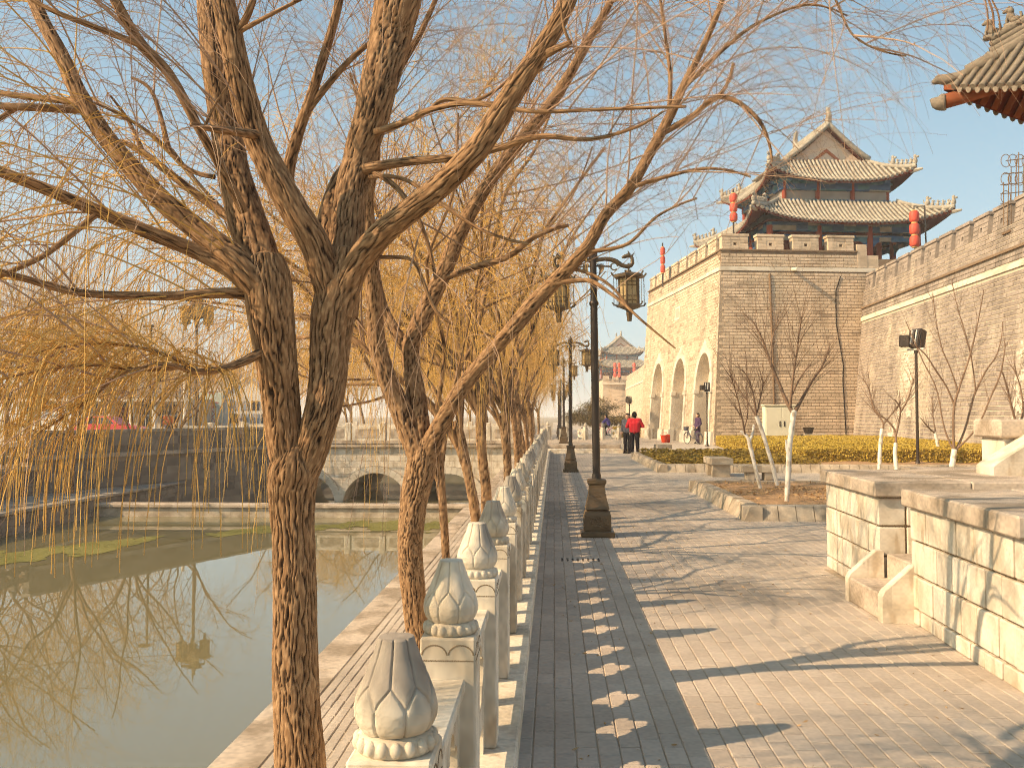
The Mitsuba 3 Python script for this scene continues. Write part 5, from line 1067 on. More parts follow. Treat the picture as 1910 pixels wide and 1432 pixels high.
def crown(paths, rg, n2, n3, l2, l3, r2, r3, g2=0.45, g3=2.6, spread=0.9, up2=0.35, K2=11, K3=8, keep=None, f0=0.2, sp3=0.75):
    """shoots and hanging twigs of a willow crown: two meshes"""
    p, t, r = along(paths, n2, rg, f0); d = t * 0.75 + perp(t, rg) * spread + [[0, 0, up2]]
    L = l2[0] + (l2[1] - l2[0]) * rg.random(n2) ** 1.3
    S = grow(p, d, L, K2, g2 * (0.2 + 1.6 * rg.random(n2)), 0.16, rg)
    k0 = rg.integers(0, n2, n3); kk = np.minimum(K2, (1 + (K2) * rg.random(n3) ** 0.7).astype(int)); q = S[k0, kk]; tt = S[k0, kk] - S[k0, kk - 1]; tt /= np.linalg.norm(tt, axis=1, keepdims=True) + 1e-9
    d3 = tt * 0.8 + perp(tt, rg) * sp3 + [[0, 0, 0.1]]; L3 = l3[0] + (l3[1] - l3[0]) * rg.random(n3) ** 1.5
    H = grow(q, d3, L3, K3, g3 * (0.15 + 1.5 * rg.random(n3)), 0.13, rg)
    if keep is not None: S, H = S[keep(S)], H[keep(H)]
    a, b = np.linspace(1, 0.35, K2 + 1), np.linspace(1, 0.5, K3 + 1)
    R2 = r2 * (0.6 + 0.8 * rg.random((len(S), 1))) * a; R3 = r3 * (0.7 + 0.6 * rg.random((len(H), 1))) * b
    return tubes(S, R2, 4, 1), tubes(H, R3, 3, 2), S, H
def traced(rows, D_scale=1.0):
    """(pixel x, pixel y, depth, width in pixels) rows -> axis points and radii"""
    P = np.array([at(x, y, D) for x, y, D, w in rows]); return P, np.array([w * D / F / 2 for x, y, D, w in rows])
far_enough = lambda S: (np.linalg.norm(S - EYE, axis=2).min(1) > 1.5) & (S[..., 2].min(1) > 1.16) & ~((S[..., 0] > -0.1) & (S[..., 2] < 2.0 + 0.45 * np.clip(S[..., 0], 0, 9))).any(1)

def big_willow(label, trunk, stems, limbs, seed, n_ring, crown_args, extra=None, cats='tree'):
    t = thing('willow_tree', label, cats); rg = np.random.default_rng(seed); paths = []
    P, R = traced(trunk); g, p, r = limb(P, R, n_ring, 0.007, 1.0, seed); k = uniq(t + '__trunk'); scene[k] = limb_shape(g)
    for i, row in enumerate(stems):
        P, R = traced(row); g, p, r = limb(P, R, max(28, n_ring - 30), 0.007, 1.0, seed + 11 + i); k = uniq(t + '__stem'); scene[k] = limb_shape(g)
    small = []
    for i, row in enumerate(limbs):
        P, R = traced(row); w = max(x[3] for x in row); n = (90 if w > 40 else 56 if w > 20 else 20) if n_ring > 120 else (44 if w > 28 else 26 if w > 14 else 12)
        g, p, r = limb(P, R, n, 0.010 if w > 20 else 0.02, 1.0 if w > 20 else 0.8, seed + 31 + i)
        if w > 13: k = uniq(t + '__limb'); scene[k] = limb_shape(g)
        else: small.append(g)
        paths.append((p, r))
    if small: k = uniq(t + '__branches'); scene[k] = limb_shape(joined(small)); note(k, kind='stuff')
    A, B, S, H = crown(paths, rg, **crown_args)
    k = uniq(t + '__shoots'); scene[k] = mikit.ply(A, 'mat_twig_brown', True); note(k, kind='stuff')
    k = uniq(t + '__twigs'); scene[k] = mikit.ply(B, 'mat_twig_brown', True); note(k, kind='stuff')
    if extra: k = uniq(t + '__hanging_twigs'); scene[k] = mikit.ply(extra, 'mat_twig_gold', True); note(k, kind='stuff')
    return t, paths

T1 = [(562, 1560, 2.8, 104), (560, 1432, 2.8, 92), (556, 1300, 2.8, 85), (550, 1150, 2.8, 81), (547, 1000, 2.8, 79), (546, 930, 2.8, 86), (549, 880, 2.8, 92), (553, 845, 2.8, 72), (556, 822, 2.8, 30)]
S1 = [[(545, 900, 2.8, 62), (530, 820, 2.8, 66), (523, 740, 2.79, 70), (516, 660, 2.77, 78), (508, 590, 2.76, 88), (500, 530, 2.75, 92), (492, 480, 2.75, 70)],
      [(566, 880, 2.8, 60), (592, 800, 2.8, 66), (608, 730, 2.81, 68), (615, 650, 2.83, 74), (623, 580, 2.84, 80), (636, 520, 2.85, 80), (645, 470, 2.86, 66)]]
L1 = [[(512, 568, 2.78, 26), (440, 547, 2.72, 21), (300, 552, 2.6, 17), (170, 548, 2.5, 15), (30, 515, 2.4, 13), (-80, 480, 2.3, 10)],
      [(516, 590, 2.78, 50), (445, 512, 2.72, 38), (380, 475, 2.7, 31), (270, 430, 2.6, 27), (160, 385, 2.55, 25), (60, 343, 2.5, 23), (-60, 300, 2.45, 20)],
      [(181, 398, 2.56, 13), (130, 440, 2.5, 12), (84, 476, 2.45, 11), (0, 515, 2.4, 10), (-50, 540, 2.35, 8)],
      [(520, 590, 2.78, 62), (445, 490, 2.7, 50), (370, 430, 2.72, 44), (300, 372, 2.7, 40), (245, 312, 2.7, 37), (190, 245, 2.7, 35), (150, 180, 2.7, 32), (115, 105, 2.72, 29), (80, 40, 2.75, 26), (40, -60, 2.8, 22)],
      [(160, 205, 2.7, 18), (100, 203, 2.65, 16), (40, 200, 2.6, 15), (-50, 188, 2.6, 13)], [(145, 190, 2.7, 16), (90, 185, 2.72, 13), (30, 178, 2.75, 12), (-40, 165, 2.8, 10)],
      [(38, 196, 2.62, 11), (10, 215, 2.6, 10), (-30, 240, 2.55, 9)],
      [(450, 425, 2.9, 17), (390, 380, 3.0, 16), (330, 335, 3.0, 15), (265, 285, 3.05, 14), (225, 262, 3.1, 7)], [(268, 288, 3.05, 10), (245, 235, 3.05, 7), (205, 178, 3.0, 4)],
      [(400, 330, 2.9, 10), (318, 285, 2.92, 9), (312, 270, 2.92, 11), (300, 220, 2.95, 9), (280, 165, 2.95, 7), (245, 145, 2.95, 5)], [(318, 285, 2.92, 8), (260, 235, 2.9, 7), (170, 190, 2.85, 4)],
      [(506, 585, 2.78, 78), (482, 475, 2.85, 76), (457, 400, 2.9, 69), (434, 320, 2.95, 61), (420, 240, 3.0, 56), (407, 160, 3.0, 53), (398, 80, 3.05, 50), (390, 0, 3.1, 46), (380, -90, 3.1, 42)],
      [(630, 600, 2.84, 62), (594, 468, 2.8, 58), (548, 390, 2.76, 55), (508, 320, 2.75, 53), (478, 250, 2.75, 51), (455, 175, 2.72, 50), (440, 110, 2.7, 47), (425, 40, 2.7, 44), (400, -70, 2.7, 40)],
      [(478, 252, 2.72, 18), (440, 246, 2.6, 17), (395, 240, 2.52, 14), (356, 232, 2.45, 9)], [(383, 236, 2.5, 8), (395, 205, 2.5, 5), (425, 160, 2.5, 3)],
      [(632, 590, 2.85, 70), (646, 455, 2.9, 66), (655, 370, 2.95, 62), (672, 290, 3.0, 63), (695, 210, 3.0, 67), (715, 130, 3.05, 74), (730, 60, 3.1, 82), (745, -20, 3.1, 86), (755, -100, 3.1, 80)],
      [(630, 585, 2.83, 62), (672, 487, 2.8, 50), (715, 435, 2.75, 47), (775, 385, 2.7, 46), (835, 335, 2.65, 46), (885, 285, 2.6, 46), (925, 225, 2.6, 44), (965, 160, 2.6, 42), (1005, 100, 2.6, 38), (1040, 40, 2.6, 34), (1080, -50, 2.6, 30)],
      [(1010, 105, 2.6, 18), (1045, 88, 2.55, 13), (1064, 79, 2.52, 9)], [(1064, 82, 2.52, 6), (1050, 50, 2.5, 5), (1046, 10, 2.5, 4), (1040, -40, 2.5, 3)],
      [(700, 247, 2.95, 14), (760, 225, 2.85, 12), (800, 206, 2.75, 11), (870, 192, 2.65, 10), (940, 200, 2.6, 9), (1010, 209, 2.55, 8), (1150, 203, 2.5, 7), (1280, 199, 2.45, 5)], [(803, 206, 2.75, 8), (812, 190, 2.75, 9), (835, 184, 2.75, 9), (880, 190, 2.72, 8), (930, 165, 2.7, 6), (975, 120, 2.68, 4)],
      [(680, 316, 2.95, 22), (760, 302, 2.9, 17), (848, 295, 2.85, 15), (935, 275, 2.8, 13), (1005, 255, 2.75, 11), (1103, 260, 2.7, 8), (1180, 240, 2.65, 6), (1237, 208, 2.6, 4)],
      [(615, 470, 3.0, 44), (612, 400, 3.08, 38), (632, 340, 3.15, 33), (668, 292, 3.25, 27), (700, 250, 3.3, 20), (735, 150, 3.35, 15), (790, 50, 3.4, 11), (830, -40, 3.4, 8)],
      [(560, 430, 3.2, 26), (537, 330, 3.3, 25), (555, 250, 3.3, 22), (578, 185, 3.3, 20), (605, 100, 3.3, 18), (628, 20, 3.3, 16), (645, -60, 3.3, 14)], [(575, 205, 3.3, 14), (610, 160, 3.3, 13), (660, 105, 3.3, 11), (720, 60, 3.3, 8)],
      [(455, 395, 2.7, 19), (400, 290, 2.6, 18), (365, 228, 2.55, 18), (312, 134, 2.5, 19), (258, 77, 2.45, 21), (215, 0, 2.4, 20), (180, -70, 2.4, 18)], [(262, 84, 2.45, 14), (200, 60, 2.4, 12), (120, 30, 2.35, 10), (60, 0, 2.35, 8)],
      [(440, 65, 2.7, 16), (462, 30, 2.68, 14), (480, -30, 2.65, 12)], [(445, 60, 2.7, 10), (500, 30, 2.65, 8), (580, -10, 2.6, 6)],
      [(492, 655, 2.74, 22), (430, 683, 2.6, 15), (365, 693, 2.4, 12), (310, 680, 2.3, 9), (240, 692, 2.25, 7), (160, 750, 2.2, 6), (60, 815, 2.15, 4)], [(330, 686, 2.33, 8), (262, 690, 2.28, 7), (180, 680, 2.2, 6), (80, 690, 2.1, 5), (-40, 720, 2.05, 4)], [(368, 692, 2.4, 9), (290, 655, 2.35, 7), (200, 640, 2.3, 6), (60, 660, 2.2, 4)], [(610, 625, 2.9, 9), (575, 628, 3.0, 8), (545, 632, 3.1, 7)],
      [(690, 330, 2.95, 10), (740, 330, 2.9, 8), (830, 385, 2.85, 7), (900, 430, 2.8, 6), (985, 455, 2.75, 5)], [(690, 318, 2.95, 12), (740, 350, 2.9, 10), (790, 430, 2.85, 8), (812, 520, 2.85, 6)], [(670, 480, 2.8, 9), (760, 480, 2.8, 7), (820, 590, 2.8, 6), (845, 605, 2.8, 4)]]
rg1 = np.random.default_rng(77)
# the curtain of drooping twigs at the left, hung from the low branches
cur = []
for row in (L1[-7], L1[-6], L1[-5]):
    P, R = traced(row); cur.append((smooth_path(P, 40), np.full(40, 0.004)))
p_, t_, r_ = along(cur, 300, rg1, 0.2)
Hc = grow(p_, t_ * 0.5 + perp(t_, rg1) * 0.6 + [[0, 0, 0.05]], 0.18 + 0.48 * rg1.random(300), 8, 9.0, 0.10, rg1); Hc = Hc[(np.linalg.norm(Hc - EYE, axis=2).min(1) > 1.5) & (Hc[..., 2].min(1) > 1.14)]
src = [smooth_path(traced(L1[k])[0], 40) for k in (0, 1, 2, 3)]
p_, t_, r_ = along([(x, np.full(40, 0.004)) for x in src], 44, rg1, 0.1)
Sx = grow(p_, t_ * 0.6 + perp(t_, rg1) * 0.5 + [[-0.15, 0, 0.05]], 0.5 + 0.7 * rg1.random(44), 9, 1.6, 0.14, rg1); Sx = Sx[(np.linalg.norm(Sx - EYE, axis=2).min(1) > 1.5) & (Sx[..., 2].min(1) > 1.3)]
k0 = rg1.integers(0, len(Sx), 620); kk = rg1.integers(3, 10, 620)
Hx = grow(Sx[k0, kk], (Sx[k0, kk] - Sx[k0, kk - 1]) * 8 + perp(Sx[k0, kk] - Sx[k0, kk - 1], rg1) * 0.5, 0.2 + 0.75 * rg1.random(620) ** 1.3, 8, 8.0, 0.09, rg1); Hx = Hx[(np.linalg.norm(Hx - EYE, axis=2).min(1) > 1.5) & (Hx[..., 2].min(1) > 1.14)]
extra = MB().add(*tubes(Sx, 0.0028 * np.linspace(1, 0.5, 10)[None] * np.ones((len(Sx), 1)), 4, 6)).add(*tubes(Hx, 0.0014 * np.linspace(1, 0.55, 9)[None] * (0.7 + 0.6 * rg1.random((len(Hx), 1))), 3, 7)).mesh()
extra = MB().add(*extra).add(*tubes(Hc, 0.0016 * np.linspace(1, 0.55, 9)[None] * (0.7 + 0.6 * rg1.random((len(Hc), 1))), 3, 5)).mesh()
big_willow('nearest willow, thick furrowed forked trunk rising in the left foreground', T1, S1, L1, 100, 156,
           dict(n2=170, n3=1900, l2=(0.35, 1.3), l3=(0.3, 1.0), r2=0.0026, r3=0.00095, g2=0.9, g3=4.2, spread=0.55, sp3=0.45, keep=far_enough, f0=0.3), extra)
T2 = [(797, 1340, 5.1, 54), (786, 1220, 5.1, 48), (773, 1120, 5.1, 45), (766, 1020, 5.1, 47), (772, 930, 5.1, 52), (784, 865, 5.1, 56), (789, 830, 5.1, 46), (791, 808, 5.1, 18)]
L2 = [[(783, 850, 5.1, 48), (748, 765, 5.1, 42), (717, 695, 5.05, 36), (702, 620, 5.05, 33), (697, 540, 5.0, 30), (690, 470, 4.95, 28), (685, 380, 4.9, 24), (700, 280, 4.85, 18), (690, 160, 4.8, 12)],
      [(794, 855, 5.1, 46), (826, 785, 5.05, 34), (868, 715, 5.0, 29), (920, 652, 4.95, 27), (965, 602, 4.9, 29), (1000, 560, 4.9, 28), (1050, 510, 4.85, 26), (1095, 460, 4.8, 24), (1130, 400, 4.8, 22), (1175, 350, 4.8, 21), (1210, 290, 4.8, 20), (1245, 225, 4.8, 18), (1275, 160, 4.8, 15), (1310, 90, 4.8, 12), (1340, 20, 4.8, 10), (1365, -60, 4.8, 8)],
      [(787, 845, 5.1, 44), (778, 750, 5.15, 38), (766, 655, 5.2, 35), (790, 590, 5.2, 34), (828, 510, 5.2, 31), (860, 430, 5.2, 29), (905, 350, 5.2, 26), (955, 280, 5.2, 25), (1010, 215, 5.2, 24), (1055, 150, 5.2, 20), (1095, 80, 5.2, 17), (1135, 10, 5.2, 14), (1165, -60, 5.2, 12)],
      [(768, 660, 5.2, 26), (735, 615, 5.25, 22), (712, 560, 5.3, 18), (700, 480, 5.3, 14), (720, 400, 5.3, 10)], [(825, 520, 5.2, 14), (880, 500, 5.15, 13), (945, 480, 5.1, 12), (1000, 440, 5.05, 10), (1060, 420, 5.0, 7)],
      [(1232, 250, 4.8, 13), (1290, 218, 4.8, 11), (1340, 180, 4.75, 10), (1390, 200, 4.7, 9), (1425, 240, 4.7, 7), (1440, 300, 4.7, 4)], [(1338, 182, 4.75, 8), (1360, 150, 4.75, 7), (1368, 118, 4.75, 6)], [(1172, 352, 4.8, 10), (1240, 330, 4.75, 8), (1310, 315, 4.7, 6), (1400, 330, 4.65, 4)],
      [(1030, 530, 4.85, 11), (1090, 522, 4.8, 9), (1140, 548, 4.7, 7), (1200, 600, 4.6, 5), (1260, 650, 4.55, 3)], [(1090, 470, 4.8, 9), (1160, 460, 4.75, 7), (1230, 400, 4.7, 5), (1300, 370, 4.65, 4)], [(1060, 500, 4.85, 8), (1120, 520, 4.8, 6), (1170, 570, 4.75, 5)],
      [(1275, 165, 4.8, 10), (1330, 110, 4.75, 8), (1420, 40, 4.7, 6), (1500, 10, 4.65, 4), (1580, 30, 4.6, 3)], [(1245, 228, 4.8, 9), (1250, 150, 4.8, 8), (1240, 60, 4.8, 6), (1225, -40, 4.8, 5)], [(1365, -40, 4.8, 8), (1450, -60, 4.7, 7), (1545, -20, 4.6, 5), (1595, 70, 4.55, 4), (1690, 105, 4.5, 3)], [(1135, 5, 5.2, 10), (1200, -20, 5.1, 8), (1300, -40, 5.0, 6), (1420, -20, 4.9, 5)],
      [(720, 690, 5.05, 12), (670, 640, 5.1, 9), (610, 600, 5.1, 7), (560, 590, 5.1, 4)]]
T2, L2 = [(x, y, D * 0.952, w) for x, y, D, w in T2], [[(x, y, D * 0.952, w) for x, y, D, w in r_] for r_ in L2]
big_willow('second willow with a thinner trunk and a long limb leaning right over the path', T2, [], L2, 200, 90,
           dict(n2=190, n3=1800, l2=(0.5, 1.8), l3=(0.35, 1.3), r2=0.0036, r3=0.00135, g2=0.8, g3=2.6, spread=0.6, sp3=0.5, keep=far_enough, f0=0.3))

# ---- the rest of the row and the other bank: four built willows, each set out many times
def willow_kind(seed, lean, n_limb, tw, rt=0.058, fork=1.35, bias=0.0, upright=False):
    rg = np.random.default_rng(seed); gs, paths = [], []
    P = np.array([(0, 0, -0.1), (0.02 * lean, 0.01, 0.4), (0.10 * lean, -0.02, 0.9), (0.2 * lean, 0.02, fork), (0.24 * lean, 0.0, fork + 0.2)]); g, p, r = limb(P, [rt * 1.25, rt, rt * 0.92, rt * 1.1, rt * 0.7], 18, 0.03, 1.0, seed); tr = g
    top = P[3]
    for i in range(n_limb):
        a = 2 * np.pi * (i + 0.6 * rg.random()) / n_limb; o = 0.35 + 0.5 * rg.random(); L = 2.6 + 1.4 * rg.random(); d = np.array([math.cos(a) * o - bias, math.sin(a) * o, 1.0]); d /= np.linalg.norm(d)
        b = np.array([math.cos(a), math.sin(a), 0]); q = [top - [0, 0, 0.12]]
        for k in range(1, 7): q.append(top + d * L * k / 6 + b * 0.25 * (k / 6) ** 2 * L + rg.normal(0, 0.07, 3) * (k > 1))
        g, p, r = limb(q, np.linspace(rt * 0.62, 0.013, 7), 10, 0.06, 0.8, seed + i + 1); gs.append(g); paths.append((p, r))
        for j in range(3):
            k = int(len(p) * (0.3 + 0.18 * j)); dd = (p[min(k + 4, len(p) - 1)] - p[k]); dd /= np.linalg.norm(dd) + 1e-9; e = dd * 0.7 + perp(dd[None], rg)[0] * 0.8; e /= np.linalg.norm(e); l = 1.0 + 1.1 * rg.random()
            g, p2, r2 = limb([p[k], p[k] + e * l * 0.5 + rg.normal(0, 0.05, 3), p[k] + e * l + [0, 0, 0.12]], [r[k] * 0.6, r[k] * 0.4, 0.008], 6, 0.1, 0.6, seed + 50 + i * 3 + j); gs.append(g); paths.append((p2, r2))
    A, B, S, H = crown(paths, rg, 130, tw, (0.5, 1.4), (0.5, 1.7), 0.0058, 0.0034, -0.3 if upright else 0.8, -0.5 if upright else 3.2, K2=7, K3=7, f0=0.35, keep=(lambda S: S[..., 0].max(1) < 1.05) if bias else None)
    return tr, joined(gs), A, B
kinds = []
for i, (sd, ln, nl, tw, bi) in enumerate(((301, 0.6, 5, 450, 0), (322, -0.8, 6, 480, 0), (343, 1.2, 5, 450, 0), (364, -0.2, 7, 480, 0), (385, -0.5, 5, 1350, 0.42), (406, -1.0, 5, 1300, 0.38), (427, -0.2, 4, 1300, 0.45), (448, 0.2, 8, 800, 0))):
    tr, lb, A, B = willow_kind(sd, ln, nl, tw, bias=bi, upright=i == 7); ks = []
    for nm, sh in (('trunk', limb_shape(tr)), ('limbs', limb_shape(lb)), ('shoots', mikit.ply(A, 'mat_twig_brown', True)), ('twigs', mikit.ply(B, 'mat_twig_gold', True))):
        k = f'shape_of_willow_{i}_{nm}'; scene[k] = {'type': 'shapegroup', 'piece': sh}; ks.append((nm, k))
    kinds.append(ks)
def willow(label, i, x, y, z, rz, s, group=None):
    t = thing('willow_tree', label, 'tree', group); M = mat4((x, y, z), rz, s)
    for nm, k in kinds[i]: kk = inst(t, nm, k, M); (nm != 'trunk') and note(kk, kind='stuff')
    return t
rw_ = np.random.default_rng(9)
willow('slim young willow standing close behind the second tree, its trunk thin and bent', 4, -0.86, 7.35, 0, 0.3, (0.6, 0.6, 0.80))
willow('leaning willow with a curved trunk just left of the grey stained bud post', 5, -0.80, 9.7, 0, 0.1, (1.0, 1.0, 0.95))
for k in range(9):
    willow('golden willow, the %s tree from the camera in the row along the balustrade' % ORD[4 + k], 4 + (k * 2) % 3, -0.85 + rw_.normal(0, 0.08), 12.3 + 2.95 * k + rw_.normal(0, 0.2), 0, rw_.normal(0, 0.35), 1.0 + 0.3 * rw_.random(), 'willows in the row along the balustrade')
for k in range(9):
    willow('golden willow on the moat bank beyond the bridge, %s past it' % ORD[k], 4 + k % 3, -1.3 + rw_.normal(0, 0.3) - 0.04 * k, 47.5 + 6.0 * k, 0, rw_.normal(0, 0.4), 1.25 + 0.25 * rw_.random(), 'willows beyond the bridge')
for px, D, i, s, lb in ((133, 27.8, 0, 1.2, 'willow on the far bank ledge left of the red car'), (256, 31.6, 1, 1.25, 'willow leaning over the far ledge in front of the red car'), (325, 36.8, 3, 1.2, 'upright willow on the far ledge beside the white pole'), (-80, 22.0, 2, 1.1, 'willow at the left edge on the far bank ledge')):
    w = at(px, 900, D); willow(lb, i, min(max(w[0], -15.6), -14.2), D, -0.9, 1.3 * i, s)
for k, (px, D, s) in enumerate(((20, 58, 2.0), (110, 63, 2.1), (190, 70, 1.9), (285, 92, 2.0), (330, 128, 2.2), (420, 122, 2.0), (520, 112, 1.9), (600, 66, 1.8), (680, 82, 2.0), (760, 64, 1.8), (840, 92, 2.0), (900, 72, 1.8), (960, 90, 1.9), (60, 95, 2.6), (240, 100, 2.5), (470, 115, 2.4))):
    w = at(px, 776, D); willow('bare golden tree among the hazy trees beyond the far bank, %s from the left' % ORD[sorted((20, 110, 190, 285, 330, 420, 520, 600, 680, 760, 840, 900, 960, 60, 240, 470)).index(px)], (k * 5 + 2) % 4, w[0], D, -0.05, rw_.random() * 6.3, s * (0.9 + 0.2 * rw_.random()), 'hazy bare trees beyond the far bank')

for k in range(9):
    willow('golden willow behind the arched bridge, %s from the right' % ORD[k], 4 + k % 3, -2.6 - 1.75 * k + rw_.normal(0, 0.3), 50.0 + 2.0 * (k % 3) if k in (0, 8) else 61.0 + 2.5 * (k % 3), -0.05, rw_.random() * 6.3, 1.25 + 0.3 * rw_.random(), 'golden willows behind the arched bridge')

for k, (px, D, s) in enumerate(((12, 36, 1.5), (75, 42, 1.6), (150, 50, 1.8), (-60, 30, 1.4), (205, 66, 1.7))):
    w = at(px, 776, D); willow('upright bare tree of fine rising twigs at the far left, %s' % ('by the frame edge', 'second from the edge', 'third from the edge', 'cut by the frame edge', 'farthest right of its group')[k], 7, min(w[0], -17.6), D, -0.05, rw_.random() * 6.3, s)
# ---------------------------------------------------------------- people
import manifold3d as m3
prin('skin', (0.50, 0.29, 0.19), 0.6, 0.4); diff('black_hair', (0.018, 0.014, 0.012)); diff('red_cloth', (0.52, 0.028, 0.040)); diff('black_cloth', (0.022, 0.018, 0.02)); diff('blue_cloth', (0.07, 0.055, 0.26)); diff('purple_cloth', (0.085, 0.05, 0.10)); diff('orange_cloth', (0.60, 0.14, 0.06)); diff('pink_cloth', (0.60, 0.22, 0.26)); diff('grey_cloth', (0.10, 0.10, 0.12))
def ball(c, r): return m3.Manifold.sphere(r, 20).translate([float(x) for x in c])
def flesh(bones, fine=0.025, sm=8):
    """bones: lists of (x, y, z, radius) joined by hulls, all one surface"""
    parts_ = []
    for b in bones:
        for p, q in zip(b[:-1], b[1:]): parts_.append(m3.Manifold.batch_hull([ball(p[:3], p[3]), ball(q[:3], q[3])]))
        if len(b) == 1: parts_.append(ball(b[0][:3], b[0][3]))
    m = m3.Manifold.batch_boolean(parts_, m3.OpType.Add).refine_to_length(fine).to_mesh()
    t = trimesh.Trimesh(m.vert_properties[:, :3], m.tri_verts, process=True); trimesh.smoothing.filter_taubin(t, iterations=sm)
    return np.array(t.vertices), np.array(t.faces)
def hand(w, d, s=1):
    """palm, four curled fingers of different length and a thumb from the wrist w along the direction d"""
    w, d = np.array(w, float), np.array(d, float) / np.linalg.norm(d); side = np.cross(d, [0, 0, 1.0]); side /= np.linalg.norm(side) + 1e-9; nrm = np.cross(side, d)
    out = [[(*w, 0.026), (*(w + d * 0.075), 0.036)]]
    for i, (o, l) in enumerate(((-0.03, 0.060), (-0.010, 0.075), (0.010, 0.070), (0.029, 0.052))):
        a = w + d * 0.08 + side * o; b = a + d * l * 0.6 - nrm * 0.01; c = b + d * l * 0.3 - nrm * 0.03; out.append([(*a, 0.011), (*b, 0.010), (*c, 0.009)])
    a = w + d * 0.02 + side * 0.03 * s; out.append([(*a, 0.013), (*(a + d * 0.03 + side * 0.028 * s), 0.012), (*(a + d * 0.06 + side * 0.03 * s - nrm * 0.01), 0.010)])
    return out
def person(label, M, J, top, legs, hair, shoes='black_cloth', long_hair=False, coat=0.0):
    t = thing('person', label, 'person'); g = lambda k: np.array(J[k], float); b = lambda k, r: (*J[k], r)
    hd = g('head'); f = np.array(J['face'], float); f /= np.linalg.norm(f)
    head = [[(*(hd + [0, 0, 0.03]), 0.092), (*(hd - [0, 0, 0.04] + f * 0.025), 0.075)], [(*(hd + f * 0.095 - [0, 0, 0.012]), 0.016), (*(hd + f * 0.075 + [0, 0, 0.02]), 0.012)], [(*(hd - [0, 0, 0.07] + f * 0.05), 0.045)]]
    sd = np.cross(f, [0, 0, 1.0]); head += [[(*(hd + s * sd * 0.09), 0.02), (*(hd + s * sd * 0.09 + [0, 0, 0.03]), 0.02)] for s in (-1, 1)]
    body = head + [[(*(hd - [0, 0, 0.08]), 0.052), b('neck', 0.058)], [b('neck', 0.06), b('chest', 0.12), b('hip', 0.12)]]
    for s in ('l', 'r'):
        body += [[b('sh' + s, 0.055), b('el' + s, 0.042), b('wr' + s, 0.03)], [b('hp' + s, 0.085), b('kn' + s, 0.06), b('an' + s, 0.04)]] + hand(J['wr' + s], g('wr' + s) - g('el' + s), 1 if s == 'l' else -1)
    part(t, 'body', xf(flesh(body), M), 'skin', True)
    ch, hp, sl, sr = g('chest'), g('hip'), g('shl'), g('shr')
    jk = [[(*sl, 0.085), (*(ch + (sl - sr) * 0.25), 0.13), (*(hp + (g('hpl') - g('hpr')) * 0.42), 0.125)], [(*sr, 0.085), (*(ch - (sl - sr) * 0.25), 0.13), (*(hp - (g('hpl') - g('hpr')) * 0.42), 0.125)], [(*sl, 0.085), (*sr, 0.085)], [(*(g('neck') - [0, 0, 0.03]), 0.075), (*ch, 0.135), (*hp, 0.135)]]
    if coat: jk += [[(*(hp + s_ * (g('hpl') - g('hpr')) * 0.42), 0.125), (*(g('hp' + k) - [0, 0, coat]), 0.12)] for k, s_ in (('l', 1), ('r', -1))]
    for s in ('l', 'r'): jk += [[b('sh' + s, 0.08), b('el' + s, 0.064), (*(g('wr' + s) * 0.85 + g('el' + s) * 0.15), 0.052)]]
    part(t, 'jacket', xf(flesh(jk, 0.03, 10), M), top, True)
    tr = [[(*hp, 0.125), b('hp' + s, 0.105), b('kn' + s, 0.078), (*(g('an' + s) + [0, 0, 0.02]), 0.062)] for s in ('l', 'r')]
    part(t, 'trousers', xf(flesh(tr, 0.03, 8), M), legs, True)
    for s in ('l', 'r'):
        a = g('an' + s); fw = np.array(J.get('toe' + s, (0, 1, 0)), float); part(t, 'shoe', xf(flesh([[(*(a - fw * 0.05 - [0, 0, 0.035]), 0.04), (*(a + fw * 0.14 - [0, 0, 0.045]), 0.034)]], 0.03, 4), M), shoes, True)
    hr = [[(*(hd + [0, 0, 0.055] - f * 0.02), 0.098), (*(hd - f * 0.05 - [0, 0, 0.02]), 0.085)]]
    if long_hair: hr += [[(*(hd - f * 0.06), 0.08), (*(hd - f * 0.08 - [0, 0, 0.16]), 0.05)]]
    part(t, 'hair', xf(flesh(hr, 0.03, 4), M), hair, True)
    return t
STAND = dict(head=(0, 0.0, 1.56), face=(0, 1, 0), neck=(0, -0.02, 1.42), chest=(0, -0.02, 1.22), hip=(0, 0, 0.95), shl=(-0.19, -0.02, 1.37), shr=(0.19, -0.02, 1.37), ell=(-0.27, -0.06, 1.10), elr=(0.27, -0.06, 1.10), wrl=(-0.22, 0.12, 0.92), wrr=(0.22, 0.12, 0.92),
             hpl=(-0.09, 0, 0.90), hpr=(0.09, 0, 0.90), knl=(-0.10, 0.03, 0.50), knr=(0.10, 0.03, 0.50), anl=(-0.10, 0, 0.085), anr=(0.11, 0, 0.085))
q = at(1184, 848, 36.0)
person('standing person in a red jacket and black trousers seen from behind on the path', mat4((q[0], 36.0, 0.0), -0.25), dict(STAND, face=(0.2, 1, 0), wrl=(-0.12, 0.24, 1.12), wrr=(0.13, 0.24, 1.12), elr=(0.33, 0.02, 1.13), ell=(-0.31, 0.0, 1.12), anl=(-0.11, 0.06, 0.085), anr=(0.13, -0.03, 0.085)), 'red_cloth', 'black_cloth', 'black_hair')
q = at(1170, 848, 37.8)
person('dark haired person in dark clothes mostly hidden behind the red jacket', mat4((q[0], 37.6, 0.0), 2.6, 0.97), STAND, 'grey_cloth', 'black_cloth', 'black_hair', long_hair=True)
q = at(1302, 826, 51.2)
person('person in a purple coat waiting at the mouth of the nearest arch', mat4((q[0], 51.3, 0.0), 1.9), dict(STAND, elr=(0.25, -0.02, 1.1), wrr=(0.16, 0.14, 1.0)), 'purple_cloth', 'purple_cloth', 'black_hair', coat=0.35)
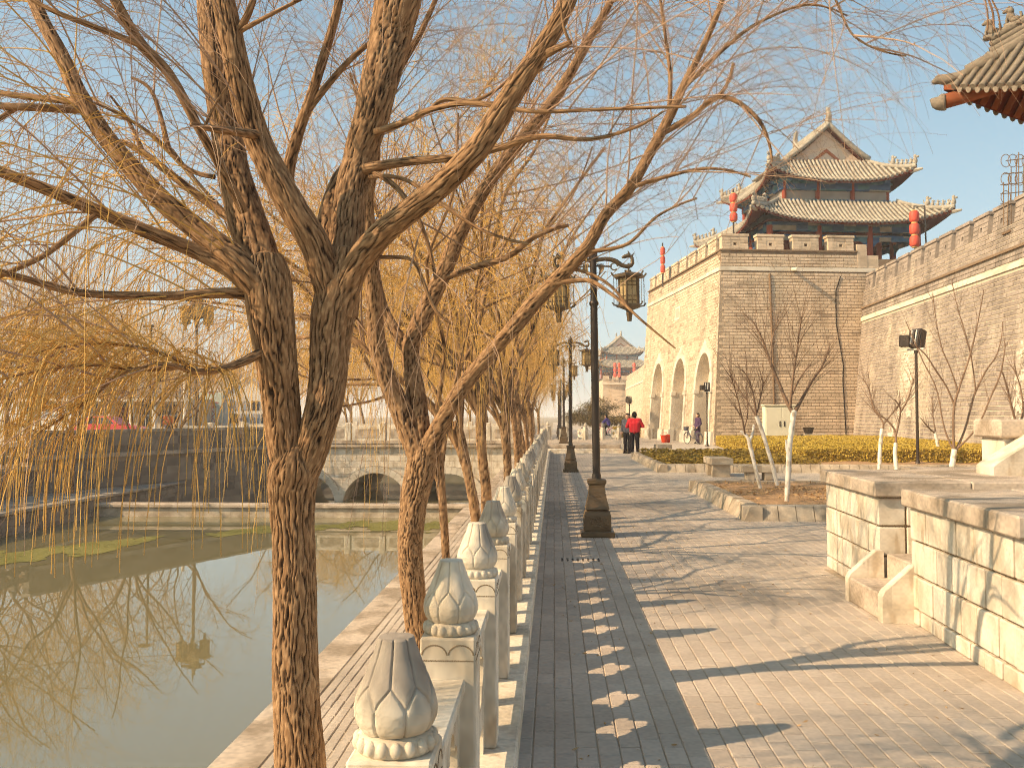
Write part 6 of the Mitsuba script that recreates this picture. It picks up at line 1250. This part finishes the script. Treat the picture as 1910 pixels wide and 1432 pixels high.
# cyclist and bicycles
prin('rubber', (0.03, 0.028, 0.026), 0.7, 0.3); prin('pink_paint', (0.62, 0.20, 0.22), 0.4, 0.5); prin('steel', (0.45, 0.43, 0.40), 0.35, 0.5, 0.8)
def bicycle(label, M, frame):
    """front wheel towards +y"""
    b = thing('bicycle', label, 'bicycle'); w = lambda y: np.array([0, y, 0.31])
    for y in (-0.52, 0.52):
        a = np.linspace(0, 2 * np.pi, 33)[:-1]; ring = np.c_[0 * a, y + 0.29 * np.cos(a), 0.31 + 0.29 * np.sin(a)]
        k = part(b, 'wheel', xf(tube(np.vstack([ring, ring[:2]]), 0.012, 6), M), 'steel', True)
        ro = np.c_[0 * a, y + 0.305 * np.cos(a), 0.31 + 0.305 * np.sin(a)]; part(k, 'tyre', xf(tube(np.vstack([ro, ro[:2]]), 0.019, 8), M), 'rubber', True)
        m = MB()
        for i in range(14): m.add(*tube([(0.02 * (-1) ** i, y, 0.31), (0, y + 0.285 * math.cos(i * 0.4488), 0.31 + 0.285 * math.sin(i * 0.4488))], 0.002, 3))
        part(k, 'spokes', xf(m.mesh(), M), 'steel', kind='stuff'); part(b, 'mudguard', xf(tube(np.c_[0 * a[:14], y + 0.335 * np.cos(a[2:16]), 0.31 + 0.335 * np.sin(a[2:16])], 0.022, 5), M), frame, True)
    m = MB()
    for c in ([(0, 0.42, 0.80), (0, 0.28, 0.42), (0, -0.08, 0.30)], [(0, -0.08, 0.30), (0, -0.20, 0.72)], [(0.03, -0.52, 0.31), (0.03, -0.08, 0.30)], [(-0.03, -0.52, 0.31), (-0.17 * 0, -0.18, 0.62)], [(0.04, 0.52, 0.31), (0.03, 0.42, 0.72)], [(-0.04, 0.52, 0.31), (-0.03, 0.42, 0.72)], [(0, 0.43, 0.70), (0, 0.38, 0.95)]): m.add(*tube(c, 0.022, 8))
    part(b, 'frame', xf(m.mesh(), M), frame, True); part(b, 'handlebar', xf(tube(smooth_path([(-0.28, 0.22, 0.98), (-0.2, 0.36, 1.0), (0, 0.39, 0.96), (0.2, 0.36, 1.0), (0.28, 0.22, 0.98)], 14), 0.013, 6), M), 'steel', True)
    part(b, 'saddle', xf(flesh([[(0, -0.30, 0.78, 0.07), (0, -0.10, 0.79, 0.03)]], 0.03, 4), M), 'rubber', True)
    a = np.linspace(0, 6.283, 20); bs = part(b, 'basket', xf(lathe([(0.12, 0.0), (0.15, 0.22), (0.152, 0.225)], 14, mat4((0, 0.60, 0.72))), M), frame, 40)
    return b
q = at(1130, 812, 69.0); MC = mat4((q[0], 69.0, 0.0), math.radians(72))
bicycle('pink bicycle ridden by the person in blue in front of the conifer', MC, 'pink_paint')
person('cyclist in a blue jacket riding the pink bicycle along the path', MC, dict(head=(0, -0.02, 1.50), face=(0, 1, 0), neck=(0, -0.08, 1.36), chest=(0, -0.16, 1.17), hip=(0, -0.23, 0.90), shl=(-0.18, -0.08, 1.31), shr=(0.18, -0.08, 1.31), ell=(-0.26, 0.08, 1.12), elr=(0.26, 0.08, 1.12), wrl=(-0.25, 0.24, 1.02), wrr=(0.25, 0.24, 1.02), hpl=(-0.09, -0.2, 0.88), hpr=(0.09, -0.2, 0.88), knl=(-0.11, 0.2, 0.72), knr=(0.11, 0.14, 0.60), anl=(-0.11, 0.06, 0.36), anr=(0.11, -0.02, 0.20)), 'blue_cloth', 'black_cloth', 'black_hair', long_hair=True)
q = at(1293, 826, 50.6); bicycle('dark bicycle parked by the pilaster of the nearest arch', mat4((q[0], 50.7, 0.0), 0.5), 'grey_cloth')

# ---------------------------------------------------------------- red car, van and a person on the far road
prin('red_paint', (0.50, 0.035, 0.03), 0.3, 0.5, clearcoat=0.8); prin('car_glass', (0.03, 0.035, 0.045), 0.1, 0.6); prin('white_paint', (0.68, 0.66, 0.62), 0.4, 0.5)
def car(name, label, cat, M, side, roof, paint, glassy, W=1.66, wheels=(0.82, 3.36), R=0.30, light=True):
    """side: body outline (y, z) along the length; roof: cabin outline; both with rounded plan"""
    c = thing(name, label, cat)
    def shell(poly, w0, w1, z0, z1, inset=0.0):
        m = trimesh.creation.extrude_polygon(Polygon(poly).buffer(-0.04).buffer(0.04), 2.0, engine='earcut'); v = np.array(m.vertices); t_ = np.clip((v[:, 1] - z0) / (z1 - z0), 0, 1); w = w0 + (w1 - w0) * t_
        return np.c_[(v[:, 2] - 1.0) * w / 2, v[:, 0], v[:, 1]], np.array(m.faces)
    part(c, 'body', xf(shell(side, W, W * 0.97, 0.2, 0.9), M), paint, 30)
    cab = part(c, 'cabin', xf(shell(roof, W * 0.95, W * 0.74, 0.85, 1.42), M), paint, 30)
    for pl in glassy:
        for s in (-1, 1):
            P_ = np.array(pl); ww = (W * 0.95 + (W * 0.74 - W * 0.95) * np.clip((P_[:, 1] - 0.85) / 0.57, 0, 1)) / 2 + 0.006
            v = np.vstack([np.c_[s * ww, P_], np.c_[s * (ww - 0.02), P_]]); m = trimesh.Trimesh(v).convex_hull; part(cab, 'window', xf((np.array(m.vertices), np.array(m.faces)), M), 'car_glass')
    for y in wheels:
        for s in (-1, 1):
            wm_ = M @ mat4((s * (W / 2 - 0.09), y, R), 0, 1, 0, math.pi / 2)
            k = part(c, 'wheel', xf(lathe([(0.0, -0.06), (R * 0.55, -0.07), (R * 0.6, -0.05), (R * 0.6, 0.05), (R * 0.55, 0.07), (0, 0.06)], 20), wm_), 'steel', 30); part(k, 'tyre', xf(lathe([(R * 0.6, -0.09), (R * 0.92, -0.1), (R, -0.06), (R, 0.06), (R * 0.92, 0.1), (R * 0.6, 0.09)], 24, cap=False), wm_), 'rubber', 30)
    for s in (-1, 1):
        part(c, 'sill_strip', xf(bev(s * W / 2 - 0.02, s * W / 2 + 0.02, wheels[0] + 0.4, wheels[1] - 0.4, 0.2, 0.32, 0.01), M), 'white_paint'); part(c, 'door_seam', xf(box(s * W / 2 - 0.012, s * W / 2 + 0.006, 2.05, 2.065, 0.35, 0.88), M), 'black_hole')
    L = max(p[0] for p in side)
    for s in (-1, 1): part(c, 'headlight', xf(bev(s * 0.6 - 0.17, s * 0.6 + 0.17, L - 0.06, L + 0.01, 0.55, 0.7, 0.02), M), 'white_paint'); part(c, 'tail_light', xf(bev(s * 0.62 - 0.15, s * 0.62 + 0.15, -0.01, 0.05, 0.6, 0.76, 0.02), M), 'red_lantern')
    part(c, 'bumper', xf(bev(-W / 2 + 0.05, W / 2 - 0.05, L - 0.05, L + 0.05, 0.28, 0.45, 0.04), M), 'white_paint')
    if light: part(c, 'roof_light', xf(bev(-0.2, 0.2, 2.05, 2.25, 1.40, 1.55, 0.03), M), 'white_paint')
    return c
side_ = [(0.0, 0.30), (0.02, 0.75), (0.10, 0.88), (0.9, 0.94), (2.9, 0.90), (3.9, 0.80), (4.25, 0.66), (4.32, 0.30), (3.75, 0.2), (0.4, 0.2)]
roof_ = [(0.55, 0.88), (1.05, 1.34), (1.3, 1.41), (2.2, 1.42), (2.45, 1.36), (3.15, 0.88)]
gl_ = [[(0.95, 0.95), (1.22, 1.30), (1.70, 1.34), (1.70, 0.95)], [(1.76, 0.95), (1.76, 1.34), (2.30, 1.32), (2.80, 0.95)]]
q = at(132, 815, 54.0)
car('red_car', 'red saloon car with a roof light driving behind the far balustrade', 'car', mat4((q[0], 54.5, -0.04), -math.pi / 2 - 0.05) if False else mat4((q[0], 54.5, 0.11), -math.pi / 2), side_, roof_, 'red_paint', gl_)
vs = [(0.0, 0.3), (0.0, 1.0), (3.6, 1.0), (3.75, 0.8), (3.78, 0.3), (3.3, 0.2), (0.4, 0.2)]; vr = [(0.02, 0.95), (0.04, 1.72), (2.7, 1.75), (3.2, 1.55), (3.62, 0.95)]
q = at(70, 815, 59.0)
car('small_van', 'small pale van with red trim left of the red car, half hidden by twigs', 'van', mat4((q[0], 59.0, 0.11), -math.pi / 2), vs, vr, 'white_paint', [[(0.5, 1.05), (0.5, 1.45), (1.5, 1.45), (1.5, 1.05)], [(1.7, 1.05), (1.7, 1.45), (2.7, 1.45), (3.1, 1.05)]], 1.5, (0.6, 3.1), 0.28, False)
q = at(313, 815, 54.0)
person('person in an orange top on the far road right of the red car', mat4((q[0], 54.0, 0.11), 0.8), STAND, 'orange_cloth', 'grey_cloth', 'black_hair')
obj('road', box(-90, -17.3, 47.0, 66.0, -0.2, 0.10), 'far_paving', kind='structure')

# ---------------------------------------------------------------- buildings on the far side
diff('pale_wall', lambda p, n, uv: MIX((0.42, 0.37, 0.31), (0.55, 0.49, 0.42), FB(p.x * 0.6, p.y * 0.6, p.z * 0.6, 3))); diff('dim_window', (0.06, 0.055, 0.06)); diff('pale_tile', lambda p, n, uv: MIX((0.42, 0.35, 0.28), (0.58, 0.50, 0.41), FB(p.x * 1.1, p.y * 1.1, p.z * 2, 3)))
lh = thing('shop_row', 'long low shop building with a pale tiled eave behind the red car', 'building'); a0, a1 = at(40, 776, 74.0)[0], at(345, 776, 74.0)[0]
part(lh, 'wall', box(a0, a1, 74.0, 82.0, -0.05, 3.0), 'pale_wall')
s_, t_ = np.meshgrid(np.linspace(a0 - 0.8, a1 + 0.8, 40), np.linspace(0, 1, 6), indexing='ij'); rf_ = part(lh, 'roof', grid(s_, 73.0 + 5.2 * t_, 2.95 + 1.9 * t_ ** 1.2), 'pale_tile', True)
tr = MB()
for x in np.arange(a0 - 0.7, a1 + 0.7, 0.32): tr.add(*tube(np.c_[np.full(6, x), 73.0 + 5.2 * np.linspace(0, 1, 6), 3.0 + 1.9 * np.linspace(0, 1, 6) ** 1.2], 0.08, 5))
part(rf_, 'tile_rows', tr.mesh(), 'pale_tile', True, kind='stuff'); part(rf_, 'eave_board', bev(a0 - 0.8, a1 + 0.8, 72.95, 73.1, 2.72, 2.94, 0.02), 'white_paint')
for i, x in enumerate(np.arange(a0 + 0.4, a1 - 1.4, 1.9)):
    if i % 3 == 1: k = part(lh, 'door', bev(x, x + 1.3, 73.94, 74.02, -0.05, 2.3, 0.02), 'dark_red_wood'); part(k, 'transom', bev(x + 0.05, x + 1.25, 73.95, 74.01, 2.32, 2.62, 0.01), 'dim_window')
    else: k = part(lh, 'window', bev(x, x + 1.35, 73.95, 74.02, 0.7, 2.5, 0.02), 'dim_window'); part(k, 'frame', MB().add(*box(x + 0.64, x + 0.71, 73.92, 73.97, 0.7, 2.5)).add(*box(x, x + 1.35, 73.921, 73.971, 1.55, 1.62)).mesh(), 'white_paint')
    part(lh, 'pillar', bev(x - 0.42, x - 0.12, 73.3, 73.6, -0.05, 2.75, 0.02), 'white_paint')
diff('pale_cyan', (0.50, 0.58, 0.54)); diff('red_ink', (0.50, 0.12, 0.12)); diff('ink_blue', (0.30, 0.34, 0.40))
wb = thing('white_building', 'white gabled building with a pale green panel and red brush marks', 'building'); b0, b1, b2 = at(372, 776, 80.0)[0], at(404, 776, 80.0)[0], at(500, 776, 80.0)[0]
part(wb, 'wall', prism(Polygon([(b0 + 1.0, 0), (b2, 0), (b2, 2.9), ((b1 + b2) / 2 + 0.4, 4.9), (b0 + 1.0, 2.9)]), 80.3, 88.0, 'xz'), 'white_paint'); part(wb, 'roof_edge', tube([(b0 + 0.7, 80.2, 2.85), ((b1 + b2) / 2 + 0.4, 80.2, 5.05), (b2 + 0.3, 80.2, 2.85)], 0.13, 6), 'pale_tile')
pnl = part(wb, 'panel', bev(b0, b1 + 0.6, 79.9, 80.0, 0.9, 3.6, 0.03), 'pale_cyan')
rk = np.random.default_rng(3); mk = MB()
for i, z in enumerate((3.1, 2.6, 2.1, 1.6)):
    for j in range(4):
        c = (b0 + b1) / 2 + 0.45 + rk.normal(0, 0.12); mk.add(*xf(box(-0.28, 0.28, -0.01, 0.0, -0.045, 0.045), mat4((c, 79.89, z + rk.normal(0, 0.14)), 0, 1, 0, rk.choice([0.1, 0.9, 1.5, -0.8]))))
part(pnl, 'brush_marks', mk.mesh(), 'red_ink', kind='stuff')
for i in range(4):
    for j in range(2):
        x = b1 + 1.1 + i * 0.95; part(wb, 'window', bev(x, x + 0.75, 80.24, 80.32, 0.9 + j * 1.15, 1.75 + j * 1.15, 0.02), 'ink_blue' if (i + j) % 3 else 'dim_window')
gd = thing('grey_block', 'distant pale flat roofed block behind the bare trees at left', 'building'); g0 = at(150, 776, 150.0)[0]
part(gd, 'wall', box(g0, g0 + 24, 150, 160, 0, 9.5), 'pale_wall'); part(gd, 'parapet', bev(g0 - 0.3, g0 + 24.3, 149.7, 160.3, 9.5, 10.1, 0.05), 'pale_tile')
for i in range(9):
    for j in range(3): part(gd, 'window', box(g0 + 1 + i * 2.6, g0 + 2.6 + i * 2.6, 149.93, 150.05, 1.2 + j * 2.9, 2.8 + j * 2.9), 'dim_window')

# ---------------------------------------------------------------- brown conifer at the end of the path and shrubs behind
diff('brown_needles', lambda p, n, uv: MIX((0.11, 0.075, 0.028), (0.30, 0.215, 0.09), FB(p.x * 1.6, p.y * 1.6, p.z * 2.2, 3)))
cf = thing('conifer_tree', 'low spreading brown green conifer at the end of the path beside the cyclist', 'tree'); q = at(1112, 790, 74.0); rc = np.random.default_rng(61)
part(cf, 'trunk', tube(smooth_path([(q[0], 74, -0.1), (q[0] + 0.1, 74, 0.7), (q[0] - 0.1, 74.1, 1.5), (q[0] + 0.2, 74, 2.4)], 12), np.linspace(0.16, 0.05, 12), 8), 'old_pipe', True)
pads, lm = [], MB()
for i in range(34):
    a, rr_ = rc.random() * 6.283, 2.5 * rc.random() ** 0.6; z = 0.9 + 2.1 * rc.random() * (1 - rr_ / 3.4); c = np.array([q[0] + rr_ * math.cos(a), 74 + 0.8 * rr_ * math.sin(a), z]); pads.append(c)
    lm.add(*tube(smooth_path([(q[0], 74, 0.7 + 0.4 * z * 0.5), (c + [q[0], 74, z]) / 2 + [0, 0, 0.1], c], 6), np.linspace(0.05, 0.015, 6), 5))
part(cf, 'limbs', lm.mesh(), 'old_pipe', True, kind='stuff')
c = np.repeat(np.array(pads), 420, 0); c = c + rc.normal(0, 1, c.shape) * [0.42, 0.42, 0.16]; n = len(c); d = rc.normal(size=(n, 3)) + [0, 0, 0.6]; d /= np.linalg.norm(d, axis=1, keepdims=True); e = np.cross(d, rc.normal(size=(n, 3))); e /= np.linalg.norm(e, axis=1, keepdims=True); s = 0.085 * (0.6 + 0.8 * rc.random((n, 1)))
v = np.stack([c - d * s, c + e * s * 0.28, c + d * s, c - e * s * 0.28], 1).reshape(-1, 3); o = np.arange(n)[:, None] * 4
part(cf, 'foliage', (v, np.vstack([o + [0, 1, 2], o + [0, 2, 3]])), 'brown_needles', kind='stuff')
bh = thing('clipped_hedge', 'short yellow hedge far down the path behind the person in red', 'hedge'); q = at(1150, 800, 66.0)
c = rc.uniform([q[0] - 0.2, 65.5, 0], [q[0] + 3.4, 67.5, 0.75], (9000, 3)); n = len(c); d = rc.normal(size=(n, 3)); d /= np.linalg.norm(d, axis=1, keepdims=True); e = np.cross(d, rc.normal(size=(n, 3))); e /= np.linalg.norm(e, axis=1, keepdims=True)
v = np.stack([c - d * 0.06, c + e * 0.04, c + d * 0.06, c - e * 0.04], 1).reshape(-1, 3); o = np.arange(n)[:, None] * 4
part(bh, 'leaves', (v, np.vstack([o + [0, 1, 2], o + [0, 2, 3]])), 'hedge_leaf', kind='stuff'); part(bh, 'stems', box(q[0] - 0.1, q[0] + 3.3, 65.6, 67.4, 0, 0.62), 'hedge_core')

# ---------------------------------------------------------------- pruned young trees with whitewashed trunks
diff('whitewash', lambda p, n, uv: MIX((0.78, 0.74, 0.66), (0.50, 0.42, 0.32), SS(0.50, 0.72, FB(p.x * 20, p.y * 20, p.z * 9, 3)))); diff('young_bark', lambda p, n, uv: MIX((0.16, 0.105, 0.072), (0.29, 0.195, 0.135), FB(p.x * 8, p.y * 8, p.z * 5, 3)))
def young_tree(label, white, brown, D, seed, ntw=60, ltw=(0.3, 0.9), z0=None):
    """white: pixel rows (x, y, width) of the limewashed trunk pieces; brown: pixel rows of the bare limbs, all near depth D"""
    t = thing('young_tree', label, 'tree'); rg = np.random.default_rng(seed)
    for i, rows in enumerate(white):
        P = np.array([at(x, y, D) for x, y, w in rows]); R = np.array([w * D / F / 2 for x, y, w in rows]); g, p, r = limb(P, R, 12, 0.03, 0.9, seed + i); k = uniq(t + ('__trunk' if i == 0 else '__white_limb')); scene[k] = limb_shape(g, 'mat_whitewash')
    paths, gs = [], []
    for i, rows in enumerate(brown):
        P = np.array([at(x, y, D + (0.0 if j == 0 else 0.12 * j * math.sin(seed + i * 2.1))) for j, (x, y, w) in enumerate(rows)]); R = np.array([0.8 * w * D / F / 2 for x, y, w in rows]); g, p, r = limb(P, R, 8, 0.06, 0.7, seed + 40 + i); paths.append((p, r)); k = uniq(t + '__limb'); scene[k] = limb_shape(g, 'mat_young_bark')
    if paths:
        p, tt, r = along(paths, ntw, rg, 0.25); d = tt * 0.9 + perp(tt, rg) * 0.7 + [[0, 0, 0.45]]
        S = grow(p, d, ltw[0] + (ltw[1] - ltw[0]) * rg.random(ntw), 6, 0.0, 0.12, rg, 0.3); A = tubes(S, (0.0025 + D * 0.00012) * (0.6 + 0.7 * rg.random((ntw, 1))) * np.linspace(1, 0.4, 7), 4, seed)
        k = uniq(t + '__twigs'); scene[k] = mikit.ply(A, 'mat_young_bark', True); note(k, kind='stuff')
young_tree('leftmost white trunk in the near bed, forked into cut white stubs', [[(1418, 910, 7), (1408, 868, 7), (1400, 835, 8), (1396, 817, 8)], [(1397, 820, 6), (1388, 808, 5), (1381, 804, 4)], [(1397, 822, 6), (1404, 808, 5), (1406, 792, 4)]], [[(1390, 812, 4), (1386, 790, 4), (1375, 740, 3), (1362, 700, 2)], [(1388, 800, 3), (1395, 760, 3), (1390, 720, 2)]], 16.6, 501, 40)
young_tree('middle white trunk in the near bed leaning left over the cabinet', [[(1450, 905, 7), (1442, 872, 8), (1432, 838, 7), (1420, 800, 8), (1411, 776, 8)]], [[(1411, 780, 6), (1406, 740, 4), (1398, 710, 3), (1385, 690, 2)], [(1411, 778, 5), (1392, 745, 3), (1372, 715, 3), (1360, 690, 2)], [(1412, 770, 4), (1420, 735, 3), (1425, 710, 2)]], 17.2, 502, 60)
young_tree('thickest white trunk nearest the kerb with a spreading brown crown', [[(1467, 935, 9), (1470, 890, 10), (1472, 835, 11), (1478, 790, 10), (1481, 766, 11)], [(1471, 850, 6), (1467, 832, 5), (1466, 820, 3)]], [[(1481, 772, 11), (1470, 755, 9), (1455, 720, 8), (1438, 680, 7), (1425, 640, 5), (1405, 600, 3)], [(1481, 770, 10), (1495, 745, 8), (1515, 710, 6), (1535, 680, 5), (1548, 640, 3)], [(1474, 758, 7), (1480, 700, 5), (1487, 650, 4), (1495, 590, 2)], [(1478, 735, 5), (1495, 700, 4), (1512, 680, 3)], [(1438, 685, 4), (1440, 640, 3), (1452, 590, 2)]], 14.7, 503, 110, (0.35, 1.1))
young_tree('slim white trunk in front of the hedge left of the floodlight, left of a pair', [[(1640, 890, 7), (1641, 850, 7), (1645, 800, 7)]], [[(1645, 803, 5), (1648, 790, 4), (1628, 760, 3), (1622, 730, 3), (1610, 706, 2)], [(1647, 792, 4), (1665, 770, 3), (1680, 750, 2)]], 24.0, 504, 60, (0.3, 0.8))
young_tree('gnarled white trunk between the slim white trunk and the floodlight post', [[(1672, 890, 7), (1671, 865, 8), (1669, 845, 7), (1671, 826, 7)]], [[(1671, 830, 6), (1670, 805, 5), (1650, 780, 4), (1632, 765, 3), (1624, 735, 2)], [(1671, 812, 5), (1678, 780, 4), (1680, 765, 4), (1668, 745, 3)], [(1679, 770, 4), (1695, 740, 3), (1704, 705, 2)]], 23.6, 505, 60, (0.3, 0.8))
young_tree('white trunk right of the floodlight with a tall vase of brown branches', [[(1775, 885, 11), (1777, 860, 10), (1780, 838, 10)]], [[(1780, 842, 8), (1778, 800, 6), (1780, 755, 6), (1787, 730, 5), (1810, 660, 4), (1822, 610, 3), (1835, 540, 2)], [(1780, 756, 5), (1765, 720, 4), (1745, 690, 4), (1725, 660, 3), (1700, 640, 2)], [(1784, 838, 7), (1800, 800, 5), (1818, 735, 5), (1840, 690, 4), (1860, 660, 3), (1870, 600, 2)], [(1820, 732, 4), (1812, 670, 3), (1800, 620, 3), (1785, 570, 2), (1775, 520, 2)], [(1785, 836, 5), (1820, 800, 4), (1850, 735, 4), (1868, 690, 3), (1875, 640, 2)], [(1778, 838, 5), (1762, 800, 4), (1748, 730, 3), (1720, 670, 3), (1690, 600, 2)], [(1787, 730, 4), (1770, 680, 3), (1757, 650, 3), (1745, 590, 2), (1740, 550, 2)]], 22.6, 506, 90, (0.3, 1.0))
young_tree('short leaning white trunk against the brick wall behind the hedge', [[(1751, 838, 6), (1747, 820, 6), (1744, 806, 5)]], [[(1744, 808, 4), (1730, 795, 3), (1718, 780, 2)], [(1745, 806, 4), (1740, 770, 2), (1738, 740, 2)]], 29.5, 507, 30, (0.3, 0.8))
young_tree('bare young tree at the right edge behind the stair newel', [[(1905, 860, 9), (1902, 820, 9), (1900, 795, 8)]], [[(1900, 798, 6), (1890, 770, 5), (1878, 720, 4), (1868, 690, 2)], [(1900, 796, 6), (1908, 750, 4), (1900, 710, 3), (1885, 680, 2)], [(1902, 790, 5), (1918, 740, 4), (1925, 690, 3)]], 20.0, 508, 70, (0.3, 0.9))

# ---------------------------------------------------------------- the hazy air
scene['air'] = {'type': 'homogeneous', 'albedo': M3(0.95, 0.95, 0.95), 'sigma_t': 0.0010}
scene['mat_haze'] = {'type': 'null'}
hz = thing('haze', 'thin warm winter haze filling the air over the moat and promenade', 'haze', kind='stuff')
scene[hz] = {'type': 'cube', 'to_world': T().translate([0, 1150, 8.75]).scale([1850, 1500, 12.25]), 'bsdf': {'type': 'ref', 'id': 'mat_haze'}, 'interior': {'type': 'ref', 'id': 'air'}}
scene['camera']['medium'] = {'type': 'ref', 'id': 'air'}
